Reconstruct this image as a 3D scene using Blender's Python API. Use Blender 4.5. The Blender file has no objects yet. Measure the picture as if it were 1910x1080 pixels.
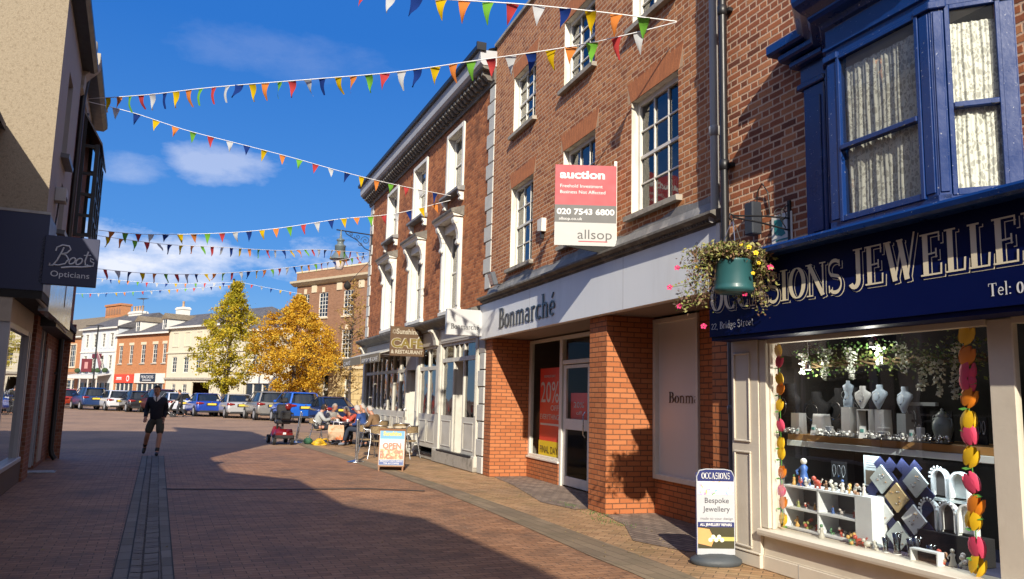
import bpy, bmesh, math, random
from mathutils import Vector, Matrix
from math import sin, cos, pi, radians, sqrt, atan2
R = radians
random.seed(7)
scn = bpy.context.scene
COL = scn.collection
# ---------------------------------------------------------------- camera
cam_d = bpy.data.cameras.new('camera'); cam = bpy.data.objects.new('camera', cam_d); COL.objects.link(cam)
cam_d.sensor_width = 36.0; cam_d.lens = 36.0*1480/1910; cam_d.clip_start = .05; cam_d.clip_end = 2000
cam.matrix_world = Matrix.Translation((0, 0, 1.6)) @ Matrix.Rotation(R(90+7.85), 4, 'X') @ Matrix.Rotation(R(1.4), 4, 'Z')
scn.camera = cam
# ---------------------------------------------------------------- light and exposure
SUN_AZ, SUN_EL = 3.0, 28.0          # direction of travel: degrees left of +Y; elevation
sd = bpy.data.lights.new('sun', 'SUN'); sun = bpy.data.objects.new('sun', sd); COL.objects.link(sun)
sd.energy = 5.0; sd.angle = R(.5); sd.color = (1.0, .91, .76)
_d = Vector((-sin(R(SUN_AZ))*cos(R(SUN_EL)), cos(R(SUN_AZ))*cos(R(SUN_EL)), -sin(R(SUN_EL))))
sun.rotation_euler = _d.to_track_quat('-Z', 'Y').to_euler()
vs = scn.view_settings; vs.view_transform = 'Standard'; vs.look = 'None'; vs.exposure = 0.52; vs.gamma = 1.0; vs.use_curve_mapping = False
scn.cycles.max_bounces = 8; scn.cycles.transparent_max_bounces = 24; scn.cycles.use_denoising = True
scn.cycles.caustics_reflective = False; scn.cycles.caustics_refractive = False
scn.cycles.sample_clamp_indirect = 6
world = bpy.data.worlds.new('World'); scn.world = world; world.use_nodes = True
def build_world():
    nt = world.node_tree; nt.nodes.clear(); N = nt.nodes.new; L = nt.links.new
    out = N('ShaderNodeOutputWorld'); bg = N('ShaderNodeBackground'); bg.inputs[1].default_value = .088
    L(bg.outputs[0], out.inputs[0])
    sky = N('ShaderNodeTexSky'); sky.sky_type = 'NISHITA'; sky.sun_disc = False
    sky.sun_elevation = R(SUN_EL); sky.sun_rotation = atan2(-_d.x, -_d.y) % (2*pi)
    sky.air_density = .9; sky.dust_density = .15; sky.ozone_density = 4.0
    hs = N('ShaderNodeHueSaturation'); hs.inputs['Saturation'].default_value = 1.32; hs.inputs['Value'].default_value = 1.0
    L(sky.outputs[0], hs.inputs['Color']); gz = N('ShaderNodeMapRange'); sz = N('ShaderNodeSeparateXYZ'); tg = N('ShaderNodeTexCoord'); L(tg.outputs['Generated'], sz.inputs[0]); L(sz.outputs[2], gz.inputs[0]); gz.inputs[1].default_value = 0; gz.inputs[2].default_value = .42
    rp = N('ShaderNodeValToRGB'); L(gz.outputs[0], rp.inputs[0]); e = rp.color_ramp.elements; e[0].color = (1.9, 3.6, 6.0, 1); e[1].color = (.26, 1.45, 5.2, 1); k = e.new(.35); k.color = (.75, 2.35, 6.0, 1)
    gm = N('ShaderNodeMix'); gm.data_type = 'RGBA'; gm.inputs[0].default_value = .8; L(hs.outputs[0], gm.inputs[6]); L(rp.outputs[0], gm.inputs[7])
    tc = N('ShaderNodeTexCoord')
    n1 = N('ShaderNodeTexNoise'); n1.inputs['Scale'].default_value = 9; n1.inputs['Detail'].default_value = 7; n1.inputs['Roughness'].default_value = .62
    mp = N('ShaderNodeMapping'); mp.inputs['Scale'].default_value = (1, 1, 2.2); L(tc.outputs['Generated'], mp.inputs[0]); L(mp.outputs[0], n1.inputs['Vector'])
    total = None
    # each cloud, the added fill one too: direction, half width, half height, strength
    for (dx, dy, dz, w, h, s) in CLOUDS_AND_FILL:
        d = Vector((dx, dy, dz)).normalized(); rt = d.cross(Vector((0, 0, 1))).normalized(); up = rt.cross(d)
        def dot(v, k):
            a = N('ShaderNodeVectorMath'); a.operation = 'DOT_PRODUCT'; L(tc.outputs['Generated'], a.inputs[0]); a.inputs[1].default_value = v*k; return a.outputs['Value']
        def m(op, a, b=None, c=None):
            q = N('ShaderNodeMath'); q.operation = op
            for i, x in enumerate((a, b, c)):
                if x is None: continue
                if isinstance(x, (int, float)): q.inputs[i].default_value = x
                else: L(x, q.inputs[i])
            return q.outputs[0]
        a = m('POWER', m('ABSOLUTE', dot(rt, 1/w)), 2.0); b = m('POWER', m('ABSOLUTE', dot(up, 1/h)), 2.0)
        r = m('SUBTRACT', 1.0, m('ADD', a, b)); front = m('GREATER_THAN', dot(d, 1), 0.2)
        v = m('ADD', m('MULTIPLY', r, .55), m('MULTIPLY', m('SUBTRACT', n1.outputs[0], .5), 2.4))
        q = N('ShaderNodeMath'); q.operation = 'MULTIPLY'; q.use_clamp = True; L(v, q.inputs[0]); q.inputs[1].default_value = 1.5
        c = m('MULTIPLY', m('MULTIPLY', q.outputs[0], front), s)
        total = c if total is None else m('MAXIMUM', total, c)
    mix = N('ShaderNodeMix'); mix.data_type = 'RGBA'; L(total, mix.inputs[0]); L(gm.outputs[2], mix.inputs[6]); mix.inputs[7].default_value = (8.2, 8.2, 8.7, 1)
    L(mix.outputs[2], bg.inputs[0])
CLOUDS_AND_FILL = [(-.434,.866,.249,.045,.020,.22), (-.342,.901,.262,.065,.026,.36), (-.43,.89,.150,.12,.042,.8), (-.215,.96,.155,.09,.032,.75), (-.27,.88,.39,.12,.03,.07), (.15,-.9,.6,1.4,.95,.92), (-.9,-.3,.3,.5,.2,.5)]  # the broad cloud behind the camera is unseen, added as neutral fill light
build_world()

# ---------------------------------------------------------------- helpers
class MB:
    """collects faces, becomes one mesh object"""
    def __init__(s): s.v = []; s.f = []; s.mi = []; s.mats = []; s.T = None; s.sm = []
    def _m(s, mat):
        if mat not in s.mats: s.mats.append(mat)
        return s.mats.index(mat)
    def add(s, vs, fs, mat, smooth=False):
        b = len(s.v)
        if s.T is not None: vs = [tuple(s.T @ Vector(p)) for p in vs]
        s.v += [tuple(p) for p in vs]; k = s._m(mat)
        for f in fs: s.f.append([b+i for i in f]); s.mi.append(k); s.sm.append(smooth)
        return s
    def quad(s, a, b, c, d, mat): return s.add([a, b, c, d], [(0, 1, 2, 3)], mat)
    def poly(s, pts, mat): return s.add(pts, [tuple(range(len(pts)))], mat)
    def box(s, x0, x1, y0, y1, z0, z1, mat, c=0.0):
        if x0 > x1: x0, x1 = x1, x0
        if y0 > y1: y0, y1 = y1, y0
        if z0 > z1: z0, z1 = z1, z0
        if c > 0:      # chamfered box
            c = min(c, (x1-x0)*.45, (y1-y0)*.45, (z1-z0)*.45)
            vs = []; 
            for X, sx in ((x0, 1), (x1, -1)):
                for Y, sy in ((y0, 1), (y1, -1)):
                    for Z, sz in ((z0, 1), (z1, -1)):
                        vs += [(X, Y+sy*c, Z+sz*c), (X+sx*c, Y, Z+sz*c), (X+sx*c, Y+sy*c, Z)]
            def i(a, b, d, k): return (a*4+b*2+d)*3+k
            fs = [(i(0,0,0,0), i(0,0,1,0), i(0,1,1,0), i(0,1,0,0)), (i(1,0,0,0), i(1,1,0,0), i(1,1,1,0), i(1,0,1,0)),
                  (i(0,0,0,1), i(1,0,0,1), i(1,0,1,1), i(0,0,1,1)), (i(0,1,0,1), i(0,1,1,1), i(1,1,1,1), i(1,1,0,1)),
                  (i(0,0,0,2), i(0,1,0,2), i(1,1,0,2), i(1,0,0,2)), (i(0,0,1,2), i(1,0,1,2), i(1,1,1,2), i(0,1,1,2))]
            for a in (0, 1):
                for b in (0, 1):
                    fs.append((i(a,b,0,0), i(a,b,0,1), i(a,b,1,1), i(a,b,1,0)) if a == b else (i(a,b,0,0), i(a,b,1,0), i(a,b,1,1), i(a,b,0,1)))
                    fs.append((i(a,0,b,0), i(a,0,b,2), i(a,1,b,2), i(a,1,b,0)) if a != b else (i(a,0,b,0), i(a,1,b,0), i(a,1,b,2), i(a,0,b,2)))
                    fs.append((i(0,a,b,1), i(0,a,b,2), i(1,a,b,2), i(1,a,b,1)) if a == b else (i(0,a,b,1), i(1,a,b,1), i(1,a,b,2), i(0,a,b,2)))
                    for d in (0, 1):
                        t = (i(a,b,d,0), i(a,b,d,1), i(a,b,d,2)); fs.append(t if (a+b+d) % 2 else t[::-1])
            return s.add(vs, fs, mat)
        vs = [(x0,y0,z0),(x1,y0,z0),(x1,y1,z0),(x0,y1,z0),(x0,y0,z1),(x1,y0,z1),(x1,y1,z1),(x0,y1,z1)]
        return s.add(vs, [(0,3,2,1),(4,5,6,7),(0,1,5,4),(1,2,6,5),(2,3,7,6),(3,0,4,7)], mat)
    def ext(s, poly, lo, hi, mat, axis='z', smooth=False):
        """extrude 2D polygon along axis. axis z:(x,y) y:(x,z) x:(y,z)"""
        n = len(poly)
        def P(p, t): return {'z': (p[0], p[1], t), 'y': (p[0], t, p[1]), 'x': (t, p[0], p[1])}[axis]
        vs = [P(p, lo) for p in poly] + [P(p, hi) for p in poly]
        s.add(vs, [tuple(range(n))[::-1], tuple(range(n, 2*n))], mat)
        s.add(vs, [(i, (i+1) % n, n+(i+1) % n, n+i) for i in range(n)], mat, smooth)
        return s
    def tube(s, pts, r, mat, n=8, cap=True, smooth=True):
        pts = [Vector(p) for p in pts]; k = len(pts); rs = r if isinstance(r, (list, tuple)) else [r]*k
        vs = []; prev = None
        for i, p in enumerate(pts):
            t = (pts[min(i+1, k-1)]-pts[max(i-1, 0)]).normalized()
            if prev is None:
                a = Vector((0, 0, 1)) if abs(t.z) < .9 else Vector((1, 0, 0)); x = t.cross(a).normalized()
            else:
                x = (prev - t*prev.dot(t)); x = x.normalized() if x.length > 1e-6 else t.orthogonal().normalized()
            prev = x; y = t.cross(x)
            for j in range(n):
                q = 2*pi*j/n; vs.append(tuple(p + (x*cos(q)+y*sin(q))*rs[i]))
        fs = [(i*n+j, i*n+(j+1) % n, (i+1)*n+(j+1) % n, (i+1)*n+j) for i in range(k-1) for j in range(n)]
        s.add(vs, fs, mat, smooth)
        if cap: s.add([vs[j] for j in range(n)][::-1], [tuple(range(n))], mat); s.add([vs[(k-1)*n+j] for j in range(n)], [tuple(range(n))], mat)
        return s
    def lathe(s, c, prof, mat, n=16, smooth=True, sx=1.0, sy=1.0):
        vs = []; k = len(prof)
        for r, z in prof:
            for j in range(n):
                q = 2*pi*j/n; vs.append((c[0]+r*cos(q)*sx, c[1]+r*sin(q)*sy, c[2]+z))
        fs = [(i*n+j, i*n+(j+1) % n, (i+1)*n+(j+1) % n, (i+1)*n+j) for i in range(k-1) for j in range(n)]
        s.add(vs, fs, mat, smooth)
        if prof[0][0] > 1e-4: s.add(vs[:n][::-1], [tuple(range(n))], mat)
        if prof[-1][0] > 1e-4: s.add(vs[-n:], [tuple(range(n))], mat)
        return s
    def ball(s, c, r, mat, n=10, m=7, sc=(1, 1, 1)):
        prof = [(max(1e-5, sin(pi*i/m)), -cos(pi*i/m)) for i in range(m+1)]
        vs = []
        for a, z in prof:
            for j in range(n):
                q = 2*pi*j/n; vs.append((c[0]+r*a*cos(q)*sc[0], c[1]+r*a*sin(q)*sc[1], c[2]+r*z*sc[2]))
        return s.add(vs, [(i*n+j, i*n+(j+1) % n, (i+1)*n+(j+1) % n, (i+1)*n+j) for i in range(m) for j in range(n)], mat, True)
    def loft(s, rings, mat, smooth=True, cap=True):
        n = len(rings[0]); vs = [p for r in rings for p in r]; k = len(rings)
        s.add(vs, [(i*n+j, i*n+(j+1) % n, (i+1)*n+(j+1) % n, (i+1)*n+j) for i in range(k-1) for j in range(n)], mat, smooth)
        if cap: s.add(list(rings[0])[::-1], [tuple(range(n))], mat); s.add(list(rings[-1]), [tuple(range(n))], mat)
        return s
    def mesh(s, name):
        me = bpy.data.meshes.new(name); me.from_pydata(s.v, [], s.f)
        for m in s.mats: me.materials.append(m)
        me.polygons.foreach_set('material_index', s.mi); me.polygons.foreach_set('use_smooth', s.sm); me.update()
        return me
    def out(s, name, parent=None, label=None, loc=None, rz=None):
        o = bpy.data.objects.new(name, s.mesh(name)); COL.objects.link(o)
        if parent is not None: o.parent = parent
        if loc: o.location = loc
        if rz is not None: o.rotation_euler = (0, 0, rz)
        if label: o['label'] = label
        return o
def recalc(o):
    bm = bmesh.new(); bm.from_mesh(o.data); bmesh.ops.recalc_face_normals(bm, faces=bm.faces); bm.to_mesh(o.data); bm.free(); return o
class Frame:
    """a wall line: local x runs along the wall (away from camera for right-hand walls), local y points out to the street"""
    def __init__(s, x, y, ang): s.x, s.y, s.a = x, y, R(ang)
    def w(s, u, v, z=0): return (s.x+u*cos(s.a)-v*sin(s.a), s.y+u*sin(s.a)+v*cos(s.a), z)
WORLDF = Frame(0, 0, 0)
def thing(name, label, cat, loc=(0, 0, 0), rz=0.0, group=None, fr=WORLDF):
    o = bpy.data.objects.new(name, None); COL.objects.link(o); o.empty_display_size = .2
    o.location = fr.w(*loc); o.rotation_euler = (0, 0, fr.a+rz)
    o['label'] = label; o['category'] = cat
    if group: o['group'] = group
    return o
def place(o, loc, rz=0.0, fr=WORLDF):
    o.location = fr.w(*loc); o.rotation_euler = (0, 0, fr.a+rz); return o
def tag(o, label, cat, group=None, kind=None):
    if label: o['label'] = label
    if cat: o['category'] = cat
    if group: o['group'] = group
    if kind: o['kind'] = kind
    return o
def structure(o): o['kind'] = 'structure'; return o
def kids(o): return [c for c in bpy.data.objects if c.parent == o]
def dup(root, loc=None, rz=0.0, label=None, fr=WORLDF):
    r = root.copy(); COL.objects.link(r)
    if loc is not None: place(r, loc, rz, fr)
    if label: r['label'] = label
    for ch in kids(root):
        c = ch.copy(); COL.objects.link(c); c.parent = r
        for g in kids(ch):
            d = g.copy(); COL.objects.link(d); d.parent = c
    return r
# ---------------------------------------------------------------- writing
def text(s, size, mat, parent, pos, name='lettering', w=None, depth=.003, align='LEFT', bold=0.0, axis='wall', shear=0.0, rz=0.0):
    """text in the local x-z plane facing +y and read towards -x ('wall'), or facing -y and read towards +x ('front')"""
    cu = bpy.data.curves.new('t', 'FONT'); cu.body = s; cu.size = size; cu.extrude = depth; cu.offset = bold; cu.align_x = align; cu.shear = shear; cu.resolution_u = 3
    t = bpy.data.objects.new('t', cu); COL.objects.link(t)
    me = bpy.data.meshes.new_from_object(t.evaluated_get(bpy.context.evaluated_depsgraph_get()))
    bpy.data.objects.remove(t); bpy.data.curves.remove(cu)
    xs = [v.co.x for v in me.vertices]; sx = 1.0
    if w and xs: sx = w/(max(xs)-min(xs))
    for v in me.vertices:
        x, y, z = v.co.x*sx, v.co.y, v.co.z
        v.co = (-x, z, y) if axis == 'wall' else (x, -z, y)
    me.materials.clear(); me.materials.append(mat); me.name = name
    o = bpy.data.objects.new(name, me); COL.objects.link(o); o.parent = parent; o.location = pos
    if rz: o.rotation_euler = (0, 0, rz)
    return o
# condensed serif face: strokes as ((x,y),(x,y),...), weight; height 1
def _arc(cx, cy, rx, ry, a0, a1, n=14): return [(cx+rx*cos(R(a0+(a1-a0)*i/n)), cy+ry*sin(R(a0+(a1-a0)*i/n))) for i in range(n+1)]
T_, t_ = .115, .04
SER = {  # width, [(points, thickness start, mid, end)]
 'O': (.56, [(_arc(.28,.5,.21,.47,0,360,28), 'O')]),
 'C': (.52, [(_arc(.29,.5,.21,.47,52,308,22), 'C'), ([(.42,.99),(.42,.72)], .03), ([(.42,.01),(.42,.26)], .03)]),
 'A': (.60, [([(.08,0),(.29,1)], t_), ([(.27,1),(.5,0)], T_), ([(.14,.3),(.42,.3)], t_), ([(0,.015),(.18,.015)], t_), ([(.38,.015),(.62,.015)], t_)]),
 'S': (.46, [(_arc(.23,.74,.16,.23,40,235,14)+_arc(.23,.27,.17,.25,62,-140,16), 'S'), ([(.36,.98),(.36,.78)], .03), ([(.07,.02),(.07,.24)], .03)]),
 'I': (.28, [([(.14,0),(.14,1)], T_), ([(.02,.98),(.26,.98)], t_), ([(.02,.02),(.26,.02)], t_)]),
 'N': (.62, [([(.11,0),(.11,1)], t_), ([(.1,1),(.5,0)], T_), ([(.51,0),(.51,1)], t_), ([(0,.98),(.2,.98)], t_), ([(.02,.02),(.2,.02)], t_), ([(.42,.98),(.6,.98)], t_)]),
 'J': (.40, [([(.26,1),(.26,.2)]+_arc(.15,.2,.11,.19,0,-150,8), T_), ([(.14,.98),(.38,.98)], t_)]),
 'E': (.52, [([(.15,0),(.15,1)], T_), ([(.04,.98),(.46,.98)], t_), ([(.15,.5),(.38,.52)], t_), ([(.04,.02),(.48,.02)], t_), ([(.45,1),(.45,.78)], .03), ([(.38,.62),(.38,.4)], .03), ([(.47,.0),(.48,.26)], .035)]),
 'L': (.46, [([(.15,0),(.15,1)], T_), ([(.04,.98),(.27,.98)], t_), ([(.04,.02),(.43,.02)], t_), ([(.42,.0),(.44,.3)], .04)]),
 'W': (.80, [([(.08,1),(.25,0)], T_), ([(.25,0),(.42,.9)], t_), ([(.38,1),(.53,0)], T_), ([(.53,0),(.72,1.12)], t_), ([(0,.98),(.18,.98)], t_), ([(.31,.98),(.46,.98)], t_)]),
 'R': (.58, [([(.15,0),(.15,1)], T_), ([(.15,.97),(.28,.97)]+_arc(.28,.74,.16,.23,90,-90,10)+[(.15,.51)], 'R'), ([(.26,.5),(.5,.02)], .09), ([(.04,.98),(.16,.98)], t_), ([(.04,.02),(.26,.02)], t_), ([(.46,.02),(.58,.02)], t_)]),
 'Y': (.56, [([(.09,1),(.28,.45)], T_), ([(.47,1),(.28,.45)], t_), ([(.28,.5),(.28,0)], T_), ([(0,.98),(.18,.98)], t_), ([(.38,.98),(.56,.98)], t_), ([(.18,.02),(.38,.02)], t_)]),
 'B': (.54, [([(.15,0),(.15,1)], T_), ([(.15,.98),(.26,.98)]+_arc(.26,.76,.15,.22,90,-90,10)+[(.15,.54)], 'R'), ([(.15,.53),(.28,.53)]+_arc(.28,.275,.17,.255,90,-90,10)+[(.15,.02)], 'R'), ([(.04,.98),(.16,.98)], t_), ([(.04,.02),(.16,.02)], t_)]),
 'T': (.56, [([(.28,0),(.28,1)], T_), ([(.03,.98),(.53,.98)], t_), ([(.04,1),(.04,.78)], .03), ([(.52,1),(.52,.78)], .03), ([(.18,.02),(.38,.02)], t_)]),
 'o': (.44, [(_arc(.22,.32,.15,.31,0,360,24), 'O')]),
 'n': (.50, [([(.12,0),(.12,.64)], .09), ([(.12,.5)]+_arc(.25,.46,.12,.17,140,0,8)+[(.37,0)], .09), ([(.03,.62),(.12,.62)], t_), ([(.04,.015),(.2,.015)], .03), ([(.29,.015),(.46,.015)], .03)]),
 'm': (.74, [([(.12,0),(.12,.64)], .09), ([(.12,.5)]+_arc(.25,.46,.12,.17,140,0,8)+[(.37,0)], .09), ([(.37,.5)]+_arc(.5,.46,.12,.17,140,0,8)+[(.62,0)], .09), ([(.03,.62),(.12,.62)], t_), ([(.04,.015),(.2,.015)], .03), ([(.29,.015),(.45,.015)], .03), ([(.54,.015),(.7,.015)], .03)]),
 'a': (.44, [(_arc(.2,.47,.13,.15,150,0,8)+[(.33,.04),(.38,.02)], .085), (_arc(.2,.19,.14,.17,60,330,14), .06)]),
 'r': (.36, [([(.12,0),(.12,.64)], .09), ([(.12,.46)]+_arc(.24,.46,.1,.17,150,40,7), .07), ([(.03,.62),(.12,.62)], t_), ([(.04,.015),(.22,.015)], .03)]),
 'c': (.40, [(_arc(.22,.32,.15,.31,45,318,18), 'C')]),
 'h': (.50, [([(.12,0),(.12,1.05)], .09), ([(.12,.5)]+_arc(.25,.46,.12,.17,140,0,8)+[(.37,0)], .09), ([(.03,1.03),(.12,1.03)], t_), ([(.04,.015),(.2,.015)], .03), ([(.29,.015),(.46,.015)], .03)]),
 'e': (.42, [([(.08,.36),(.35,.36)]+_arc(.22,.34,.145,.29,5,310,20), .07)]),
 'é': (.42, [([(.08,.36),(.35,.36)]+_arc(.22,.34,.145,.29,5,310,20), .07), ([(.2,.78),(.3,1.0)], .05)]),
 'i': (.24, [([(.12,0),(.12,.64)], .09), ([(.03,.62),(.12,.62)], t_), ([(.04,.015),(.2,.015)], .03), ([(.12,.78),(.12,.88)], .1)]),
 'd': (.46, [(_arc(.2,.32,.13,.3,30,330,18), .07), ([(.34,0),(.34,1.05)], .09), ([(.24,1.03),(.34,1.03)], t_)]),
 'g': (.42, [(_arc(.2,.42,.12,.19,0,360,16), .06), (_arc(.2,-.06,.15,.16,110,430,16), .05), ([(.3,.56),(.4,.6)], .04)]),
 't': (.32, [([(.15,.85),(.15,.12)]+_arc(.22,.12,.07,.1,180,300,6), .08), ([(.05,.62),(.28,.62)], t_)]),
 'l': (.24, [([(.12,0),(.12,1.05)], .09), ([(.03,1.03),(.12,1.03)], t_), ([(.04,.015),(.2,.015)], .03)]),
 '0': (.46, [(_arc(.23,.42,.15,.41,0,360,20), 'O')]),
 '1': (.34, [([(.17,0),(.17,.84)], .08), ([(.07,.74),(.17,.82)], t_), ([(.07,.015),(.28,.015)], t_)]),
 '2': (.44, [(_arc(.21,.62,.14,.2,160,-30,10)+[(.07,.04),(.38,.04)], .07)]),
 ',': (.2, [([(.1,.08),(.05,-.12)], .06)]), ':': (.22, [([(.1,.03),(.1,.12)], .1), ([(.1,.5),(.1,.6)], .1)]), ' ': (.24, []),
}
def _stroke(mb, pts, kind, T, mat, y, d, grow=0.0):
    k = len(pts); closed = (Vector(pts[0]+(0,))-Vector(pts[-1]+(0,))).length < 1e-4
    vs = []
    for i, p in enumerate(pts):
        a = pts[i-1] if i else (pts[-2] if closed else p); b = pts[i+1] if i < k-1 else (pts[1] if closed else p)
        tx, ty = b[0]-a[0], b[1]-a[1]; l = sqrt(tx*tx+ty*ty) or 1; tx /= l; ty /= l
        if isinstance(kind, str): th = t_*.8+(T_-t_*.6)*abs(ty)**1.6 if kind != 'S' else t_*.9+(T_-t_)*abs(tx)**1.5*(1 if abs(tx) > .3 else .5)
        else: th = kind
        th = th/2+grow; e = grow if not closed else 0
        ox = -tx*e if i == 0 else (tx*e if i == k-1 else 0); oy = -ty*e if i == 0 else (ty*e if i == k-1 else 0)
        vs += [T(p[0]-ty*th+ox, p[1]+tx*th+oy, y+d), T(p[0]+ty*th+ox, p[1]-tx*th+oy, y+d)]
    fs = [(2*i, 2*i+1, 2*i+3, 2*i+2) for i in range(k-1)]
    mb.add(vs, fs, mat)
    # sides give the letter its thickness
    n = len(vs); lo = [T(0, 0, 0)]*0
    back = []
    for i in range(0, n): back.append(None)
    return vs, fs
def serif(mb, s, x, z, h, mat, y=0.0, d=.004, sx=1.0, solid=0.0, grow=0.0, dirx=-1, rise=0.0):
    """condensed serif lettering on a wall facing +y; returns the end x. Each stroke lies a hair in front of the last"""
    w = sum(SER[c][0] for c in s); lvl = 0
    for c in s:
        cw, st = SER[c]
        for q, (pts, kind) in enumerate(st):
            lay = y+d+q*.0003
            def T(px, py, yy, x=x, z=z): return (x+dirx*px*h*sx, yy, z+py*h)
            vs, fs = _stroke(mb, pts, kind, T, mat, lay, 0, grow)
            if solid > 0:
                b = [(p[0], p[1]-solid, p[2]) for p in vs]; n = len(vs)
                k = n//2
                side = [(2*i, 2*i+2, n+2*i+2, n+2*i) for i in range(k-1)]+[(2*i+1, n+2*i+1, n+2*i+3, 2*i+3) for i in range(k-1)]+[(0, n, n+1, 1), (n-2, n-1, 2*n-1, 2*n-2)]
                mb.add(list(vs)+b, side, mat)
        x += dirx*cw*h*sx
    return x
def serif_w(s): return sum(SER[c][0] for c in s)
# ---------------------------------------------------------------- materials
def _nt(name):
    m = bpy.data.materials.new(name); m.use_nodes = True; nt = m.node_tree; nt.nodes.clear()
    out = nt.nodes.new('ShaderNodeOutputMaterial'); return m, nt, out
def _math(nt, op, a, b=None, c=None, clamp=False):
    q = nt.nodes.new('ShaderNodeMath'); q.operation = op; q.use_clamp = clamp
    for i, x in enumerate((a, b, c)):
        if x is None: continue
        if isinstance(x, (int, float)): q.inputs[i].default_value = x
        else: nt.links.new(x, q.inputs[i])
    return q.outputs[0]
def _mix(nt, f, a, b, bt='MIX'):
    q = nt.nodes.new('ShaderNodeMix'); q.data_type = 'RGBA'; q.blend_type = bt
    for i, x in ((0, f), (6, a), (7, b)):
        if isinstance(x, (int, float)): q.inputs[i].default_value = x
        elif isinstance(x, tuple): q.inputs[i].default_value = x if len(x) == 4 else x+(1,)
        else: nt.links.new(x, q.inputs[i])
    return q.outputs[2]
def _noise(nt, vec, scale, detail=3, rough=.55, dist=0.0):
    n = nt.nodes.new('ShaderNodeTexNoise'); n.inputs['Scale'].default_value = scale; n.inputs['Detail'].default_value = detail
    n.inputs['Roughness'].default_value = rough; n.inputs['Distortion'].default_value = dist
    if vec is not None: nt.links.new(vec, n.inputs['Vector'])
    return n.outputs[0]
def _ramp(nt, f, stops):
    r = nt.nodes.new('ShaderNodeValToRGB'); nt.links.new(f, r.inputs[0]); e = r.color_ramp.elements
    while len(e) > 1: e.remove(e[-1])
    e[0].position = stops[0][0]; e[0].color = tuple(stops[0][1])+(1,)
    for p, c in stops[1:]: k = e.new(p); k.color = tuple(c)+(1,)
    return r.outputs[0]
def _bump(nt, h, strength, dist=.01):
    b = nt.nodes.new('ShaderNodeBump'); b.inputs['Strength'].default_value = strength; b.inputs['Distance'].default_value = dist
    nt.links.new(h, b.inputs['Height']); return b.outputs[0]
def mat(name, col, rough=.6, metal=0.0, var=.12, scale=6.0, bump=.0, bscale=40.0, coat=0.0, dirt=None, dirtamt=.0, chip=None, chipamt=.0, spec=.5, streak=False):
    m, nt, out = _nt(name); p = nt.nodes.new('ShaderNodeBsdfPrincipled'); nt.links.new(p.outputs[0], out.inputs[0])
    tc = nt.nodes.new('ShaderNodeTexCoord'); v = tc.outputs['Object']
    if streak:
        mp = nt.nodes.new('ShaderNodeMapping'); mp.inputs['Scale'].default_value = (1, 1, .22); nt.links.new(v, mp.inputs[0]); v = mp.outputs[0]
    n = _noise(nt, v, scale, 5)
    f = _math(nt, 'MULTIPLY_ADD', n, 2*var, 1-var)
    c = _mix(nt, 1.0, tuple(col)+(1,), (1, 1, 1, 1), 'MULTIPLY')
    mul = nt.nodes.new('ShaderNodeVectorMath'); mul.operation = 'SCALE'; mul.inputs[0].default_value = col; nt.links.new(f, mul.inputs['Scale']); c = mul.outputs[0]
    if dirt is not None:
        dn = _noise(nt, v, scale*.6, 6, .65); df = _math(nt, 'MULTIPLY', _math(nt, 'SUBTRACT', dn, .5, clamp=True), 5*dirtamt, clamp=True); c = _mix(nt, df, c, tuple(dirt))
    if chip is not None:
        cn = _noise(nt, v, 34, 6, .7); cf = _math(nt, 'GREATER_THAN', cn, 1-chipamt); c = _mix(nt, cf, c, tuple(chip))
    nt.links.new(c, p.inputs['Base Color'])
    nt.links.new(_math(nt, 'MULTIPLY_ADD', n, .25, max(.02, rough-.12), clamp=True), p.inputs['Roughness'])
    p.inputs['Metallic'].default_value = metal; p.inputs['Coat Weight'].default_value = coat; p.inputs['Coat Roughness'].default_value = .12
    p.inputs['Specular IOR Level'].default_value = spec
    if bump > 0: nt.links.new(_bump(nt, _noise(nt, tc.outputs['Object'], bscale, 4), bump), p.inputs['Normal'])
    return m
def glow(name, col, st):
    m, nt, out = _nt(name); e = nt.nodes.new('ShaderNodeEmission'); e.inputs[0].default_value = tuple(col)+(1,); e.inputs[1].default_value = st
    nt.links.new(e.outputs[0], out.inputs[0]); return m
def glass_mat(name, tint=(.86, .9, .9), refl=1.0, wob=.0, dust=.0):
    m, nt, out = _nt(name); tr = nt.nodes.new('ShaderNodeBsdfTransparent'); tr.inputs[0].default_value = tuple(tint)+(1,)
    gl = nt.nodes.new('ShaderNodeBsdfGlossy'); gl.inputs['Roughness'].default_value = .015
    fr = nt.nodes.new('ShaderNodeFresnel'); fr.inputs[0].default_value = 1.5
    f = _math(nt, 'MULTIPLY', fr.outputs[0], 2.0*refl, clamp=True)
    mx = nt.nodes.new('ShaderNodeMixShader'); nt.links.new(f, mx.inputs[0]); nt.links.new(tr.outputs[0], mx.inputs[1]); nt.links.new(gl.outputs[0], mx.inputs[2])
    tc = nt.nodes.new('ShaderNodeTexCoord')
    if wob > 0:
        b = _bump(nt, _noise(nt, tc.outputs['Object'], 1.7, 2), wob, .05); nt.links.new(b, gl.inputs['Normal'])
    last = mx
    if dust > 0:
        df = nt.nodes.new('ShaderNodeBsdfDiffuse'); df.inputs[0].default_value = (.6, .6, .58, 1)
        m2 = nt.nodes.new('ShaderNodeMixShader'); nt.links.new(_math(nt, 'MULTIPLY', _noise(nt, tc.outputs['Object'], 3, 5), dust), m2.inputs[0])
        nt.links.new(mx.outputs[0], m2.inputs[1]); nt.links.new(df.outputs[0], m2.inputs[2]); last = m2
    nt.links.new(last.outputs[0], out.inputs[0]); return m
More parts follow.
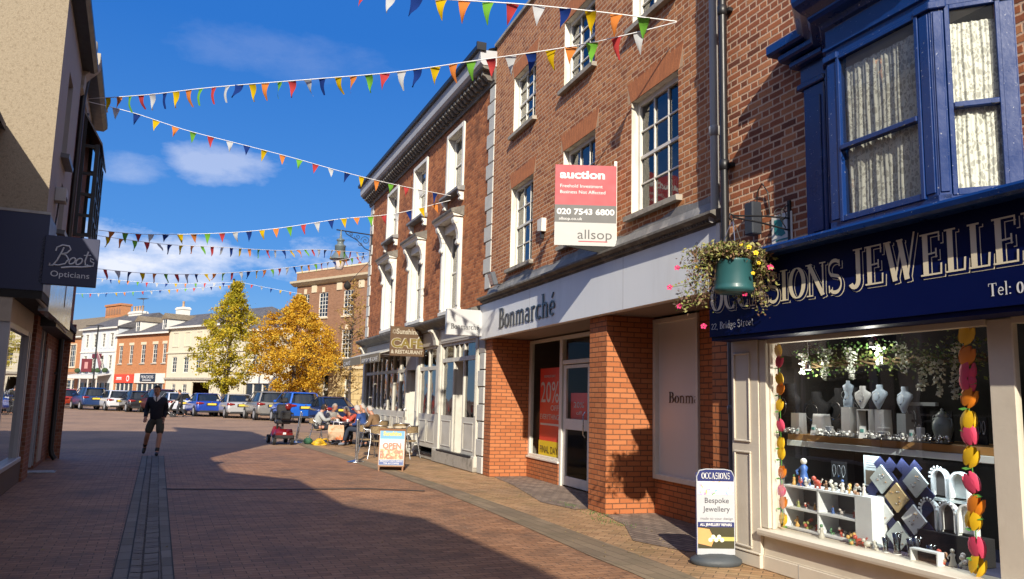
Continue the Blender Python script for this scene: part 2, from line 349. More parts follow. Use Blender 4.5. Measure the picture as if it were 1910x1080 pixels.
def boxuv(nt, rot=None):
    """2D coordinates in metres on whichever side of the object the face lies"""
    tc = nt.nodes.new('ShaderNodeTexCoord'); s = nt.nodes.new('ShaderNodeSeparateXYZ'); nt.links.new(tc.outputs['Object'], s.inputs[0])
    n = nt.nodes.new('ShaderNodeSeparateXYZ'); nt.links.new(tc.outputs['Normal'], n.inputs[0])
    fx = _math(nt, 'GREATER_THAN', _math(nt, 'ABSOLUTE', n.outputs[0]), .72); fz = _math(nt, 'GREATER_THAN', _math(nt, 'ABSOLUTE', n.outputs[2]), .72)
    u = _math(nt, 'ADD', _math(nt, 'MULTIPLY', s.outputs[0], _math(nt, 'SUBTRACT', 1.0, fx)), _math(nt, 'MULTIPLY', s.outputs[1], fx))
    v = _math(nt, 'ADD', _math(nt, 'MULTIPLY', s.outputs[2], _math(nt, 'SUBTRACT', 1.0, fz)), _math(nt, 'MULTIPLY', s.outputs[1], fz))
    return tc, u, v
def bricks(name, ramp, mortar, P=.34, split=.66, H=.075, gap=.011, rough=.85, bump=.6, wob=.006, blotch=.25, soot=None, sootamt=0.0, planar=False, rot=0.0, mortar_vis=1.0, lichen=None):
    m, nt, out = _nt(name); L = nt.links.new
    p = nt.nodes.new('ShaderNodeBsdfPrincipled'); L(p.outputs[0], out.inputs[0])
    if planar:
        tc = nt.nodes.new('ShaderNodeTexCoord'); mp = nt.nodes.new('ShaderNodeMapping'); mp.inputs['Rotation'].default_value = (0, 0, rot); L(tc.outputs['Object'], mp.inputs[0])
        s = nt.nodes.new('ShaderNodeSeparateXYZ'); L(mp.outputs[0], s.inputs[0]); u, v = s.outputs[0], s.outputs[1]
    else: tc, u, v = boxuv(nt)
    ob = tc.outputs['Object']
    w1 = _noise(nt, ob, 7, 3); w2 = _noise(nt, ob, 9.3, 3)
    u = _math(nt, 'MULTIPLY_ADD', w1, wob*2, u); v = _math(nt, 'MULTIPLY_ADD', w2, wob*2, v)
    vr = _math(nt, 'MULTIPLY', v, 1/H); row = _math(nt, 'FLOOR', vr); fv = _math(nt, 'SUBTRACT', vr, row)
    odd = _math(nt, 'MODULO', _math(nt, 'ABSOLUTE', row), 2.0)
    ur = _math(nt, 'ADD', _math(nt, 'MULTIPLY', u, 1/P), _math(nt, 'MULTIPLY', odd, .5)); cu = _math(nt, 'FLOOR', ur); fu = _math(nt, 'SUBTRACT', ur, cu)
    if split < 1:
        hd = _math(nt, 'GREATER_THAN', fu, split); st = _math(nt, 'SUBTRACT', 1.0, hd)
        d1 = _math(nt, 'MINIMUM', fu, _math(nt, 'ABSOLUTE', _math(nt, 'SUBTRACT', fu, split))); d = _math(nt, 'MINIMUM', d1, _math(nt, 'SUBTRACT', 1.0, fu))
        cid = _math(nt, 'MULTIPLY_ADD', hd, .5, cu)
    else:
        d = _math(nt, 'MINIMUM', fu, _math(nt, 'SUBTRACT', 1.0, fu)); cid = cu
    dx = _math(nt, 'MULTIPLY', d, P); dz = _math(nt, 'MULTIPLY', _math(nt, 'MINIMUM', fv, _math(nt, 'SUBTRACT', 1.0, fv)), H)
    dd = _math(nt, 'MINIMUM', dx, dz)
    dd = _math(nt, 'MULTIPLY_ADD', _math(nt, 'SUBTRACT', _noise(nt, ob, 60, 2), .5), gap*.7, dd)
    mr = nt.nodes.new('ShaderNodeMapRange'); mr.interpolation_type = 'SMOOTHSTEP'; mr.inputs[1].default_value = gap*.32; mr.inputs[2].default_value = gap*.75; L(dd, mr.inputs[0]); face = mr.outputs[0]
    cb = nt.nodes.new('ShaderNodeCombineXYZ'); L(cid, cb.inputs[0]); L(row, cb.inputs[1])
    wn = nt.nodes.new('ShaderNodeTexWhiteNoise'); wn.noise_dimensions = '3D'; L(cb.outputs[0], wn.inputs[0])
    big = _noise(nt, ob, .9, 4, .6); fine = _noise(nt, ob, 45, 4, .65)
    val = _math(nt, 'ADD', _math(nt, 'MULTIPLY', wn.outputs['Value'], 1-blotch), _math(nt, 'MULTIPLY', big, blotch), clamp=True)
    val = _math(nt, 'ADD', val, _math(nt, 'MULTIPLY', _math(nt, 'SUBTRACT', fine, .5), .35), clamp=True)
    c = _ramp(nt, val, ramp)
    mt = _mix(nt, _math(nt, 'MULTIPLY', fine, 1.0), tuple(k*.75 for k in mortar), mortar)
    fm = _math(nt, 'ADD', face, 1-mortar_vis, clamp=True)
    c = _mix(nt, fm, mt, c)
    if soot is not None:
        sn = _noise(nt, ob, 1.6, 6, .7); sf = _math(nt, 'MULTIPLY', _math(nt, 'SUBTRACT', sn, .48, clamp=True), 5*sootamt, clamp=True); c = _mix(nt, sf, c, tuple(soot))
    if planar: c = _mix(nt, _math(nt, 'MULTIPLY', _math(nt, 'SUBTRACT', _noise(nt, ob, .33, 5, .65), .42, clamp=True), 3.2, clamp=True), c, _mix(nt, .55, c, (.10, .08, .065)))
    if lichen is not None:
        sn = _noise(nt, ob, 26, 4, .6); sf = _math(nt, 'GREATER_THAN', sn, .67); c = _mix(nt, _math(nt, 'MULTIPLY', sf, .5), c, tuple(lichen))
    L(c, p.inputs['Base Color']); p.inputs['Roughness'].default_value = rough; p.inputs['Specular IOR Level'].default_value = .3
    hgt = _math(nt, 'ADD', _math(nt, 'MULTIPLY', face, .8), _math(nt, 'MULTIPLY', fine, .5)); hgt = _math(nt, 'ADD', hgt, _math(nt, 'MULTIPLY', wn.outputs['Value'], .35))
    L(_bump(nt, hgt, bump, .008), p.inputs['Normal'])
    return m
def lin(r, g, b):
    f = lambda c: c/12.92 if c <= .04045 else ((c+.055)/1.055)**2.4
    return (f(r/255), f(g/255), f(b/255))
M = {}
old_red = [(0, (.055, .022, .016)), (.18, (.17, .055, .03)), (.42, (.28, .09, .042)), (.7, (.38, .13, .056)), (.9, (.47, .20, .09)), (1, (.36, .2, .12))]
M['brickJ'] = bricks('old_red_brick', old_red, (.66, .46, .32), gap=.017, soot=(.07, .04, .03), sootamt=.15)
M['brickB'] = bricks('orange_red_brick', [(0, (.13, .05, .028)), (.12, (.25, .085, .04)), (.35, (.37, .13, .05)), (.7, (.47, .18, .07)), (1, (.56, .27, .12))], (.66, .45, .29), gap=.016, soot=(.12, .055, .035), sootamt=.25)
M['brickK'] = bricks('dark_red_brick', [(0, (.07, .025, .015)), (.25, (.24, .075, .03)), (.55, (.44, .15, .055)), (1, (.58, .25, .10))], (.42, .25, .14), gap=.012, soot=(.08, .04, .025), sootamt=.6, wob=.016, bump=1.0, mortar_vis=.7, blotch=.55)
M['brickN'] = bricks('modern_orange_brick', [(0, (.36, .115, .042)), (.4, (.42, .14, .052)), (.8, (.46, .165, .064)), (1, (.43, .16, .07))], (.17, .075, .04), P=.225, split=1.0, H=.075, gap=.014, wob=.001, bump=.5)
M['arch'] = bricks('rubbed_orange_brick', [(0, (.33, .10, .035)), (.5, (.47, .155, .05)), (1, (.56, .22, .08))], (.55, .35, .2), P=.075, split=1.0, H=.4, gap=.007, wob=.003, bump=.3)
M['brickF'] = bricks('distant_orange_brick', [(0, (.33, .12, .045)), (1, (.52, .22, .09))], (.42, .27, .17), blotch=.5)
M['brickG'] = bricks('distant_brown_brick', [(0, (.17, .08, .045)), (1, (.33, .17, .1))], (.34, .24, .17), blotch=.5)
M['brickL'] = bricks('shaded_red_brick', [(0, (.14, .05, .03)), (1, (.3, .12, .07))], (.3, .2, .15))  # brick of a darker red, used along the left side
M['stock'] = bricks('yellow_stock_brick', [(0, (.16, .11, .06)), (1, (.4, .29, .16))], (.3, .25, .18))
ROT = R(-24)
M['road'] = bricks('brick_road_paving', [(0, (.185, .088, .046)), (.35, (.31, .155, .078)), (.7, (.39, .20, .104)), (1, (.48, .27, .15))], (.10, .065, .045), P=.2, split=1.0, H=.1, gap=.007, planar=True, rot=ROT, wob=.004, blotch=.45, soot=(.12, .07, .045), sootamt=.7, bump=.7, lichen=(.45, .38, .3), rough=.66)
M['foot'] = bricks('brown_footway_paving', [(0, (.27, .155, .075)), (.5, (.41, .24, .12)), (1, (.53, .33, .18))], (.14, .10, .06), P=.21, split=1.0, H=.105, gap=.008, planar=True, rot=ROT+R(45), wob=.004, blotch=.4, soot=(.17, .14, .06), sootamt=.5, bump=.6, lichen=(.45, .4, .32))
M['recess'] = bricks('dark_recess_pavers', [(0, (.17, .125, .10)), (1, (.36, .27, .21))], (.05, .04, .035), P=.2, split=1.0, H=.1, gap=.012, planar=True, rot=R(-18), wob=.003, blotch=.3, bump=.8)
M['sett'] = bricks('grey_channel_setts', [(0, (.15, .14, .12)), (1, (.28, .26, .23))], (.08, .07, .06), P=.4, split=1.0, H=.2, gap=.012, planar=True, rot=ROT+R(90), wob=.006, blotch=.4, bump=.8)
M['band'] = bricks('grey_kerb_band', [(0, (.17, .125, .08)), (1, (.30, .225, .145))], (.13, .095, .065), P=.45, split=1.0, H=.15, gap=.008, planar=True, rot=ROT+R(90), wob=.004, blotch=.5, bump=.5, soot=(.15, .125, .075), sootamt=.8)
M['tarmac'] = mat('asphalt', (.075, .07, .068), .85, var=.25, scale=1.5, bump=.4, bscale=120)
M['ground'] = bricks('square_paving', [(0, (.23, .14, .09)), (.5, (.33, .205, .13)), (1, (.42, .27, .175))], (.14, .1, .08), P=.2, split=1.0, H=.1, gap=.006, planar=True, rot=ROT, wob=.004, blotch=.6, bump=.3)
M['cream'] = mat('cream_shopfront_paint', (.62, .56, .46), .5, var=.06, scale=4, bump=.12, bscale=30, dirt=(.4, .33, .25), dirtamt=.25)
M['white'] = mat('white_gloss_paint', (.68, .66, .60), .45, var=.06, scale=5, dirt=(.45, .4, .32), dirtamt=.3)
M['flake'] = mat('flaking_white_paint', (.68, .65, .56), .6, var=.1, scale=5, bump=.4, bscale=24, dirt=(.33, .27, .19), dirtamt=.9, streak=True)
M['grey'] = mat('grey_fascia_panel', (.70, .72, .74), .35, var=.05, scale=3, streak=True, dirt=(.52, .52, .50), dirtamt=.35)
M['blue'] = mat('royal_blue_gloss_paint', (.004, .030, .150), .3, var=.2, scale=5, bump=.10, bscale=25, chip=(.4, .43, .5), chipamt=.34, coat=.3)
M['navy'] = mat('navy_fascia_board', (.001, .0045, .050), .5, var=.15, scale=2, spec=.12)
M['navyB'] = mat('dark_navy_sign_panel', (.010, .015, .055), .4, var=.08, scale=2)
M['stone'] = mat('weathered_stone', (.36, .33, .28), .85, var=.2, scale=9, bump=.4, bscale=40, dirt=(.12, .11, .09), dirtamt=.7)
M['quoin'] = mat('painted_quoin_stone', (.50, .50, .47), .7, var=.1, scale=6, bump=.2, dirt=(.3, .29, .26), dirtamt=.4)
M['lead'] = mat('weathered_lead', (.19, .19, .19), .6, var=.35, scale=6, bump=.4, bscale=20, dirt=(.42, .4, .36), dirtamt=.7)
M['cornice'] = mat('grime_dark_cornice', (.13, .12, .105), .75, var=.4, scale=8, bump=.4, bscale=30, dirt=(.34, .32, .27), dirtamt=.6)
M['black'] = mat('black_paint', (.012, .012, .014), .4, var=.2)
M['iron'] = mat('black_wrought_iron', (.02, .02, .022), .45, var=.2, metal=.3)
M['pipe'] = mat('grey_painted_pipe', (.34, .33, .32), .5, var=.15, streak=True, dirt=(.18, .16, .14), dirtamt=.5)
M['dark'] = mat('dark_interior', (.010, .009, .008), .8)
M['inner'] = mat('shop_interior_wall', (.16, .14, .12), .8)
M['glass'] = glass_mat('window_glass', (.55, .6, .6), .8, wob=.35)
M['shopglass'] = glass_mat('shop_window_glass', (.95, .97, .96), .11, wob=.02)
M['darkglass'] = mat('dark_reflective_glass', (.012, .015, .018), .04, var=.0, spec=.9)
M['bluepaint'] = mat('grey_brown_shopfront', (.33, .29, .25), .5, var=.1, scale=5, dirt=(.2, .17, .14), dirtamt=.3)
M['palegrey'] = mat('pale_grey_shopfront_paint', (.53, .51, .45), .5, var=.08, scale=5, dirt=(.33, .3, .24), dirtamt=.4)
M['letter'] = mat('cream_letter', (.70, .62, .45), .5, var=.04)
M['letterw'] = mat('white_letter', (.66, .66, .66), .5, var=.03)
M['letterk'] = mat('black_letter', (.015, .015, .018), .35, var=.05)
M['letterg'] = mat('grey_letter', (.22, .2, .22), .5, var=.05)
M['pebble'] = mat('tan_pebbledash_render', (.29, .24, .172), .95, var=.28, scale=38, bump=1.0, bscale=70, dirt=(.19, .15, .10), dirtamt=.8)
M['render'] = mat('grey_render', (.30, .285, .275), .9, var=.12, scale=5, bump=.4, bscale=60, streak=True)
M['wood'] = mat('oak_shelf_edge', (.42, .24, .09), .5, var=.25, scale=5, streak=False)
M['slate'] = bricks('slate_roof', [(0, (.06, .06, .068)), (1, (.16, .15, .155))], (.04, .04, .045), P=.3, split=1.0, H=.22, gap=.012, blotch=.5, bump=.5)
M['tile'] = bricks('mossy_tile_roof', [(0, (.13, .10, .07)), (1, (.28, .23, .16))], (.08, .07, .05), P=.2, split=1.0, H=.16, gap=.012, blotch=.7)
M['steel'] = mat('brushed_steel', (.55, .55, .56), .28, metal=1.0, var=.08)
M['silver'] = mat('silver_sky_panel', (.55, .57, .6), .18, metal=.9, var=.05)
def plain(name, col, rough=.55, **k):
    if name not in M: M[name] = mat(name, col, rough, **k)
    return M[name]
# ---------------------------------------------------------------- the ground
def sheet(name, pts, z, m):
    b = MB(); b.poly([(x, y, z) for x, y in pts], M[m]); o = b.out(name); structure(o); return o
def strip(name, a, b_, z, m):
    b = MB()
    for i in range(len(a)-1): b.quad((*a[i], z), (*b_[i], z), (*b_[i+1], z), (*a[i+1], z), M[m])
    return structure(recalc(b.out(name)))
sheet('ground', [(-700, -300), (700, -300), (700, 900), (-700, 900)], -.014, 'ground')
KO = [(4.6, -2.0), (3.0, 2.4), (1.75, 5.7), (1.35, 6.75), (1.03, 7.62), (.74, 8.32), (.35, 9.51), (-.34, 11.44), (-1.35, 14.04), (-2.8, 17.2), (-4.6, 20.9), (-6.23, 24.23), (-8.0, 28.6)]
KI = [(5.2, -1.7), (3.6, 2.7), (2.35, 6.0), (1.93, 7.1), (1.60, 8.2), (1.27, 9.05), (.42, 11.2), (.02, 12.2), (-.91, 14.38), (-2.35, 17.5), (-4.05, 21.2), (-5.64, 24.46), (-7.4, 28.9)]
sheet('road', [(5.2, -14), (5.2, -2.0)] + [(a[0]*.5+c[0]*.5, a[1]*.5+c[1]*.5) for a, c in zip(KO, KI)][1:12] + [(-9.2, 21.3), (-13.5, 20.2), (-13.5, 12), (-3, -14)], -.006, 'road')
strip('kerb_band', [(a[0]*.7+c[0]*.3, a[1]*.7+c[1]*.3) for a, c in zip(KO, KI)], KI, .0, 'band')
sheet('footway', [(12, -14)] + [(5.2, -6)] + KI + [(-9.5, 34), (-4, 34), (2, 20), (4, 9), (12, -4)], -.003, 'foot')
def ch(h0, w0, w1, m, name, z):
    # channel runs from the camera towards the square
    p0, p1 = Vector((1.15, -2.6)), Vector((-8.74, 19.96)); d = (p1-p0).normalized(); n = Vector((d.y, -d.x))
    a = [tuple(p0+n*w0), tuple(p1+n*w0)]; b = [tuple(p0+n*w1), tuple(p1+n*w1)]
    return strip(name, a, b, z, m)
M['settC'] = bricks('channel_centre_setts', [(0, (.14, .13, .12)), (1, (.26, .245, .22))], (.06, .055, .05), P=.42, split=1.0, H=.27, gap=.016, planar=True, rot=R(-23.7)+R(90), wob=.006, blotch=.4, bump=1.0)
ch(0, -.24, .24, 'sett', 'drain_channel', .0); 
b = MB(); p0, p1 = Vector((1.15, -2.6)), Vector((-8.74, 19.96)); dd = (p1-p0).normalized(); nn = Vector((dd.y, -dd.x))
for i in range(82):
    a = p0+dd*(i*.3+.012); c = p0+dd*((i+1)*.3-.012); o_ = random.uniform(-.006, .006)
    for q, (s0, s1) in enumerate(((-.115, .115),)):
        pr = [(-.115, .006), (-.05, -.0), (.05, .0), (.115, .006)]
        for (n0, z0), (n1, z1) in zip(pr, pr[1:]):
            P0, P1, P2, P3 = a+nn*(n0+o_), a+nn*(n1+o_), c+nn*(n1+o_), c+nn*(n0+o_)
            b.quad((*P0, z0+.006), (*P1, z1+.006), (*P2, z1+.006), (*P3, z0+.006), M['settC'])
structure(b.out('channel_setts'))
M['joint'] = mat('dark_wet_joint', (.045, .04, .035), .8)
strip('paving_joint', [(-5.64, 13.28), (-4.4, 13.5), (-2.34, 14.02), (-1.4, 13.9)], [(-5.66, 13.40), (-4.42, 13.62), (-2.38, 14.14), (-1.42, 14.02)], .002, 'joint')
for s in (-.245, -.125, .118, .238): ch(0, s-.006, s+.006, 'joint', 'channel_joint', .004)
b = MB(); M['litter'] = mat('fallen_leaf_litter', (.4, .3, .12), .8, var=.4)
rnd = random.Random(3)
JF = Frame(2.51, 8.14, 111); BF = Frame(-.58, 17.3, 109.3); KF = Frame(-.58, 17.3, 112); LF = Frame(-7.54, 12.16, -64.8)
for i in range(420):
    t = rnd.random()
    if t < .45: f = BF; u = rnd.uniform(-9, 0); v = abs(rnd.gauss(0, .8))+.03
    elif t < .7: f = KF; u = rnd.uniform(0, 12); v = abs(rnd.gauss(0, .6))+.05
    else: f = WORLDF; u = rnd.uniform(-9, 2); v = rnd.uniform(7, 22)
    x, y, _ = f.w(u, v); s = rnd.uniform(.006, .02); a = rnd.uniform(0, 6.3)
    b.add([(x+cos(a)*s, y+sin(a)*s, .004), (x-sin(a)*s*.6, y+cos(a)*s*.6, .012), (x-cos(a)*s, y-sin(a)*s, .005), (x+sin(a)*s*.6, y-cos(a)*s*.6, .009)], [(0, 1, 2, 3)], M['litter'])
o = b.out('leaf_litter'); tag(o, 'tiny dry leaves and crumbs scattered over the brown paving along the shop fronts', 'litter', kind='stuff')
b = MB(); M['weed'] = mat('green_weed', (.07, .14, .03), .7, var=.4)
for (u, v, n) in ((-5.0, .12, 60), (-5.9, .08, 70), (-6.5, .3, 40), (-6.9, .2, 40)):
    for i in range(n):
        x, y, _ = BF.w(u+rnd.gauss(0, .16), v+rnd.gauss(0, .07)); a = rnd.uniform(0, 6.3); h = rnd.uniform(.008, .035); s = .007
        b.add([(x-cos(a)*s, y-sin(a)*s, 0), (x+cos(a)*s, y+sin(a)*s, 0), (x+rnd.gauss(0, .015), y+rnd.gauss(0, .015), h)], [(0, 1, 2)], M['weed'])
o = b.out('moss_and_weeds'); tag(o, 'green moss and small weeds growing in the paving joints by the brick pier', 'weeds', kind='stuff')
# inspection covers by the left shop
t = thing('inspection_cover', 'small pale metal inspection cover set in the paving by the left shop doorway', 'drain cover', (-9.0, 15.5, 0), R(25))
b = MB(); b.box(-.33, .33, -.22, .22, .0, .008, M['steel']); b.out('frame', t)
b = MB(); 
for i in range(6): b.box(-.3+i*.1, -.21+i*.1, -.19, .19, .008, .014, plain('cover_plate', (.4, .4, .4), .5))
b.out('plate', t)
# ---------------------------------------------------------------- wall helper
def wall(mb, x0, x1, z0, z1, ops, y, depth, m, mr=None, sgn=1, back=False):
    """front face at y with openings [(x0,x1,z0,z1)] and reveals going back by depth"""
    xs = sorted({x0, x1, *[min(max(o[i], x0), x1) for o in ops for i in (0, 1)]}); zs = sorted({z0, z1, *[min(max(o[i], z0), z1) for o in ops for i in (2, 3)]})
    for a, b in zip(xs, xs[1:]):
        # merge runs of z cells
        run = None
        for c, d in zip(zs, zs[1:]):
            cx, cz = (a+b)/2, (c+d)/2
            if any(o[0] < cx < o[1] and o[2] < cz < o[3] for o in ops):
                if run: mb.quad((b, y, run[0]), (a, y, run[0]), (a, y, run[1]), (b, y, run[1]), m); run = None
            else: run = (run[0], d) if run else (c, d)
        if run: mb.quad((b, y, run[0]), (a, y, run[0]), (a, y, run[1]), (b, y, run[1]), m)
    mr = mr or m
    for (a, b, c, d) in ops:
        Y = y-depth
        mb.quad((a, y, c), (a, Y, c), (a, Y, d), (a, y, d), mr); mb.quad((b, Y, c), (b, y, c), (b, y, d), (b, Y, d), mr)
        mb.quad((a, y, d), (a, Y, d), (b, Y, d), (b, y, d), mr); mb.quad((a, Y, c), (a, y, c), (b, y, c), (b, Y, c), mr)
def sash(parent, x0, x1, z0, z1, y, cols=3, rows=4, m=None, fw=.05, bar=.018, name='window', inside=None, glassm=None, rail=True, raised=False):
    """a sash window whose frame stands at y: frame mesh, and its pane as a sub-part"""
    m = m or M['white']; b = MB(); mid = (z0+z1)/2
    b.box(x0, x0+fw, y-.05, y+.02, z0, z1, m); b.box(x1-fw, x1, y-.05, y+.02, z0, z1, m)
    b.box(x0+fw, x1-fw, y-.05, y+.02, z1-fw, z1, m); b.box(x0+fw, x1-fw, y-.05, y+.025, z0, z0+fw*1.2, m)
    if rail: b.box(x0+fw, x1-fw, y-.045, y+.012, mid-.022, mid+.022, m)
    for k in range(1, cols):
        xx = x0+fw+(x1-x0-2*fw)*k/cols; b.box(xx-bar/2, xx+bar/2, y-.03, y+.006, z0+fw*1.2, mid-.022, m); b.box(xx-bar/2, xx+bar/2, y-.03, y+.006, mid+.022, z1-fw, m)
    for k in range(1, rows):
        if rail and k*2 == rows: continue
        zz = z0+fw+(z1-z0-2*fw)*k/rows
        b.box(x0+fw, x1-fw, y-.028, y+.004, zz-bar/2, zz+bar/2, m)
    o = b.out(name, parent)
    g = MB(); g.quad((x1-fw, y-.02, z0+fw), (x0+fw, y-.02, z0+fw), (x0+fw, y-.02, z1-fw), (x1-fw, y-.02, z1-fw), glassm or M['glass']); g.out('pane', o)
    return o
def sillm(parent, x0, x1, z, y0, y1, m=None, t=.075, name='sill'):
    b = MB(); b.ext([(y0, z-t), (y1, z-t-.005), (y1+.005, z-.012), (y0, z+.005)], x0, x1, m or M['stone'], 'x'); return recalc(b.out(name, parent))
def molding(mb, x0, x1, y, z, prof, m, ends=True):
    """profile [(dy, dz)] run along x; closed back to the wall"""
    mb.ext([(y+a, z+c) for a, c in prof], x0, x1, m, 'x')
# ---------------------------------------------------------------- jewellery shop (right)
J = thing('jewellery_shop', 'old red brick jewellery shop with blue bay window above navy fascia and cream shopfront', 'shop building', fr=JF)
b = MB(); wall(b, -7.5, .40, 2.3, 9.2, [(-2.94, -1.16, 3.1, 5.0)], 0, .25, M['brickJ']); b.box(-7.5, .40, -6, -.35, 9.0, 9.2, M['slate'])
b.quad((.40, 0, 0), (.40, -6, 0), (.40, -6, 9.2), (.40, 0, 9.2), M['brickJ']); b.quad((-7.5, -6, 0), (-7.5, 0, 0), (-7.5, 0, 9.2), (-7.5, -6, 9.2), M['brickJ'])
b.quad((.4, -6, 0), (-7.5, -6, 0), (-7.5, -6, 9.2), (.4, -6, 9.2), M['brickJ'])
b.out('wall', J)
# fascia board, ledge
b = MB(); b.ext([(-.02, 2.26), (.24, 2.26), (.24, 2.30), (.265, 2.30), (.265, 3.02), (-.02, 3.02)], -7.5, .41, M['navy'], 'x'); fasc = recalc(b.out('fascia', J))
b = MB(); b.ext([(0, 3.02), (.42, 3.00), (.46, 3.015), (.47, 3.05), (.46, 3.07), (0, 3.10)], -7.5, .30, M['blue'], 'x')
b.ext([(.0, 3.10), (.3, 3.09), (.28, 3.115), (.0, 3.14)], -7.5, -1.1, M['blue'], 'x'); recalc(b.out('ledge', J))
b = MB(); b.quad((.41, 0, 2.262), (.41, .235, 2.262), (-7.5, .235, 2.262), (-7.5, 0, 2.262), M['cream']); b.out('soffit', J)
# fascia lettering
M['shade'] = mat('brown_letter_outline', (.30, .25, .17), .5, var=.03)
def sign_word(word, x, z, h, w, y, front, dirx=-1, parent=None):
    sx = w/(serif_w(word)*h)
    mb = MB(); serif(mb, word, x, z, h, front, y=y+.006, sx=sx, d=.0, dirx=dirx)
    # thin outline a little to the right and below, as on the painted sign
    ol = MB(); serif(ol, word, x+dirx*.022, z-.02, h, M['letter'], y=y+.001, sx=sx, d=.0, dirx=dirx, grow=.016*1)
    nb = MB(); serif(nb, word, x+dirx*.019, z-.016, h, M['navy'], y=y+.003, sx=sx, d=.0, dirx=dirx, grow=.009)
    for q in (ol, nb): mb.add(q.v, q.f, q.mats[0])
    return mb
wmb = MB()
for q, (wd, x, z, h, w) in enumerate((('OCCASIONS', .385, 2.565, .29, 1.90), ('JEWELLERY', -1.575, 2.585, .32, 1.98))):
    k = sign_word(wd, x, z, h, w, .266, M['letter']); wmb.v, wmb.f, wmb.mi, wmb.sm, wmb.mats = (wmb.v+k.v, wmb.f+[[i+len(wmb.v) for i in f] for f in k.f], wmb.mi+[(wmb._m(k.mats[i])) for i in k.mi], wmb.sm+k.sm, wmb.mats)
wmb.out('fascia_lettering', fasc)
mb = MB(); s = '22, Bridge Street'; serif(mb, s, .375, 2.375, .075, M['letterw'], y=.266, sx=.70/(serif_w(s)*.075)); mb.out('address_lettering', fasc)
mb = MB(); s = 'Tel: 01'; serif(mb, s, -2.835, 2.375, .088, M['letterw'], y=.266, sx=.30/(serif_w(s)*.088)); mb.out('telephone_lettering', fasc)
# pilaster with two raised panels
def panel(mb, x0, x1, z0, z1, y, m, w=.022, d=.016):
    for (a, b_, c, e) in ((x0, x1, z1-w, z1), (x0, x1, z0, z0+w), (x0, x0+w, z0+w, z1-w), (x1-w, x1, z0+w, z1-w)):
        mb.box(a, b_, y, y+d, c, e, m, .006)
b = MB(); b.box(-.03, .40, -.25, 0, .13, 2.26, M['cream']); b.box(-.045, .40, -.24, .02, 0, .13, M['cream'], .008); panel(b, .09, .36, 1.22, 2.14, 0, M['cream']); panel(b, .09, .36, .17, 1.13, 0, M['cream'])
b.box(-.05, .40, 0, .03, .13, .15, M['cream'], .006); b.out('pilaster', J)
# window frame, head, sill, stallriser
def shopframe(x0, x1, name):
    b = MB(); fw = .085; c = M['cream']
    b.box(x0-.11, x0, -.12, -.01, .40, 2.26, c, .008); b.box(x0-.11-.022, x0-.11, -.08, -.045, .40, 2.24, c)
    b.box(x1, x1+.20, -.10, -.04, .40, 2.26, c, .008)
    b.box(x1+.2, x0-.11, -.12, -.03, 2.215, 2.26, c); return b
b = shopframe(-.035+0, -2.76, 'w'); fr_ = b.out('window_frame', J)
g = MB(); g.quad((-2.56, -.07, .40), (-.15, -.07, .40), (-.15, -.07, 2.22), (-2.56, -.07, 2.22), M['shopglass']); g.out('pane', fr_)
b = MB(); c = M['cream']; b.box(-5.6, -5.4, -.12, -.005, .40, 2.26, c, .01); b.box(-5.4, -2.762, -.12, -.03, 2.215, 2.26, c); fr2 = b.out('window_frame', J)
g = MB(); g.quad((-5.4, -.07, .40), (-2.76, -.07, .40), (-2.76, -.07, 2.22), (-5.4, -.07, 2.22), M['shopglass']); g.out('pane', fr2)
b = MB(); b.ext([(-.2, .34), (.045, .335), (.05, .355), (.05, .385), (.03, .392), (-.2, .405)], -5.6, -.036, M['cream'], 'x'); recalc(b.out('sill', J))
b = MB(); b.box(-5.6, -.04, -.2, -.035, 0, .34, M['cream']); b.box(-5.6, -.04, -.035, -.012, 0, .135, M['cream'], .006)
for k in range(5): b.box(-.55-k*1.1-.004, -.55-k*1.1+.004, -.03, -.010, .0, .137, M['pipe'])
b.box(-5.59, -.046, -.035, -.024, .137, .145, M['cream']); b.out('stallriser', J)
b = MB(); b.box(-7.5, -5.6, -.25, -.01, 0, 2.26, M['cream']); b.out('door_surround', J)
# interior of the display
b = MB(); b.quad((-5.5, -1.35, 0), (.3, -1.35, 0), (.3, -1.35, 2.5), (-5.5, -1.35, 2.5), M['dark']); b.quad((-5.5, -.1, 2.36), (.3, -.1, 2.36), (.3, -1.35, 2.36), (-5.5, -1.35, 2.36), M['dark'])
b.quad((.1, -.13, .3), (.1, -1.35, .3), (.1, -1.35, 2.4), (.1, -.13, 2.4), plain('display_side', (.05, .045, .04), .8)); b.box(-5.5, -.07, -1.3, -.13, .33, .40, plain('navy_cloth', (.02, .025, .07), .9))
b.out('display_backing', J)
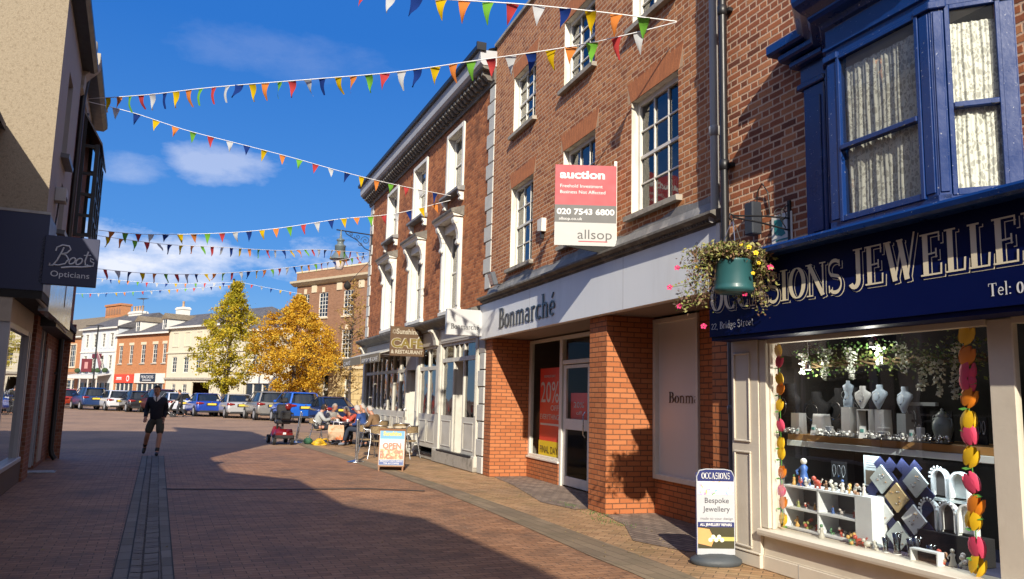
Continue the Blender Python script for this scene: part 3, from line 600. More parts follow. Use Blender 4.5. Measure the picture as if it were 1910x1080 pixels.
# bay window
bay = J; W_ = M['blue']; p = .38
def bayring(o, z):   # outline of the bay grown by o
    return [(-1.13+o*1.41+.0, 0, z), (-1.51+o*.41, p+o, z), (-2.58-o*.41, p+o, z), (-2.96-o*1.41, 0, z)]
def bayprof(mb, prof, m):
    rings = [bayring(o, z) for o, z in prof]
    for r0, r1 in zip(rings, rings[1:]):
        for i in range(3): mb.quad(r0[i], r0[i+1], r1[i+1], r1[i], m)
b = MB(); bayprof(b, [(-.05, 4.58), (0, 4.585), (.0, 4.66), (.025, 4.67), (.025, 4.70), (0, 4.71), (0, 4.86), (.035, 4.875), (.05, 4.92), (.12, 4.94), (.14, 4.97), (.14, 4.99), (.20, 5.03), (.255, 5.08), (.27, 5.12), (.27, 5.16), (0, 5.30), (-.3, 5.34)], W_)
b.poly(bayring(-.04, 4.60), M['white'])
b.box(-1.16, -.80, 0, .09, 4.62, 4.68, W_, .01); b.box(-1.2, -.74, 0, .13, 4.86, 4.93, W_, .015); b.box(-1.3, -.66, 0, .2, 4.94, 5.02, W_, .02); b.box(-1.3, -.56, 0, .26, 5.03, 5.15, W_, .02); b.box(-1.2, -.82, 0, .05, 4.68, 4.86, W_)
recalc(b.out('bay_cornice', J))
b = MB()
b.box(-1.13, -.86, 0, .06, 3.1, 4.62, W_, .01); b.box(-1.09, -.95, .06, .075, 3.2, 4.5, W_, .006)
bayprof(b, [(0, 3.09), (0, 3.14), (-.02, 3.15)], W_)
def baypost(mb, P, ang, w, z0, z1, d=.1):
    mb.T = Matrix.Translation((P[0], P[1], 0)) @ Matrix.Rotation(ang, 4, 'Z'); mb.box(-w/2, w/2, -d, .0, z0, z1, W_, .012); mb.box(-w/2+.02, w/2-.02, 0, .012, z0+.06, z1-.08, W_, .004); mb.box(-w/2-.01, w/2+.01, -.02, .03, z1-.06, z1, W_, .006); mb.T = None
baypost(b, (-1.58, p), 0, .14, 3.1, 4.62); baypost(b, (-2.52, p), 0, .12, 3.1, 4.62)
c45 = R(45)
def onc(t): return (-2.58-.38*t, p-.38*t)     # along the near cant
baypost(b, onc(.08), c45, .10, 3.1, 4.62); baypost(b, onc(.90), c45, .13, 3.1, 4.62)
baypost(b, (-1.48+.02, p-.05), -c45, .10, 3.1, 4.62); baypost(b, (-1.17, .04), -c45, .1, 3.1, 4.62)
b.out('bay_posts', J)
def lace(parent, P, ang, w, z0, z1, seed, folds=9):
    mb = MB(); r_ = random.Random(seed); n = 90; ph = r_.uniform(0, 6)
    cols = []
    for i in range(n+1):
        t = i/n; x = -w/2+w*t; y = -.055+.006*sin(t*folds*6.28+ph+1.5*sin(t*7+ph))+.005*sin(t*folds*2.7*6.28)
        cols.append((x, y))
    mb.T = Matrix.Translation((P[0], P[1], 0)) @ Matrix.Rotation(ang, 4, 'Z')
    vs = []; rows = 8
    for j in range(rows+1):
        z = z0+(z1-z0)*j/rows
        for (x, y) in cols: vs.append((x+.004*sin(z*9+x*20), y*(1)+.01*(1-j/rows)*sin(x*30), z+(.02*sin(x*16) if j == 0 else 0)))
    N_ = n+1; mb.add(vs, [(j*N_+i, j*N_+i+1, (j+1)*N_+i+1, (j+1)*N_+i) for j in range(rows) for i in range(n)], M['lace'], True); mb.T = None
    return mb.out('lace_curtain', parent)
def lace_mat():
    m, nt, out = _nt('white_lace'); L = nt.links.new; tc = nt.nodes.new('ShaderNodeTexCoord'); v = tc.outputs['Object']
    vo = nt.nodes.new('ShaderNodeTexVoronoi'); vo.inputs['Scale'].default_value = 28; vo.feature = 'DISTANCE_TO_EDGE'; mp = nt.nodes.new('ShaderNodeMapping'); mp.inputs['Scale'].default_value = (1, 1, .55); L(v, mp.inputs[0]); L(mp.outputs[0], vo.inputs['Vector'])
    n = _noise(nt, v, 19, 4, .6); h = _math(nt, 'ADD', _math(nt, 'MULTIPLY', _math(nt, 'LESS_THAN', vo.outputs['Distance'], .09), .35), _math(nt, 'MULTIPLY', _math(nt, 'GREATER_THAN', n, .52), .45))
    a = _math(nt, 'ADD', h, .58, clamp=True)
    d = nt.nodes.new('ShaderNodeBsdfDiffuse'); d.inputs[0].default_value = (.95, .94, .86, 1); tl = nt.nodes.new('ShaderNodeBsdfTranslucent'); tl.inputs[0].default_value = (.8, .8, .75, 1)
    m1 = nt.nodes.new('ShaderNodeMixShader'); m1.inputs[0].default_value = .2; L(d.outputs[0], m1.inputs[1]); L(tl.outputs[0], m1.inputs[2])
    tr = nt.nodes.new('ShaderNodeBsdfTransparent'); m2 = nt.nodes.new('ShaderNodeMixShader'); L(a, m2.inputs[0]); L(tr.outputs[0], m2.inputs[1]); L(m1.outputs[0], m2.inputs[2]); L(m2.outputs[0], out.inputs[0]); return m
M['lace'] = lace_mat(); M['bayglass'] = glass_mat('old_window_glass', (.94, .96, .94), .3, wob=.2, dust=.05)
def baysash(P, ang, w, z0, z1, zr):
    mb = MB(); mb.T = Matrix.Translation((P[0], P[1], 0)) @ Matrix.Rotation(ang, 4, 'Z'); f = .035
    mb.box(-w/2, -w/2+f, -.06, -.015, z0, z1, W_, .004); mb.box(w/2-f, w/2, -.06, -.015, z0, z1, W_, .004); mb.box(-w/2+f, w/2-f, -.06, -.015, z1-f, z1, W_, .004); mb.box(-w/2+f, w/2-f, -.07, -.02, z0, z0+.05, W_, .004)
    mb.box(-w/2+f, w/2-f, -.065, -.005, zr-.022, zr+.022, W_, .006)
    for s in (-.5, .5):
        x = s*w*.62; mb.tube([(x-.025, -.0, zr-.018), (x-.018, .018, zr-.03), (x+.018, .018, zr-.03), (x+.025, 0, zr-.018)], .004, M['iron'], 6)
    mb.T = None; o = mb.out('window', J)
    g = MB(); g.T = Matrix.Translation((P[0], P[1], 0)) @ Matrix.Rotation(ang, 4, 'Z'); g.quad((w/2-f, -.045, zr), (-w/2+f, -.045, zr), (-w/2+f, -.045, z1-f), (w/2-f, -.045, z1-f), M['bayglass']); g.quad((w/2-f, -.058, z0+.04), (-w/2+f, -.058, z0+.04), (-w/2+f, -.058, zr), (w/2-f, -.058, zr), M['bayglass']); g.T = None
    g.out('pane', o); return o
o1 = baysash((-2.055, p+.035), 0, .84, 3.13, 4.58, 3.76); lace(o1, (-2.055, p), 0, .76, 3.14, 4.47, 4, 7)
cc = onc(.5); o2 = baysash((cc[0]+.025*-.707, cc[1]+.025*.707), c45, .36, 3.13, 4.58, 3.80); lace(o2, (cc[0], cc[1]), c45, .33, 3.14, 4.45, 9, 4)
b = MB(); b.quad((-2.9, -.7, 3), (-1.1, -.7, 3), (-1.1, -.7, 5), (-2.9, -.7, 5), plain('bay_room_wall', (.16, .17, .16), .8)); b.out('room_wall', J)
# black rainwater pipe on the party line
t = thing('black_downpipe', 'black cast rainwater pipe running down the wall between the two brick shops', 'drainpipe', (.36, .09, 0), fr=JF)
b = MB(); b.tube([(0, 0, 2.9), (0, 0, 9.2)], .042, M['black'], 12); b.out('pipe', t)
for z in (4.2, 6.0, 7.8): b = MB(); b.lathe((0, 0, z), [(.042, -.06), (.056, -.05), (.056, .05), (.042, .06)], M['black'], 12); b.box(-.08, .08, -.085, -.03, z-.02, z+.02, M['black']); b.out('bracket', t)
t = thing('shop_downpipe', 'grey round downpipe in the narrow gap between brick shop and cream pilaster', 'drainpipe', (.53, -.10, 0), fr=JF)
b = MB(); b.tube([(0, 0, 0), (0, 0, 2.3)], .045, plain('dark_grey_pipe', (.09, .09, .1), .4), 12); b.lathe((0, 0, .75), [(.045, -.05), (.056, -.045), (.056, .03), (.045, .04)], M['dark_grey_pipe'], 12); b.lathe((0, 0, 1.55), [(.045, -.05), (.056, -.045), (.056, .03), (.045, .04)], M['dark_grey_pipe'], 12); b.out('pipe', t)
t = thing('loudspeaker', 'dark box speaker with grille fixed to the brick wall beside the hanging basket bracket', 'speaker', (-.11, 0, 3.33), fr=JF)
b = MB(); b.box(-.075, .065, .03, .15, 0, .34, plain('speaker_box', (.03, .035, .045), .45), .012); b.out('cabinet', t)
b = MB(); b.tube([(-.02, .05, .3), (-.03, .05, .45), (-.12, .06, .52), (-.17, .03, .42), (-.17, .01, .2)], .007, M['iron'], 6); b.box(-.04, .03, 0, .03, .1, .24, M['iron']); b.out('cable', t)
t = thing('wall_plaque', 'white plaque with green shape on the brick wall left of the blue bay window', 'plaque', (-.46, 0, 3.16), fr=JF)
b = MB(); b.box(-.15, .15, .005, .02, 0, .33, M['white'], .006); b.out('board', t)
b = MB(); b.ext([(.09, .28), (-.05, .27), (-.02, .2), (-.06, .12), (.0, .1), (.09, .14)], .021, .024, plain('plaque_green', (.02, .2, .2), .5), 'y');
o = MB(); o.ext([(.10, .28), (-.04, .27), (-.01, .2), (-.06, .12), (.0, .1), (.10, .14)], .021, .024, M['plaque_green'], 'y'); recalc(o.out('emblem', t))
b = MB(); b.box(-.1, .08, .021, .024, .06, .075, M['plaque_green']); b.box(-.06, .06, .021, .024, .03, .04, M['plaque_green']); b.out('caption', t)
# ---------------------------------------------------------------- clothes shop in the middle
B = thing('clothes_shop', 'orange brick three storey shop with long pale grey fascia and brick piers at the entrance', 'shop building', fr=BF)
WB = [(-2.83, -1.58, 4.17, 5.86), (-5.55, -4.28, 4.17, 5.86), (-8.02, -6.76, 4.17, 5.86), (-2.86, -1.60, 6.95, 8.22), (-5.5, -4.25, 6.95, 8.22), (-8.0, -6.78, 6.95, 8.22)]
b = MB(); wall(b, -9.35, -.33, 3.6, 9.45, WB, 0, .16, M['brickB'], M['flake'])
b.quad((-.33, 0, 3.6), (-.33, -7, 3.6), (-.33, -7, 9.45), (-.33, 0, 9.45), M['brickB']); b.quad((-9.35, -7, 0), (-9.35, 0, 0), (-9.35, 0, 9.45), (-9.35, -7, 9.45), M['brickB'])
b.quad((-.33, -7, 0), (-9.35, -7, 0), (-9.35, -7, 9.45), (-.33, -7, 9.45), M['brickB']); b.quad((-.33, 0, 9.44), (-.33, -7, 9.44), (-9.35, -7, 9.44), (-9.35, 0, 9.44), M['lead'])
b.out('wall', B)
b = MB(); b.box(-9.36, -.30, -.35, .05, 9.45, 9.53, M['stone'], .01); b.out('parapet_coping', B)
for (x0, x1, z0, z1) in WB:
    up = z0 > 6
    w_ = sash(B, x0, x1, z0+.02, z1, -.12, 3, 4, M['white'], .07, .02)
    sillm(w_, x0-.08, x1+.08, z0+.02, -.14, .09)
    mb = MB(); ax0, ax1 = x0-.02, x1+.02; cx_ = (x0+x1)/2; n = 15; zt = z1+.30
    for i in range(n):
        t0, t1 = i/n, (i+1)/n; g = .005; fl = .11
        def X(t, top): return ax0+(ax1-ax0)*t+(fl*(2*t-1) if top else 0)
        mb.ext([(X(t0, 0)+g/2, z1), (X(t1, 0)-g/2, z1), (X(t1, 1)-g/2, zt), (X(t0, 1)+g/2, zt)], -.01, .004, M['gauged'] if 'gauged' in M else M.setdefault('gauged', mat('gauged_orange_brick', (.43, .155, .06), .85, var=.35, scale=7, bump=.3)), 'y')
    mb.box(ax0-.1, ax1+.1, -.02, .001, z1+.001, zt, plain('arch_mortar', (.5, .33, .2), .9));
    recalc(mb.out('flat_arch', B))
b = MB(); b.quad((-9.3, -.6, 3.6), (-.4, -.6, 3.6), (-.4, -.6, 9.3), (-9.3, -.6, 9.3), plain('dim_room', (.05, .048, .045), .9)); b.out('room_wall', B)
# curtains and clutter behind the panes
b = MB(); b.box(-8.0, -7.2, -.3, -.28, 4.2, 5.0, plain('pale_blind', (.4, .36, .3), .8)); b.box(-7.25, -6.9, -.32, -.28, 4.2, 5.8, M['pale_blind']); b.box(-2.1, -1.7, -.3, -.28, 4.2, 5.8, M['pale_blind']); b.box(-4.8, -4.4, -.3, -.28, 4.2, 5.8, M['pale_blind']); b.out('blinds', B)
t = thing('window_notice', 'red auction notice stuck inside the lower pane of the large first floor window', 'notice', (-7.45, -.175, 4.27), fr=BF)
b = MB(); b.box(-.28, .27, -.012, 0, 0, .42, plain('notice_red', (.5, .03, .06), .6)); b.out('sheet', t); text('auction', .2, M['letterw'], t, (.27, .002, .16), w=.5, depth=.001)
# cornice over the fascia
b = MB(); C_ = M['cornice']
b.ext([(-.02, 3.60), (.13, 3.60), (.13, 3.63), (.17, 3.635), (.17, 3.66), (.25, 3.70), (.27, 3.70), (.27, 3.73), (.05, 3.80), (.0, 3.95), (-.02, 3.95)], -9.12, -.20, C_, 'x')
for i in range(140):
    x = -.24-i*.0627; b.box(x-.032, x, .17, .195, 3.64, 3.675, C_)
recalc(b.out('cornice', B))
b = MB(); rz_ = random.Random(2); n = 46
for i in range(n):
    x0, x1 = -.3-(8.85*i/n), -.3-(8.85*(i+1)/n); f = lambda x: 3.99+.035*sin(x*2.1)+.02*sin(x*7+1); 
    if x1 < -.33 or True: b.add([(x0, .012, 3.93), (x1, .012, 3.93), (x1, .012, f(x1)), (x0, .012, f(x0)), (x0, .06, 3.80), (x1, .06, 3.80)], [(0, 1, 2, 3), (4, 5, 1, 0)], M['lead'])
recalc(b.out('lead_flashing', B))
b = MB(); b.ext([(-.02, 2.86), (.10, 2.85), (.125, 2.86), (.125, 3.595), (-.02, 3.595)], -9.05, -.03, M['grey'], 'x')
for x in (-6.76, -3.1): b.box(x-.003, x+.003, .120, .1262, 2.87, 3.59, M['letterg'])
fb = recalc(b.out('fascia', B))
b = MB(); b.box(-9.12, -9.05, -.02, .15, 2.85, 3.6, M['white']); b.out('fascia_end_cap', B)
mb = MB(); s = 'Bonmarché'; serif(mb, s, -1.36, 3.0, .40, M['letterk'], y=.139, sx=2.98/(serif_w(s)*.40), solid=.010, grow=.004); mb.out('raised_lettering', fb)
# piers and entrance
N_ = M['brickN']
def pier(x0, x1, y0, z1=2.86, name='brick_pier'):
    b = MB(); b.box(x0, x1, y0, 0, 0, z1, N_); return b.out(name, B)
pier(-.60, -.16, -.93); pier(-6.01, -5.43, -.86)
b = MB(); b.box(-2.3, -.60, -.95, -.82, 0, .40, N_); b.box(-2.3, -.60, -.955, -.80, .40, .44, M['white'], .004)
b.out('stall_wall', B)
b = MB(); b.box(-9.3, -6.01, -1.0, -.80, 0, .50, N_); b.box(-9.3, -7.22, -1.0, -.80, .50, 2.86, N_); b.box(-9.3, -8.72, -.80, .0, 0, 2.86, N_)
b.box(-6.03, -6.01, -.9, -.79, .5, 2.86, N_); b.out('recess_wall', B)
b = MB(); w = M['white']; b.box(-7.22, -7.16, -.88, -.76, .50, 2.83, w, .006); b.box(-6.08, -6.01, -.88, -.76, .50, 2.83, w, .006); b.box(-7.16, -6.08, -.88, -.76, .50, .57, w, .006); b.box(-7.16, -6.08, -.88, -.76, 2.76, 2.83, w, .006)
f_ = b.out('window_frame', B)
b = MB(); b.quad((-6.08, -.83, .57), (-7.16, -.83, .57), (-7.16, -.83, 2.76), (-6.08, -.83, 2.76), mat('grey_window_vinyl', (.62, .63, .64), .5, var=.06, scale=1.5)); pv = b.out('obscured_pane', f_)
mb = MB(); s = 'Bonma'; serif(mb, s, -6.36, 1.60, .155, M['letterk'], y=-.826, sx=.80/(serif_w(s)*.155)); mb.out('pane_lettering', f_)
# window with sale poster and the shop door
b = MB(); Y = -.87
b.box(-.70, -.60, Y-.05, Y+.03, .44, 2.83, w, .006); b.box(-2.31, -2.25, Y-.05, Y+.03, .44, 2.83, w, .006); b.box(-2.25, -.70, Y-.05, Y+.03, .44, .49, w, .006); b.box(-2.25, -.70, Y-.05, Y+.03, 2.77, 2.83, w)
sw = b.out('window_frame', B); g = MB(); g.quad((-.70, Y, .49), (-2.25, Y, .49), (-2.25, Y, 2.77), (-.70, Y, 2.77), M['shopglass']); g.out('pane', sw)
b = MB(); b.box(-2.41, -2.32, Y-.05, Y+.04, 0, 2.83, w, .006); b.box(-5.43, -2.41, Y-.05, Y+.03, 2.76, 2.83, w); b.box(-5.43, -2.41, Y-.04, Y+.03, 2.28, 2.36, w, .006)
b.box(-3.75, -3.65, Y-.05, Y+.04, 0, 2.83, w, .006); b.box(-5.43, -5.35, Y-.05, Y+.03, 0, 2.83, w)
df = b.out('door_frame', B)
b = MB(); b.box(-2.56, -2.43, Y-.03, Y+.015, .03, 2.26, w, .005); b.box(-3.64, -3.52, Y-.03, Y+.015, .03, 2.26, w, .005); b.box(-3.52, -2.56, Y-.03, Y+.015, .03, .2, w, .005); b.box(-3.52, -2.56, Y-.03, Y+.015, 1.06, 1.26, w, .005); b.box(-3.52, -2.56, Y-.03, Y+.015, 2.2, 2.26, w)
dr = b.out('door', B); g = MB(); g.quad((-2.56, Y, .2), (-3.52, Y, .2), (-3.52, Y, 1.06), (-2.56, Y, 1.06), M['shopglass']); g.quad((-2.56, Y, 1.26), (-3.52, Y, 1.26), (-3.52, Y, 2.2), (-2.56, Y, 2.2), M['shopglass']); g.quad((-2.41, Y, 2.36), (-3.65, Y, 2.36), (-3.65, Y, 2.76), (-2.41, Y, 2.76), M['shopglass']); g.out('pane', dr)
b = MB(); b.tube([(-3.45, Y+.02, .95), (-3.45, Y+.06, 1.0), (-3.45, Y+.06, 1.35), (-3.45, Y+.02, 1.4)], .012, M['steel'], 8); b.out('handle', dr)
g = MB(); g.quad((-3.75, Y, 0.1), (-5.35, Y, .1), (-5.35, Y, 2.28), (-3.75, Y, 2.28), M['shopglass']); g.out('pane', df)
b = MB(); b.quad((-.2, -4, 0), (-9.3, -4, 0), (-9.3, -4, 3.5), (-.2, -4, 3.5), M['inner']); b.quad((-.2, -1, 2.86), (-9.3, -1, 2.86), (-9.3, -4, 2.86), (-.2, -4, 2.86), M['inner']); b.quad((-5.5, -.93, 0), (-5.5, -4, 0), (-5.5, -4, 2.9), (-5.5, -.93, 2.9), M['inner']); b.quad((-.4, -.93, 0), (-.4, -4, 0), (-.4, -4, 2.9), (-.4, -.93, 2.9), M['inner'])
b.quad((-.2, -.93, .012), (-9.3, -.93, .012), (-9.3, -4, .012), (-.2, -4, .012), plain('shop_floor', (.2, .17, .13), .4)); b.out('interior', B)
b = MB(); b.quad((-.2, .1, 2.865), (-.2, -1.0, 2.865), (-9.1, -1.0, 2.865), (-9.1, .1, 2.865), plain('brown_soffit', (.22, .18, .16), .7)); b.out('soffit', B)
b = MB(); b.poly([(-.60, -.9, .004), (-5.43, -.9, .004), (-5.43, .22, .004), (-4.6, .42, .004), (-2.3, .05, .004), (-.60, -.10, .004)], M['recess']); b.poly([(-6.01, -.85, .004), (-8.75, -.85, .004), (-8.75, .35, .004), (-8.0, .62, .004), (-6.9, .16, .004), (-6.01, .02, .004)], M['recess']); structure(b.out('entrance_paving')).matrix_world = Matrix.Translation((BF.x, BF.y, 0)) @ Matrix.Rotation(BF.a, 4, 'Z')
# posters inside
t = thing('sale_poster', 'red twenty per cent off everything poster with yellow final day strip in the shop window', 'poster', (-1.50, -.93, .47), fr=BF)
pr = plain('poster_red', (.78, .06, .04), .5)
b = MB(); b.box(-.70, .47, -.01, 0, .31, 1.77, pr); b.out('red_sheet', t)
b = MB(); b.box(-.70, .50, -.008, .002, 0, .31, plain('poster_yellow', (.85, .62, .02), .5)); b.out('yellow_strip', t)
text('20%', .60, M['letterw'], t, (.43, .004, 1.08), w=.95, depth=.001); text('OFF', .15, M['letterw'], t, (-.12, .004, .92), w=.40, depth=.001); text('EVERYTHING', .15, M['letterw'], t, (.44, .004, .74), w=.98, depth=.001); text('BONUS DAY', .07, M['letterw'], t, (.25, .004, 1.58), w=.6, depth=.001)
text('FINAL DAY', .2, M['letterk'], t, (.42, .006, .07), w=.92, depth=.001)
b = MB(); b.box(-.66, .42, .0, .004, .62, .66, M['letterw']); b.out('white_rule', t)
t = thing('door_poster', 'small red poster behind the glass of the clothes shop door', 'poster', (-2.98, -.93, 1.22), fr=BF)
b = MB(); b.box(-.38, .36, -.01, 0, 0, .52, pr); b.out('sheet', t); text('20%', .15, M['letterw'], t, (.22, .004, .25), w=.45, depth=.001); text('off', .1, M['letterw'], t, (.1, .004, .12), w=.25, depth=.001)
rr = random.Random(5)
t = thing('clothes_rail', 'dark rail of hanging clothes standing inside the clothes shop doorway', 'clothes rail', (-3.3, -2.3, 0), fr=BF)
b = MB(); b.tube([(-.9, 0, 0), (-.9, 0, 1.7), (.9, 0, 1.7), (.9, 0, 0)], .015, M['steel'], 8); b.out('rail', t)
for i in range(12):
    b = MB(); x = -.8+i*.145; c = rr.choice([(.02, .02, .03), (.05, .01, .02), (.3, .28, .25), (.08, .02, .03), (.03, .03, .06)]); mm = plain('cloth%d' % rr.randrange(5), c, .9)
    b.loft([[(x-.02, -.2, 1.6), (x+.02, -.2, 1.6), (x+.02, .2, 1.6), (x-.02, .2, 1.6)], [(x-.04, -.24, 1.3), (x+.04, -.24, 1.3), (x+.04, .24, 1.3), (x-.04, .24, 1.3)], [(x-.05, -.26, .6), (x+.05, -.26, .6), (x+.05, .26, .6), (x-.05, .26, .6)]], mm); b.out('garment', t)
# grey downpipe, floodlight, alarm
t = thing('grey_downpipe', 'pale grey painted downpipe on the orange brick wall right of the large sash windows', 'drainpipe', (-8.95, .09, 3.72), fr=BF)
b = MB(); b.tube([(0, 0, 0), (0, 0, 5.7)], .05, M['pipe'], 12); b.tube([(0, 0, .02), (-.03, .06, -.03), (-.09, .09, -.06)], .05, M['pipe'], 12); b.out('pipe', t)
for z in (1.0, 2.9, 4.7): b = MB(); b.lathe((0, 0, z), [(.05, -.06), (.065, -.05), (.065, .05), (.05, .06)], M['pipe'], 12); b.out('collar', t)
t = thing('floodlight', 'small grey floodlight on a bracket above the left end of the pale fascia', 'floodlight', (-1.06, 0, 3.97), fr=BF)
b = MB(); b.T = Matrix.Rotation(R(-18), 4, 'X'); b.box(-.12, .12, .1, .2, 0, .27, plain('flood_case', (.10, .11, .13), .4), .01); b.box(-.1, .1, .2, .204, .02, .25, M['silver']); b.T = None; b.out('lamp_head', t)
b = MB(); b.tube([(0, 0, -.02), (0, .12, -.02), (0, .14, .05)], .012, M['iron'], 6); b.tube([(.1, .02, -.05), (.25, .02, -.1), (.32, .02, -.25)], .008, M['iron'], 6); b.out('arm', t)
t = thing('alarm_box', 'white burglar alarm box on the orange brick wall beside the auction board', 'alarm box', (-3.42, 0, 4.60), fr=BF)
b = MB(); b.ext([(-.1, .0), (.1, .03), (.11, .24), (-.11, .24)], 0, .09, M['white'], 'y'); recalc(b.out('case', t)); b = MB(); b.box(-.02, .02, 0, .06, -.12, 0, M['iron']); b.out('cable', t)
# ---------------------------------------------------------------- hanging signs on this side
t = thing('auction_board', 'pink grey and white estate agent auction board projecting from the orange brick wall', 'board', (-6.36, 0, 3.82), fr=BF)
# the board stands square to the wall and faces the street's lower end
AB = Matrix.Rotation(R(-18), 4, 'Z')
b = MB(); b.T = AB
pk = plain('auction_pink', (.40, .065, .08), .6, var=.05); gk = plain('auction_grey', (.12, .12, .12), .6, var=.05)
H1 = 1.2
b.box(-.012, .012, .03, .93, .0, .34, plain('board_white', (.44, .44, .43), .6)); b.out('white_panel', t); b = MB(); b.T = AB; b.box(-.012, .012, .03, .93, .34, .60, gk); b.out('grey_panel', t); b = MB(); b.T = AB; b.box(-.012, .012, .03, .93, .60, 1.20, pk); b.out('pink_panel', t)
b = MB(); b.T = AB; b.box(.012, .05, .02, .06, -.1, 1.28, M['white']); b.box(.012, .03, .02, .93, .3, .34, M['white']); b.out('post', t)
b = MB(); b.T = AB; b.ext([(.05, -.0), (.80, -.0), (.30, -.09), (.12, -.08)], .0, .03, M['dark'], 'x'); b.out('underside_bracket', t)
def facetxt(s, size, m, par, y, z, w, h=None, xoff=-.0135, bold=0.0):   # on a face looking along -x and read towards -y
    o = text(s, size, m, par, (0, 0, 0), w=w, depth=.0008, axis='front', bold=bold)
    # front: x right, facing -y  -> rotate so right = -local y, facing -x
    o.rotation_euler = (0, 0, R(-90)+R(-18)); o.location = AB @ Vector((xoff, y, z)); return o
facetxt('auction', .17, M['letterw'], t, .86, 1.0, .66, bold=.006); facetxt('Freehold Investment', .07, M['letterw'], t, .86, .86, .62); facetxt('Business Not Affected', .07, M['letterw'], t, .86, .77, .66)
facetxt('020 7543 6800', .12, M['letterw'], t, .90, .46, .84, bold=.003); facetxt('allsop.co.uk', .06, M['letterw'], t, .87, .375, .34); facetxt('allsop', .2, plain('board_grey_letter', (.09, .085, .085), .6), t, .60, .10, .50)
b = MB(); b.T = AB; b.box(-.0145, -.012, .16, .58, .055, .07, pk); b.out('pink_rule', t)
t = thing('white_shop_sign', 'white rectangular Bonmarché box sign projecting over the corner quoins', 'sign', (-.12, 0, 2.92), fr=KF)
b = MB(); b.box(-.06, .06, .08, .92, 0, .56, mat('white_acrylic', (.50, .50, .50), .35, var=.02), .008); b.out('sign_box', t)
b = MB(); b.box(-.03, .03, 0, .08, .1, .46, M['iron']); b.out('wall_bracket', t)
s = 'Bonmarché'; mb = MB(); serif(mb, s, 0, .13, .115, M['letterk'], y=0, sx=.64/(serif_w(s)*.115), dirx=1)
mb.v = [(-.061-y, .83-x, z) for (x, y, z) in mb.v]; mb.out('sign_lettering', t)
t = thing('cafe_sign', 'brown square Sunshine Café sign with gold letters projecting above the café door', 'sign', (4.75, 0, 2.67), fr=KF)
br = mat('brown_sign', (.105, .060, .030), .45, var=.06)
b = MB(); b.box(-.035, .035, .0, .96, 0, .80, br, .01); b.out('sign_board', t)
b = MB(); b.box(-.045, .045, -.2, .0, .66, .70, M['iron']); b.box(-.045, .045, -.2, .0, .1, .14, M['iron']); b.out('wall_bracket', t)
AB = Matrix.Identity(4); AB3 = AB
def facetxt2(s, size, m, par, y, z, w, xoff, bold=0.0):
    o = text(s, size, m, par, (xoff, y, z), w=w, depth=.0015, axis='front', bold=bold, rz=R(-90)); return o
gold = plain('gold_letter', (.17, .12, .018), .5); spl = plain('sign_pale_letter', (.40, .36, .28), .5)
facetxt2('Sunshine', .2, spl, t, .80, .60, .62, -.038, .004); facetxt2('CAFÉ', .34, spl, t, .93, .235, .88, -.037, .022); facetxt2('CAFÉ', .34, gold, t, .93, .235, .88, -.041, .010)
facetxt2('& RESTAURANT', .14, spl, t, .93, .07, .88, -.038, .004)
b = MB(); 
for i in range(12):
    a = i*pi/6; b.add([(-.037, .85+.03*cos(a-.2), .66+.03*sin(a-.2)), (-.037, .85+.03*cos(a+.2), .66+.03*sin(a+.2)), (-.037, .85+.085*cos(a), .66+.085*sin(a))], [(0, 1, 2)], spl)
b.out('sunburst', t)
# ---------------------------------------------------------------- café building
K = thing('cafe_building', 'dark red brick café building with white bracketed windows and a modillion cornice', 'shop building', fr=KF)
KX = [(1.9, 3.08), (5.15, 6.42), (8.5, 9.8)]
ops = [(a, b_, 3.72, 5.74) for a, b_ in KX]+[(a-.02, b_-.02, 6.78, 8.3) for a, b_ in KX]
b = MB(); wall(b, -.34, 12.6, 3.3, 8.75, ops, 0, .22, M['brickK'], M['white'])
b.quad((12.6, 0, 0), (12.6, -9, 0), (12.6, -9, 9), (12.6, 0, 9), M['brickK']); b.quad((-.34, -9, 3), (-.34, 0, 3), (-.34, 0, 9), (-.34, -9, 9), M['brickK']); b.quad((12.6, -9, 0), (-.34, -9, 0), (-.34, -9, 9), (12.6, -9, 9), M['brickK'])
b.out('wall', K)
b = MB(); b.quad((12.8, .2, 9.38), (-.34, .2, 9.38), (-.34, -4.5, 11.2), (12.8, -4.5, 11.2), M['slate']); b.quad((-.34, -9, 9.38), (12.8, -9, 9.38), (12.8, -4.5, 11.2), (-.34, -4.5, 11.2), M['slate']); b.add([(12.6, 0, 9), (12.6, -9, 9), (12.6, -4.5, 11.15)], [(0, 1, 2)], M['brickK']); b.add([(-.34, 0, 9), (-.34, -9, 9), (-.34, -4.5, 11.15)], [(0, 2, 1)], M['brickK']); rf = b.out('roof', K)
b = MB(); b.ext([(8, -.53), (7.19, -1.03), (7.83, -2.05), (8.64, -1.55)], 9.3, 10.74, M['stock']); b.ext([(8.05, -.46), (7.10, -1.05), (7.78, -2.13), (8.73, -1.54)], 10.74, 10.81, M['cornice']); recalc(b.out('chimney', rf))
gb = mat('pale_gutter_board', (.42, .43, .45), .6, var=.1, scale=3, dirt=(.25, .24, .22), dirtamt=.5)
b = MB(); b.ext([(-.02, 8.60), (.05, 8.60), (.05, 8.66), (.07, 8.68), (.07, 8.88), (.3, 8.9), (.34, 8.93), (.34, 8.96), (-.02, 8.98)], -.34, 12.85, M['cornice'], 'x'); recalc(b.out('cornice', K))
b = MB()
n = 52
for i in range(n):
    x = -.2+i*.25; b.ext([(.07, 8.70), (.16, 8.70), (.22, 8.77), (.29, 8.80), (.29, 8.885), (.07, 8.885)], x, x+.12, M['cornice'], 'x')
recalc(b.out('modillions', K))
b = MB(); b.ext([(.0, 8.98), (.34, 8.965), (.40, 9.02), (.42, 9.30), (.0, 9.34)], -.36, 12.9, gb, 'x'); recalc(b.out('gutter_board', K))
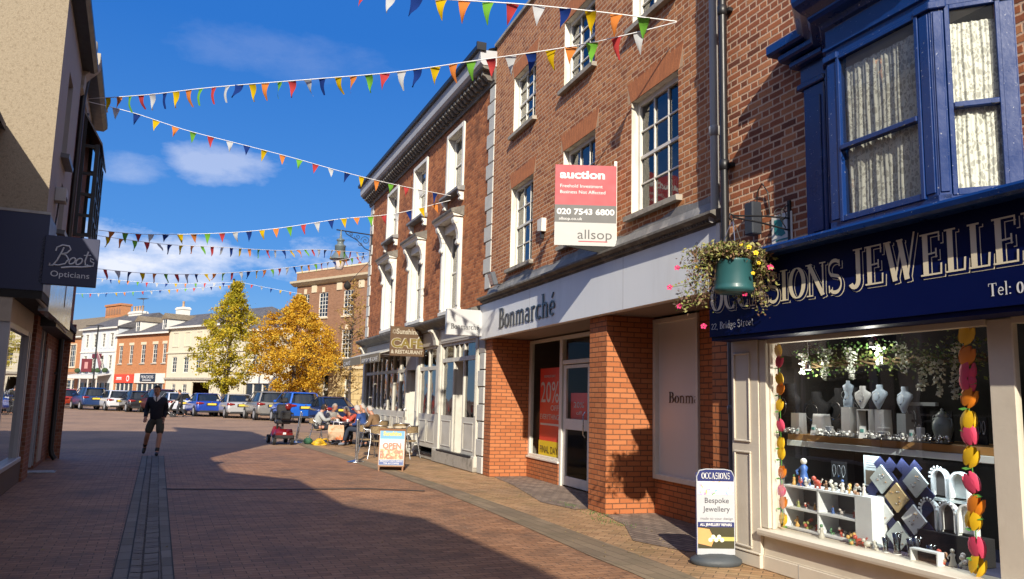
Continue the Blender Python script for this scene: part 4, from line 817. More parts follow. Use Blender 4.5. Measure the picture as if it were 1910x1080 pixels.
b = MB(); b.ext([(.38, 9.30), (.50, 9.31), (.51, 9.40), (.36, 9.41)], -.38, 12.95, M['black'], 'x'); b.box(-.42, -.36, .3, .52, 9.28, 9.46, M['black']); recalc(b.out('gutter', K))
Wt = M['white']
for a, b_ in KX:
    w1 = sash(K, a, b_, 3.74, 5.74, -.17, 2, 2, Wt, .08, .02)
    b = MB(); b.box(a-.17, a-.0, 0, .07, 3.7, 5.95, Wt, .01); b.box(b_, b_+.17, 0, .07, 3.7, 5.95, Wt, .01); b.box(a-.14, a-.03, .07, .085, 3.8, 5.2, Wt, .004); b.box(b_+.03, b_+.14, .07, .085, 3.8, 5.2, Wt, .004)
    b.box(a, b_, .0, .05, 5.74, 5.95, Wt, .005); b.box(a-.2, b_+.2, -.02, .1, 3.64, 3.74, Wt, .01); recalc(b.out('window_surround', w1))
    for x0 in (a-.17, b_+.0):      # scrolled consoles
        c = MB(); pts = [(.07, 5.30), (.11, 5.27), (.14, 5.31), (.14, 5.36), (.11, 5.42), (.11, 5.54), (.14, 5.66), (.19, 5.77), (.23, 5.81), (.25, 5.88), (.24, 5.96), (.07, 5.97)]
        c.ext(pts, x0, x0+.17, Wt, 'x'); c.tube([(x0-.015, .18, 5.87), (x0+.185, .18, 5.87)], .062, Wt, 12); c.tube([(x0-.01, .105, 5.33), (x0+.18, .105, 5.33)], .036, Wt, 10); recalc(c.out('console', w1))
    b = MB(); b.ext([(0, 5.97), (.26, 5.97), (.28, 6.02), (.32, 6.05)], a-.22, b_+.22, Wt, 'x'); b.ext([(0, 5.99), (.32, 6.05), (.34, 6.10), (.34, 6.13), (.0, 6.24)], a-.24, b_+.24, M['cornice'], 'x'); recalc(b.out('window_hood', w1))
    w2 = sash(K, a-.02, b_-.02, 6.80, 8.3, -.17, 2, 2, Wt, .08, .02)
    b = MB(); b.box(a-.14, a-.02, 0, .05, 6.74, 8.42, Wt, .008); b.box(b_-.02, b_+.1, 0, .05, 6.74, 8.42, Wt, .008); b.box(a-.02, b_-.02, 0, .05, 8.3, 8.42, Wt, .008); recalc(b.out('window_surround', w2))
    b = MB(); b.ext([(-.02, 6.63), (.16, 6.63), (.19, 6.66), (.19, 6.72), (-.02, 6.76)], a-.2, b_+.16, M['lead'], 'x')
    for x0 in (a-.14, b_-.02): b.ext([(0, 6.40), (.06, 6.40), (.08, 6.50), (.13, 6.56), (.14, 6.63), (0, 6.63)], x0, x0+.12, Wt, 'x'); b.tube([(x0-.01, .06, 6.44), (x0+.13, .06, 6.44)], .045, Wt, 10)
    recalc(b.out('bracketed_sill', w2))
b = MB(); b.quad((-.3, -.7, 3.4), (12.5, -.7, 3.4), (12.5, -.7, 8.6), (-.3, -.7, 8.6), M['dim_room']); b.out('room_wall', K)
def quoins(x0, w, z0, z1, n, nm, face=1):
    b = MB(); h = (z1-z0)/n
    for i in range(n):
        ww = w if i % 2 else w*.72
        b.box(x0, x0+face*ww, -.05, .035, z0+i*h+.012, z0+(i+1)*h-.012, M['quoin'], .008)
    return b.out(nm, K)
quoins(-.34, .46, 3.95, 8.58, 13, 'quoins'); quoins(12.62, .46, 3.3, 8.58, 14, 'quoins', -1); quoins(-.14, .40, .0, 2.58, 7, 'quoins')
b = MB(); b.box(-.14, .26, -.1, .03, 2.58, 3.3, M['bluepaint']); b.out('pilaster_head', K)
# shop front: timberwork from local x .3 to 12.5
P = M['palegrey']; P2 = M['bluepaint']
b = MB(); b.ext([(-.05, 3.30), (.10, 3.30), (.12, 3.36), (.2, 3.40), (.32, 3.46), (.34, 3.50), (.34, 3.54), (.0, 3.66), (-.05, 3.66)], -.02, 12.75, M['cornice'], 'x')
recalc(b.out('shop_cornice', K))
b = MB(); b.box(.26, 12.5, -.02, .05, 2.92, 3.30, P2, .01); b.box(.4, 3.0, .05, .06, 2.98, 3.24, P, .01); b.box(6.6, 11.9, .05, .06, 2.98, 3.24, P2, .01); b.out('shop_fascia', K)
for x in (3.35, 5.25, 12.3): b = MB(); b.ext([(.05, 2.9), (.12, 2.92), (.14, 3.05), (.2, 3.2), (.28, 3.26), (.28, 3.3), (.05, 3.3)], x-.12, x+.12, P, 'x'); recalc(b.out('shop_console', K))
for (x0, x1) in ((.26, .42), (3.05, 3.4), (5.1, 5.35), (12.2, 12.55)):
    b = MB(); b.box(x0, x1, -.1, .05, .3, 2.92, P, .012); b.box(x0+.05, x1-.05, .05, .062, 1.2, 2.7, P, .004); b.box(x0-.02, x1+.02, -.1, .08, .1, .34, P, .01); b.out('shop_pilaster', K)
b = MB(); b.box(.26, 3.4, -.3, .09, 0, .30, M['stone'], .02); b.box(3.4, 5.35, -.3, .05, 0, .14, M['stone'], .02); b.box(6.5, 12.55, -.3, .06, 0, .3, M['stone'], .02); b.box(.45, 3.0, .0, .1, .30, .335, M['black']); b.box(3.42, 5.1, .0, .09, .14, .17, M['black']); b.out('plinth', K)
def frontunit(x0, x1, zg, zt, m, parent, cols=1, y=-.02, panelz=(.42, 1.05), name='shop_window', toplights=None):
    b = MB(); f = .06
    b.box(x0, x0+f, y-.06, y+.02, .3, 2.92, m, .004); b.box(x1-f, x1, y-.06, y+.02, .3, 2.92, m, .004); b.box(x0+f, x1-f, y-.06, y+.02, .3, zg, m)
    b.box(x0+f, x1-f, y-.05, y+.02, zt, zt+.1, m); b.box(x0+f, x1-f, y-.05, y+.02, 2.86, 2.92, m)
    w = (x1-x0-2*f)/cols
    for k in range(1, cols): b.box(x0+f+w*k-.03, x0+f+w*k+.03, y-.05, y+.02, zg, 2.86, m)
    for k in range(cols):
        a = x0+f+w*k; panel(b, a+.06, a+w-.06, panelz[0], panelz[1], y+.02, m, .03, .014)
    o = b.out(name, parent); g = MB(); g.quad((x1-f, y-.03, zg), (x0+f, y-.03, zg), (x0+f, y-.03, 2.86), (x1-f, y-.03, 2.86), M['glass']); g.out('pane', o); return o
frontunit(.42, 1.36, 1.16, 2.46, P, K, 1); frontunit(2.06, 3.05, 1.16, 2.46, P, K, 1)
b = MB(); b.box(1.36, 2.06, -.08, .0, 2.46, 2.56, P, .004); b.box(1.36, 2.06, -.08, 0, 2.86, 2.92, P); b.box(1.69, 1.73, -.06, 0, 2.56, 2.86, P); b.box(1.33, 1.36, -.62, -.04, .3, 2.46, P); b.box(2.06, 2.09, -.62, -.04, .3, 2.46, P); b.quad((1.36, -.0, 2.455), (1.36, -.62, 2.455), (2.06, -.62, 2.455), (2.06, 0, 2.455), P)
b.out('door_recess', K)
b = MB(); b.box(1.36, 2.06, -.66, -.6, .3, 2.46, P); panel(b, 1.44, 1.98, .42, 1.05, -.6, P, .03, .014); b.box(1.46, 1.96, -.6, -.595, 1.25, 2.3, M['darkglass']); d_ = b.out('shop_door', K)
b = MB(); b.box(1.5, 1.53, -.6, -.56, 1.1, 1.2, M['steel']); b.out('handle', d_)
g = MB(); g.quad((2.06, -.05, 2.56), (1.36, -.05, 2.56), (1.36, -.05, 2.86), (2.06, -.05, 2.86), M['glass']); g.out('transom_pane', K)
t = thing('yellow_window_sign', 'small yellow sign with a letter A inside the top light of the white shopfront', 'sign', (.78, -.10, 2.58), fr=KF)
b = MB(); b.box(-.28, .26, -.01, 0, 0, .27, M['poster_yellow']); b.out('sheet', t); text('A', .3, M['letterg'], t, (.12, .003, .03), w=.22, depth=.001)
frontunit(3.4, 5.1, 1.16, 2.3, P, K, 2, panelz=(.42, 1.0)); 
for k, (a, c) in enumerate(((6.55, 7.35), (7.35, 8.15), (8.15, 9.7), (9.7, 10.9), (10.9, 12.2))): frontunit(a, c, 1.16, 2.3, P, K, 1 if c-a < 1 else 2, panelz=(.42, 1.0))
b = MB(); b.box(5.35, 5.45, -.6, .02, 0, 2.92, P); b.box(6.45, 6.55, -.6, .02, 0, 2.92, P); b.box(5.45, 6.45, -.1, .02, 2.35, 2.92, P2); o = b.out('door_frame', K)
b = MB(); b.T = Matrix.Translation((6.42, -.08, 0)) @ Matrix.Rotation(R(-100+180), 4, 'Z'); b.box(-.9, 0, -.03, .02, .16, 2.3, P, .005); b.T = None; d_ = b.out('open_door', K)
b = MB(); b.tube([(6.36, .0, 1.0), (6.36, .07, 1.0), (6.36, .07, 1.25), (6.36, 0, 1.25)], .012, M['steel'], 6); b.out('handle', d_)
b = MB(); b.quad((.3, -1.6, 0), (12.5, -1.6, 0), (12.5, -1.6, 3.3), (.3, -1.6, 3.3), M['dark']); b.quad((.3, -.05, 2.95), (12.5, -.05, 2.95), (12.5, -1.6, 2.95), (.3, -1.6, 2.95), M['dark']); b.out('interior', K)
b = MB(); r_ = random.Random(8)
for i in range(16):
    x = .6+i*.75; b.box(x-.2, x+.25, -1.1, -.9, 1.0, 1.3+r_.random()*.8, plain('shop_clutter%d' % (i % 4), [(.35, .25, .15), (.1, .1, .12), (.5, .45, .4), (.2, .06, .05)][i % 4], .8))
b.out('window_goods', K)
for i, (a, c, lb) in enumerate(((6.5, 9.15, 'near grey canvas awning with written valance, folded half out over the café windows'), (9.25, 12.3, 'far grey canvas awning folded half out beside the café corner'))):
    t = thing('awning', lb, 'awning', (a, .05, 2.68), fr=KF, group='awnings over the café windows')
    b = MB(); b.ext([(0, .36), (.75, .14), (.78, .16), (0, .42)], 0, c-a, mat('grey_awning_canvas%d' % i, (.40, .39, .36), .8, var=.1, dirt=(.2, .19, .17), dirtamt=.5), 'x'); recalc(b.out('canopy', t))
    b = MB(); b.ext([(.76, -.10), (.77, -.10), (.785, .15), (.765, .15)], 0, c-a, plain('valance_brown', (.20, .17, .12), .8), 'x'); recalc(b.out('valance', t))
    text('SUNSHINE CAFÉ' if i == 0 else 'CAFÉ', .17, M['letterw'], t, (c-a-.15, .786, -.06), w=(c-a)-.4 if i == 0 else 1.2, depth=.001)
    b = MB(); b.tube([(.08, 0, .1), (.08, .74, .12)], .014, M['steel'], 6); b.out('arm', t); b = MB(); b.tube([(c-a-.08, 0, .1), (c-a-.08, .74, .12)], .014, M['steel'], 6); b.out('arm', t)
# wrought iron bracket lamp on the corner
t = thing('bracket_lamp', 'grey lantern hanging from a scrolled iron bracket at the far café corner', 'street lamp', (12.3, 0, 7.4), fr=KF)
b = MB(); I = M['iron']; b.tube([(0, 0, .05), (0, 1.32, .12)], .022, I, 8); b.tube([(0, .03, -.55), (0, .25, -.48), (0, .55, -.2), (0, .95, .0), (0, 1.0, .1)], .016, I, 8); b.box(-.04, .04, 0, .04, -.6, .2, I)
def scroll(cx, cz, r, turns=1.6, s=1): return [(0, cx+r*(1-k/26)*cos(s*k/26*turns*2*pi), cz+r*(1-k/26)*sin(s*k/26*turns*2*pi)) for k in range(26)]
for q in ((.25, -.18, .17, 1.7, 1), (.55, -.06, .11, 1.5, -1), (.78, -.0, .08, 1.5, 1), (.42, -.32, .08, 1.3, -1)): b.tube(scroll(*q), .010, I, 6)
b.out('bracket', t)
lg = mat('lamp_grey_paint', (.12, .15, .16), .4)
b = MB(); b.lathe((0, 1.15, -.95), [(.35, -.02), (.37, .0), (.33, .03), (.17, .26), (.165, .30), (.19, .31), (.19, .45), (.20, .46), (.20, .50), (.12, .54), (.11, .66), (.15, .68), (.14, .73), (.05, .77), (.035, .9), (.02, 1.08)], lg, 20); b.out('lantern_hood', t)
b = MB(); b.lathe((0, 1.15, -1.4), [(.09, .06), (.12, .07), (.165, .2), (.215, .36), (.235, .45)], mat('frosted_lamp_globe', (.6, .55, .55), .3, var=.02), 20); b.out('globe', t)
t = thing('hanging_bell_light', 'small dark round lamp on a thin arm at the far café corner below the lantern', 'lamp', (12.4, 0, 5.9), fr=KF)
b = MB(); b.tube([(0, 0, .65), (0, .15, .45), (0, .75, -.25)], .012, I, 6); b.out('arm', t)
b = MB(); b.lathe((0, .80, -.52), [(.02, 0), (.09, .03), (.13, .12), (.12, .2), (.05, .28), (.02, .33)], M['dark'], 14); b.out('lamp_head', t)
# ---------------------------------------------------------------- left side: opticians, brick neighbour, houses behind the camera
A = thing('opticians_shop', 'tan pebbledashed building with jettied upper floors over the dark navy opticians shopfront', 'shop building', fr=LF)
LX = 1.0
b = MB(); wall(b, -2.3, LX, 4.05, 7.75, [(-.95, -.15, 5.35, 6.75), (-1.5, -.7, 4.2, 5.0)], .3, .14, M['render'])
b.out('front_wall', A)
b = MB(); b.add([(LX, .3, 3.9), (LX, -8, 3.9), (LX, -8, 7.7), (LX, -3.8, 10.2), (LX, .3, 7.75)], [(0, 4, 3, 2, 1)], M['pebble']); b.add([(LX, -8, 0), (LX, -8, 3.9), (LX, -1.3, 3.9), (LX, -1.3, 0)], [(0, 1, 2, 3)], M['pebble']); b.add([(-2.3, -8, 0), (-2.3, -8, 10), (LX, -8, 10), (LX, -8, 0)], [(0, 1, 2, 3)], M['pebble']); recalc(b.out('end_wall', A))
b = MB(); b.ext([(.55, 7.66), (.55, 7.74), (-3.8, 10.35), (-3.85, 10.25)], -2.4, LX+.12, M['slate'], 'x'); b.ext([(-8.3, 7.66), (-8.3, 7.74), (-3.8, 10.352), (-3.8, 10.25)], -2.4, LX+.12, M['slate'], 'x'); rf = recalc(b.out('roof', A))
b = MB(); b.ext([(.3, 7.58), (.5, 7.58), (.56, 7.64), (.56, 7.72), (.3, 7.70)], -2.4, LX+.12, M['black'], 'x'); recalc(b.out('eaves_gutter', A))
for z0, z1, x0, x1 in ((5.35, 6.75, -.95, -.15), (4.2, 5.0, -1.5, -.7)): w_ = sash(A, x0, x1, z0, z1, .2, 2, 2, M['pipe'], .05, .02, glassm=M['darkglass']); sillm(w_, x0-.08, x1+.08, z0, .2, .42, M['dark_grey_pipe'])
# fascia
b = MB(); b.box(-.0, LX+.05, -9, .36, 2.98, 4.10, M['navyB']); b.box(LX+.01, LX+.06, -9, .36, 4.10, 4.14, M['pipe']); f_ = b.out('fascia', A)
b = MB(); b.box(-4.6, -.0, .22, .36, 2.78, 4.0, M['silver']); b.out('polished_fascia', A)
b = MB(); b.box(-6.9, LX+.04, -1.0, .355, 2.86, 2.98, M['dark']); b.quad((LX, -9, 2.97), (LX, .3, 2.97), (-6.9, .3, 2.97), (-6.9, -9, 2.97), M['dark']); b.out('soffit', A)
b = MB(); b.tube([(LX+.02, .30, 2.88), (-4.5, .30, 2.74)], .03, M['pipe'], 8); b.out('shutter_rail', A)
bg = mat('stained_beige_board', (.40, .34, .27), .7, var=.1, scale=2, dirt=(.2, .17, .13), dirtamt=.4)
b = MB(); b.box(-1.75, LX, -.1, .0, 2.52, 2.86, bg); b.box(LX-.02, LX+.03, -3, -.0, 2.52, 2.88, bg); b.out('beige_board', A)
b = MB(); wf = plain('grey_white_frame', (.38, .38, .40), .4); b.box(.90, 1.0, -.12, 0, .40, 2.52, wf); b.box(-1.62, -1.5, -.12, .01, .40, 2.52, wf); b.box(-1.36, -1.28, -.12, .01, .40, 2.52, wf); b.box(-1.5, .9, -.12, 0, 2.44, 2.52, wf); b.box(-1.62, 1.02, -.14, .04, .36, .44, wf, .01); b.box(.94, 1.03, -1.2, -.12, .36, .44, wf); b.box(.94, 1.03, -1.2, -.12, 2.44, 2.52, wf)
f_ = b.out('window_frame', A); g = MB(); g.quad((.9, -.05, .44), (-1.5, -.05, .44), (-1.5, -.05, 2.44), (.9, -.05, 2.44), M['mirror'] if 'mirror' in M else M.setdefault('mirror', glass_mat('shaded_shop_glass', (.35, .37, .38), 1.6, wob=.03))); g.quad((.98, -.12, .44), (.98, -1.2, .44), (.98, -1.2, 2.44), (.98, -.12, 2.44), M['mirror']); g.out('pane', f_)  # grey-tinted, strongly reflecting shop glass
b = MB(); b.box(-1.9, 1.0, -.14, .015, 0, .37, mat('stained_dark_brick_riser', (.10, .07, .055), .8, var=.3)); b.box(.8, 1.02, -3, -.1, 0, .37, M['stained_dark_brick_riser'] if 'stained_dark_brick_riser' in M else M['brickL']); b.out('stall_wall', A)
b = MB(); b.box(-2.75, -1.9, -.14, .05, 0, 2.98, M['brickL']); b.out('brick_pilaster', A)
b = MB()
for x in (-2.75, -3.15, -3.95, -4.4): b.box(x-.09, x, -.35, -.02, .06, 2.8, wf)
b.box(-4.4, -2.75, -.4, -.3, 0, .1, wf); b.quad((-2.75, -.3, .1), (-4.4, -.3, .1), (-4.4, -.3, 2.8), (-2.75, -.3, 2.8), M['darkglass']); b.out('shop_entrance', A)
b = MB(); b.box(-6.9, -4.4, -.14, .0, 0, 2.98, M['brickL']); b.box(-5.3, -4.6, .0, .02, .1, 2.4, M['bluepaint']); b.out('door_surround', A)
b = MB(); b.quad((LX-.1, -2.2, 0), (-4.4, -2.2, 0), (-4.4, -2.2, 2.9), (LX-.1, -2.2, 2.9), M['inner']); b.out('interior', A)
t = thing('air_vent_box', 'small grey vent box with cable on the side of the tan building above its fascia', 'vent', (.1, .3, 4.5), fr=LF)
b = MB(); b.box(-.16, .1, 0, .16, 0, .22, M['pipe'], .01); b.box(-.15, .09, .16, .162, .02, .08, M['dark']); b.out('case', t); b = MB(); b.tube([(-.1, .05, 0), (-.12, .04, -.2), (.0, .04, -.38), (.15, .03, -.4)], .012, M['iron'], 6); b.out('cable', t)
# optician's projecting sign
t = thing('opticians_sign', 'square dark navy Boots Opticians sign projecting from the corner of the left shop', 'sign', (1.03, .33, 3.08), fr=LF)
b = MB(); b.box(-.05, .05, .0, .70, 0, .72, M['navyB'], .006); b.out('sign_box', t); b = MB(); b.box(-.02, .02, -.04, .0, .02, .68, M['letterw']); b.out('wall_bracket', t)
def ftxt(s, size, par, m, y, z, w, x, bold=0.0, shear=0.0):
    o = text(s, size, m, par, (x, y, z), w=w, depth=.001, axis='front', bold=bold, shear=shear, rz=R(90)); return o
sl = plain('pale_grey_letter', (.55, .57, .62), .5)
ftxt('Opticians', .12, t, sl, .10, .12, .50, .053)
# script word drawn as strokes
b = MB()
def scr(pts, r=.011):
    b.tube([(.054, .08+p[0]*.55, .26+p[1]*.4) for p in pts], r, sl, 6)
scr([(.30, .74), (.24, .5), (.17, .25), (.08, .04), (.0, .04), (.01, .12)]); scr([(.12, .58), (.14, .72), (.26, .82), (.42, .80), (.46, .68), (.38, .54), (.22, .48), (.36, .46), (.43, .32), (.36, .14), (.2, .06), (.1, .08)])
for cx in (.52, .68): scr([(cx+.075*cos(a*.5), .26+.11*sin(a*.5)+.05*cos(a*.5)) for a in range(14)])
scr([(.88, .66), (.82, .3), (.83, .14), (.9, .16)]); scr([(.78, .5), (.95, .53)], .008); scr([(1.02, .36), (.94, .42), (.95, .3), (1.03, .25), (1.02, .13), (.9, .12)]); scr([(.28, -.02), (.5, .04), (.75, .06), (.98, .12)], .014)
b.out('script_lettering', t)
# brick neighbour with glazed oriel
N2 = thing('brick_neighbour', 'narrow shaded red brick building with a glazed black framed oriel over the street', 'building', (-2.3, 0, 0), fr=LF)
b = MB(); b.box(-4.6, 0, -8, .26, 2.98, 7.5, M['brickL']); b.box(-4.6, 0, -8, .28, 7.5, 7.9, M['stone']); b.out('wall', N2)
b = MB(); b.ext([(.5, 7.9), (.5, 7.98), (-3.8, 10.2), (-3.8, 10.1)], -4.7, 0.0, M['slate'], 'x'); recalc(b.out('roof', N2))
b = MB(); b.ext([(.26, 7.2), (.34, 7.25), (.36, 7.5), (.55, 7.72), (.58, 7.8), (.58, 7.98), (.26, 7.98)], -.42, -.02, M['stone'], 'x'); b.box(-.35, -.08, .2, .5, 7.98, 8.25, M['stone'], .03); recalc(b.out('corbel', N2))
b = MB(); b.ext([(.28, 7.82), (.5, 7.82), (.58, 7.9), (.58, 8.0), (.28, 8.0)], -4.7, -.42, M['black'], 'x'); b.tube([(-.5, .45, 7.85), (-.5, .36, 7.6), (-.5, .32, 7.2), (-.5, .32, 3.1)], .05, M['black'], 8); recalc(b.out('gutter', N2))
b = MB(); bl = M['black']; x0, x1, y0, y1 = -4.4, -2.1, .26, .60
for x in (x0, x0+(x1-x0)/3, x0+(x1-x0)*2/3, x1):
    b.box(x-.04, x+.04, y1-.08, y1, 4.75, 6.75, bl)
for x in (x0, x1):
    b.box(x-.04, x+.04, y0, y0+.07, 4.75, 7.4, bl)
for z in (4.78, 5.2, 5.65, 6.1, 6.7):
    b.box(x0, x1, y1-.06, y1-.01, z-.03, z+.03, bl)
    for x in (x0, x1): b.box(x-.03, x+.03, y0, y1, z-.03, z+.03, bl)
b.ext([(y0, 7.4), (y1+.05, 6.72), (y1+.05, 6.78), (y0, 7.46)], x0-.06, x1+.06, M['lead'], 'x'); og = recalc(b.out('oriel_frame', N2)); g = MB()
g.quad((x1, y1-.03, 4.8), (x0, y1-.03, 4.8), (x0, y1-.03, 6.7), (x1, y1-.03, 6.7), M['shopglass']); g.quad((x1, y0, 4.8), (x1, y1, 4.8), (x1, y1, 6.7), (x1, y0, 6.7), M['shopglass']); g.out('pane', og)
b = MB(); b.box(-4.6, -.0, -.0, .3, 2.7, 2.98, M['black']); b.box(-4.62, -4.58, -8, .26, 0, 2.98, M['brickL']); b.out('lower_fascia', N2)
t = thing('corner_downpipe', 'black downpipe with angled shoe at the end of the left shop row', 'drainpipe', (-6.5, .10, 0), fr=LF)
b = MB(); b.tube([(0, .1, .02), (0, .03, .12), (0, 0, .25), (0, 0, 3.5)], .055, M['black'], 10); b.out('pipe', t)
b = MB(); b.box(-.05, .05, -.08, .02, 1.9, 1.95, M['black']); b.out('clip', t)
t = thing('maroon_sign', 'small maroon projecting sign with a white swirl beyond the left shop row', 'sign', (-6.95, .0, 2.66), fr=LF)
mr = plain('maroon_sign_panel', (.12, .012, .02), .4); b = MB(); b.box(-.03, .03, .0, .34, 0, .42, mr); b.out('sign_board', t); b = MB(); b.tube([(.034, .13, .3), (.034, .17, .36), (.034, .23, .33), (.034, .22, .25), (.034, .12, .12), (.034, .2, .1), (.034, .3, .12)], .01, M['letterw'], 5); b.out('swirl', t)
# the row that shades the street, behind and left of the camera
def rowhouse(x0, x1, ys, eave, ridge, label, m, rows=2, cols=3):
    t = thing('terrace_building', label, 'building', (x0, ys, 0), fr=LF, group='buildings on the left behind the viewpoint'); w = x1-x0
    ops = []
    for r in range(rows):
        z = 3.4+r*1.9
        if z+1.2 < eave: ops += [((k+.5)*w/cols-.45, (k+.5)*w/cols+.45, z, z+1.25) for k in range(cols)]
    ops.append((.4, w-.4, .5, 2.5))
    b = MB(); wall(b, 0, w, 0, eave, ops, 0, .15, m); b.quad((0, 0, 0), (0, 0, eave), (0, -7, eave), (0, -7, 0), m); b.quad((w, -7, 0), (w, -7, eave), (w, 0, eave), (w, 0, 0), m); b.quad((0, -7, 0), (0, -7, eave), (w, -7, eave), (w, -7, 0), m)
    b.add([(0, 0, eave), (0, -7, eave), (0, -3.5, ridge)], [(0, 1, 2)], m); b.add([(w, 0, eave), (w, -7, eave), (w, -3.5, ridge)], [(0, 2, 1)], m); b.out('wall', t)
    b = MB(); b.ext([(.3, eave-.08), (.3, eave+.02), (-3.5, ridge+.08), (-7.3, eave+.02), (-7.3, eave-.08), (-3.5, ridge)], -.02, w+.02, M['slate'], 'x'); recalc(b.out('roof', t))
    for o in ops: sash(t, o[0], o[1], o[2], o[3], -.1, 2, 2, M['white'], glassm=M['darkglass'])
    return t
rowhouse(1.05, 9.0, -.62, 5.35, 7.0, 'low cream rendered terrace building close behind the tan opticians', plain('cream_render', (.5, .47, .4), .8), 1, 3)
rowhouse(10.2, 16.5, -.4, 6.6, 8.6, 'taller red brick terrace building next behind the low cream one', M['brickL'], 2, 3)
rowhouse(16.6, 24.5, -.2, 7.3, 9.6, 'white painted terrace building farthest behind on the left', M['white'], 2, 4)
# ---------------------------------------------------------------- the far side of the square
RF = Frame(-21.67, 72.0, 140); BKF = Frame(-13.25, 60.0, 140)
fgl = M['darkglass']
def fwin(par, x0, x1, z0, z1, m=None, cols=2, rows=4, surround=None, sill=None):
    o = sash(par, x0, x1, z0, z1, -.08, cols, rows, m or M['white'], .07, .035, glassm=fgl)
    if surround:
        b = MB(); b.box(x0-.15, x0, 0, .06, z0-.1, z1+.15, surround); b.box(x1, x1+.15, 0, .06, z0-.1, z1+.15, surround); b.box(x0, x1, 0, .06, z1, z1+.15, surround); b.out('surround', o)
    if sill: b = MB(); b.box(x0-.1, x1+.1, 0, .1, z0-.12, z0, sill); b.out('sill', o)
    return o
def hroof(par, x0, x1, dep, eave, ridge, m, hip0=0, hip1=0, ov=.3, y0=0):
    b = MB(); A_, B_, C_, D_ = (x0-ov, y0+ov, eave), (x1+ov, y0+ov, eave), (x1+ov, y0-dep-ov, eave), (x0-ov, y0-dep-ov, eave); E_, F_ = (x0-ov+hip0, y0-dep/2, ridge), (x1+ov-hip1, y0-dep/2, ridge)
    b.add([A_, B_, C_, D_, E_, F_], [(0, 4, 5, 1), (2, 5, 4, 3), (0, 3, 4), (1, 5, 2)], m); b.box(x0-ov, x1+ov, y0+ov-.02, y0+ov+.08, eave-.16, eave+.02, M['white']); o = b.out('roof', par); return o
def block(par, x0, x1, z1, ops, m, dep=8, name='wall', z0=0):
    b = MB(); wall(b, x0, x1, z0, z1, ops, 0, .15, m); b.quad((x0, 0, z0), (x0, 0, z1), (x0, -dep, z1), (x0, -dep, z0), m); b.quad((x1, -dep, z0), (x1, -dep, z1), (x1, 0, z1), (x1, 0, z0), m); b.quad((x0, -dep, z0), (x0, -dep, z1), (x1, -dep, z1), (x1, -dep, z0), m); return b.out(name, par)
def stack(par, x, y, z0, z1, w, d, m, pots=3, pm=None):
    b = MB(); b.box(x-w/2, x+w/2, y-d/2, y+d/2, z0, z1, m); b.box(x-w/2-.08, x+w/2+.08, y-d/2-.08, y+d/2+.08, z1-.3, z1-.12, m); c = b.out('chimney', par)
    for k in range(pots):
        p_ = MB(); p_.lathe((x-w/2+w*(k+.5)/pots, y, z1), [(.15, 0), (.16, .1), (.12, .2), (.13, .6), (.15, .62), (.14, .7)], pm or plain('buff_chimney_pot', (.4, .26, .15), .8), 10); p_.out('chimney_pot', c)
cw = mat('cream_stucco', (.58, .53, .41), .75, var=.06, scale=1)
ww = mat('pale_blue_white_render', (.50, .54, .58), .75, var=.06, scale=1)
# cream building
t = thing('cream_stucco_building', 'long cream stucco building with blind upper panels and slate roof behind the green tree', 'building', fr=RF)
ups = [(17.0, 18.0), (14.6, 15.6), (12.2, 13.2), (9.8, 10.8), (6.6, 7.6)]
block(t, 4.5, 19.0, 8.2, [(a, b_, 3.45, 5.1) for a, b_ in ups]+[(10.2, 13.6, 0, 2.5)]+[(16.9, 17.7, .8, 2.3), (14.6, 15.5, .8, 2.3), (7, 8, .8, 2.3)], cw)
for a, b_ in ups: fwin(t, a, b_, 3.45, 5.1)
for a, b_ in ((16.9, 17.7), (14.6, 15.5), (7, 8)): fwin(t, a, b_, .8, 2.3)
for a, b_ in ups:
    p_ = MB(); panel(p_, a-.15, b_+.15, 6.1, 7.7, 0, cw, .14, .06); p_.out('blind_panel', t)
b = MB(); b.box(4.4, 19.1, 0, .2, 2.75, 2.95, M['stone']); b.box(4.4, 19.1, 0, .12, 5.45, 5.6, cw); b.box(4.4, 19.1, 0, .15, 7.95, 8.2, cw); b.out('string_course', t)
b = MB(); b.box(10.2, 13.6, -2.5, -2.4, 0, 2.5, plain('brown_passage', (.12, .08, .055), .8)); b.out('passage', t)
hroof(t, 4.5, 19.0, 9, 8.2, 10.3, M['slate'], 3, 3)
# orange building with dormers
t = thing('orange_brick_building', 'orange brick building with two white dormers above red and white shop fascias', 'building', fr=RF)
wn = [(29.6, 30.5), (27.0, 27.9), (24.1, 25.1), (21.4, 22.4), (19.4, 20.2)]
block(t, 19.0, 31.2, 7.8, [(a, b_, 4.5, 6.55) for a, b_ in wn]+[(26.4, 30.6, .3, 2.3), (19.6, 25.4, .3, 2.3)], M['brickF'])
for a, b_ in wn: fwin(t, a, b_, 4.5, 6.55, sill=M['stone'])
for a, b_ in wn: b = MB(); b.box(a-.12, b_+.12, 0, .03, 6.55, 6.85, plain('cream_lintel', (.6, .52, .38), .8)); b.out('lintel', t)
rf = hroof(t, 19.0, 31.2, 9, 7.8, 10.2, M['slate'])
for x in (27.3, 21.1):
    d = MB(); d.box(x-.62, x+.62, -3.6, -.5, 8.0, 9.35, M['white']); d.ext([(x-.8, 9.3), (x+.8, 9.3), (x, 9.95)], -3.9, -.35, M['tile'], 'y'); d.add([(x-.62, -.49, 9.3), (x+.62, -.49, 9.3), (x, -.49, 9.85)], [(0, 1, 2)], M['white']); dm = recalc(d.out('dormer', t)); 
    s_ = MB(); s_.box(x-.3, x+.3, -.5, -.46, 8.25, 9.2, fgl); s_.box(x-.04, x+.04, -.46, -.44, 8.25, 9.2, M['white']); s_.box(x-.3, x+.3, -.46, -.44, 8.7, 8.76, M['white']); s_.out('window', dm)
stack(t, 25.2, -4.5, 9.6, 11.2, 1.6, .9, M['white'], 1); 
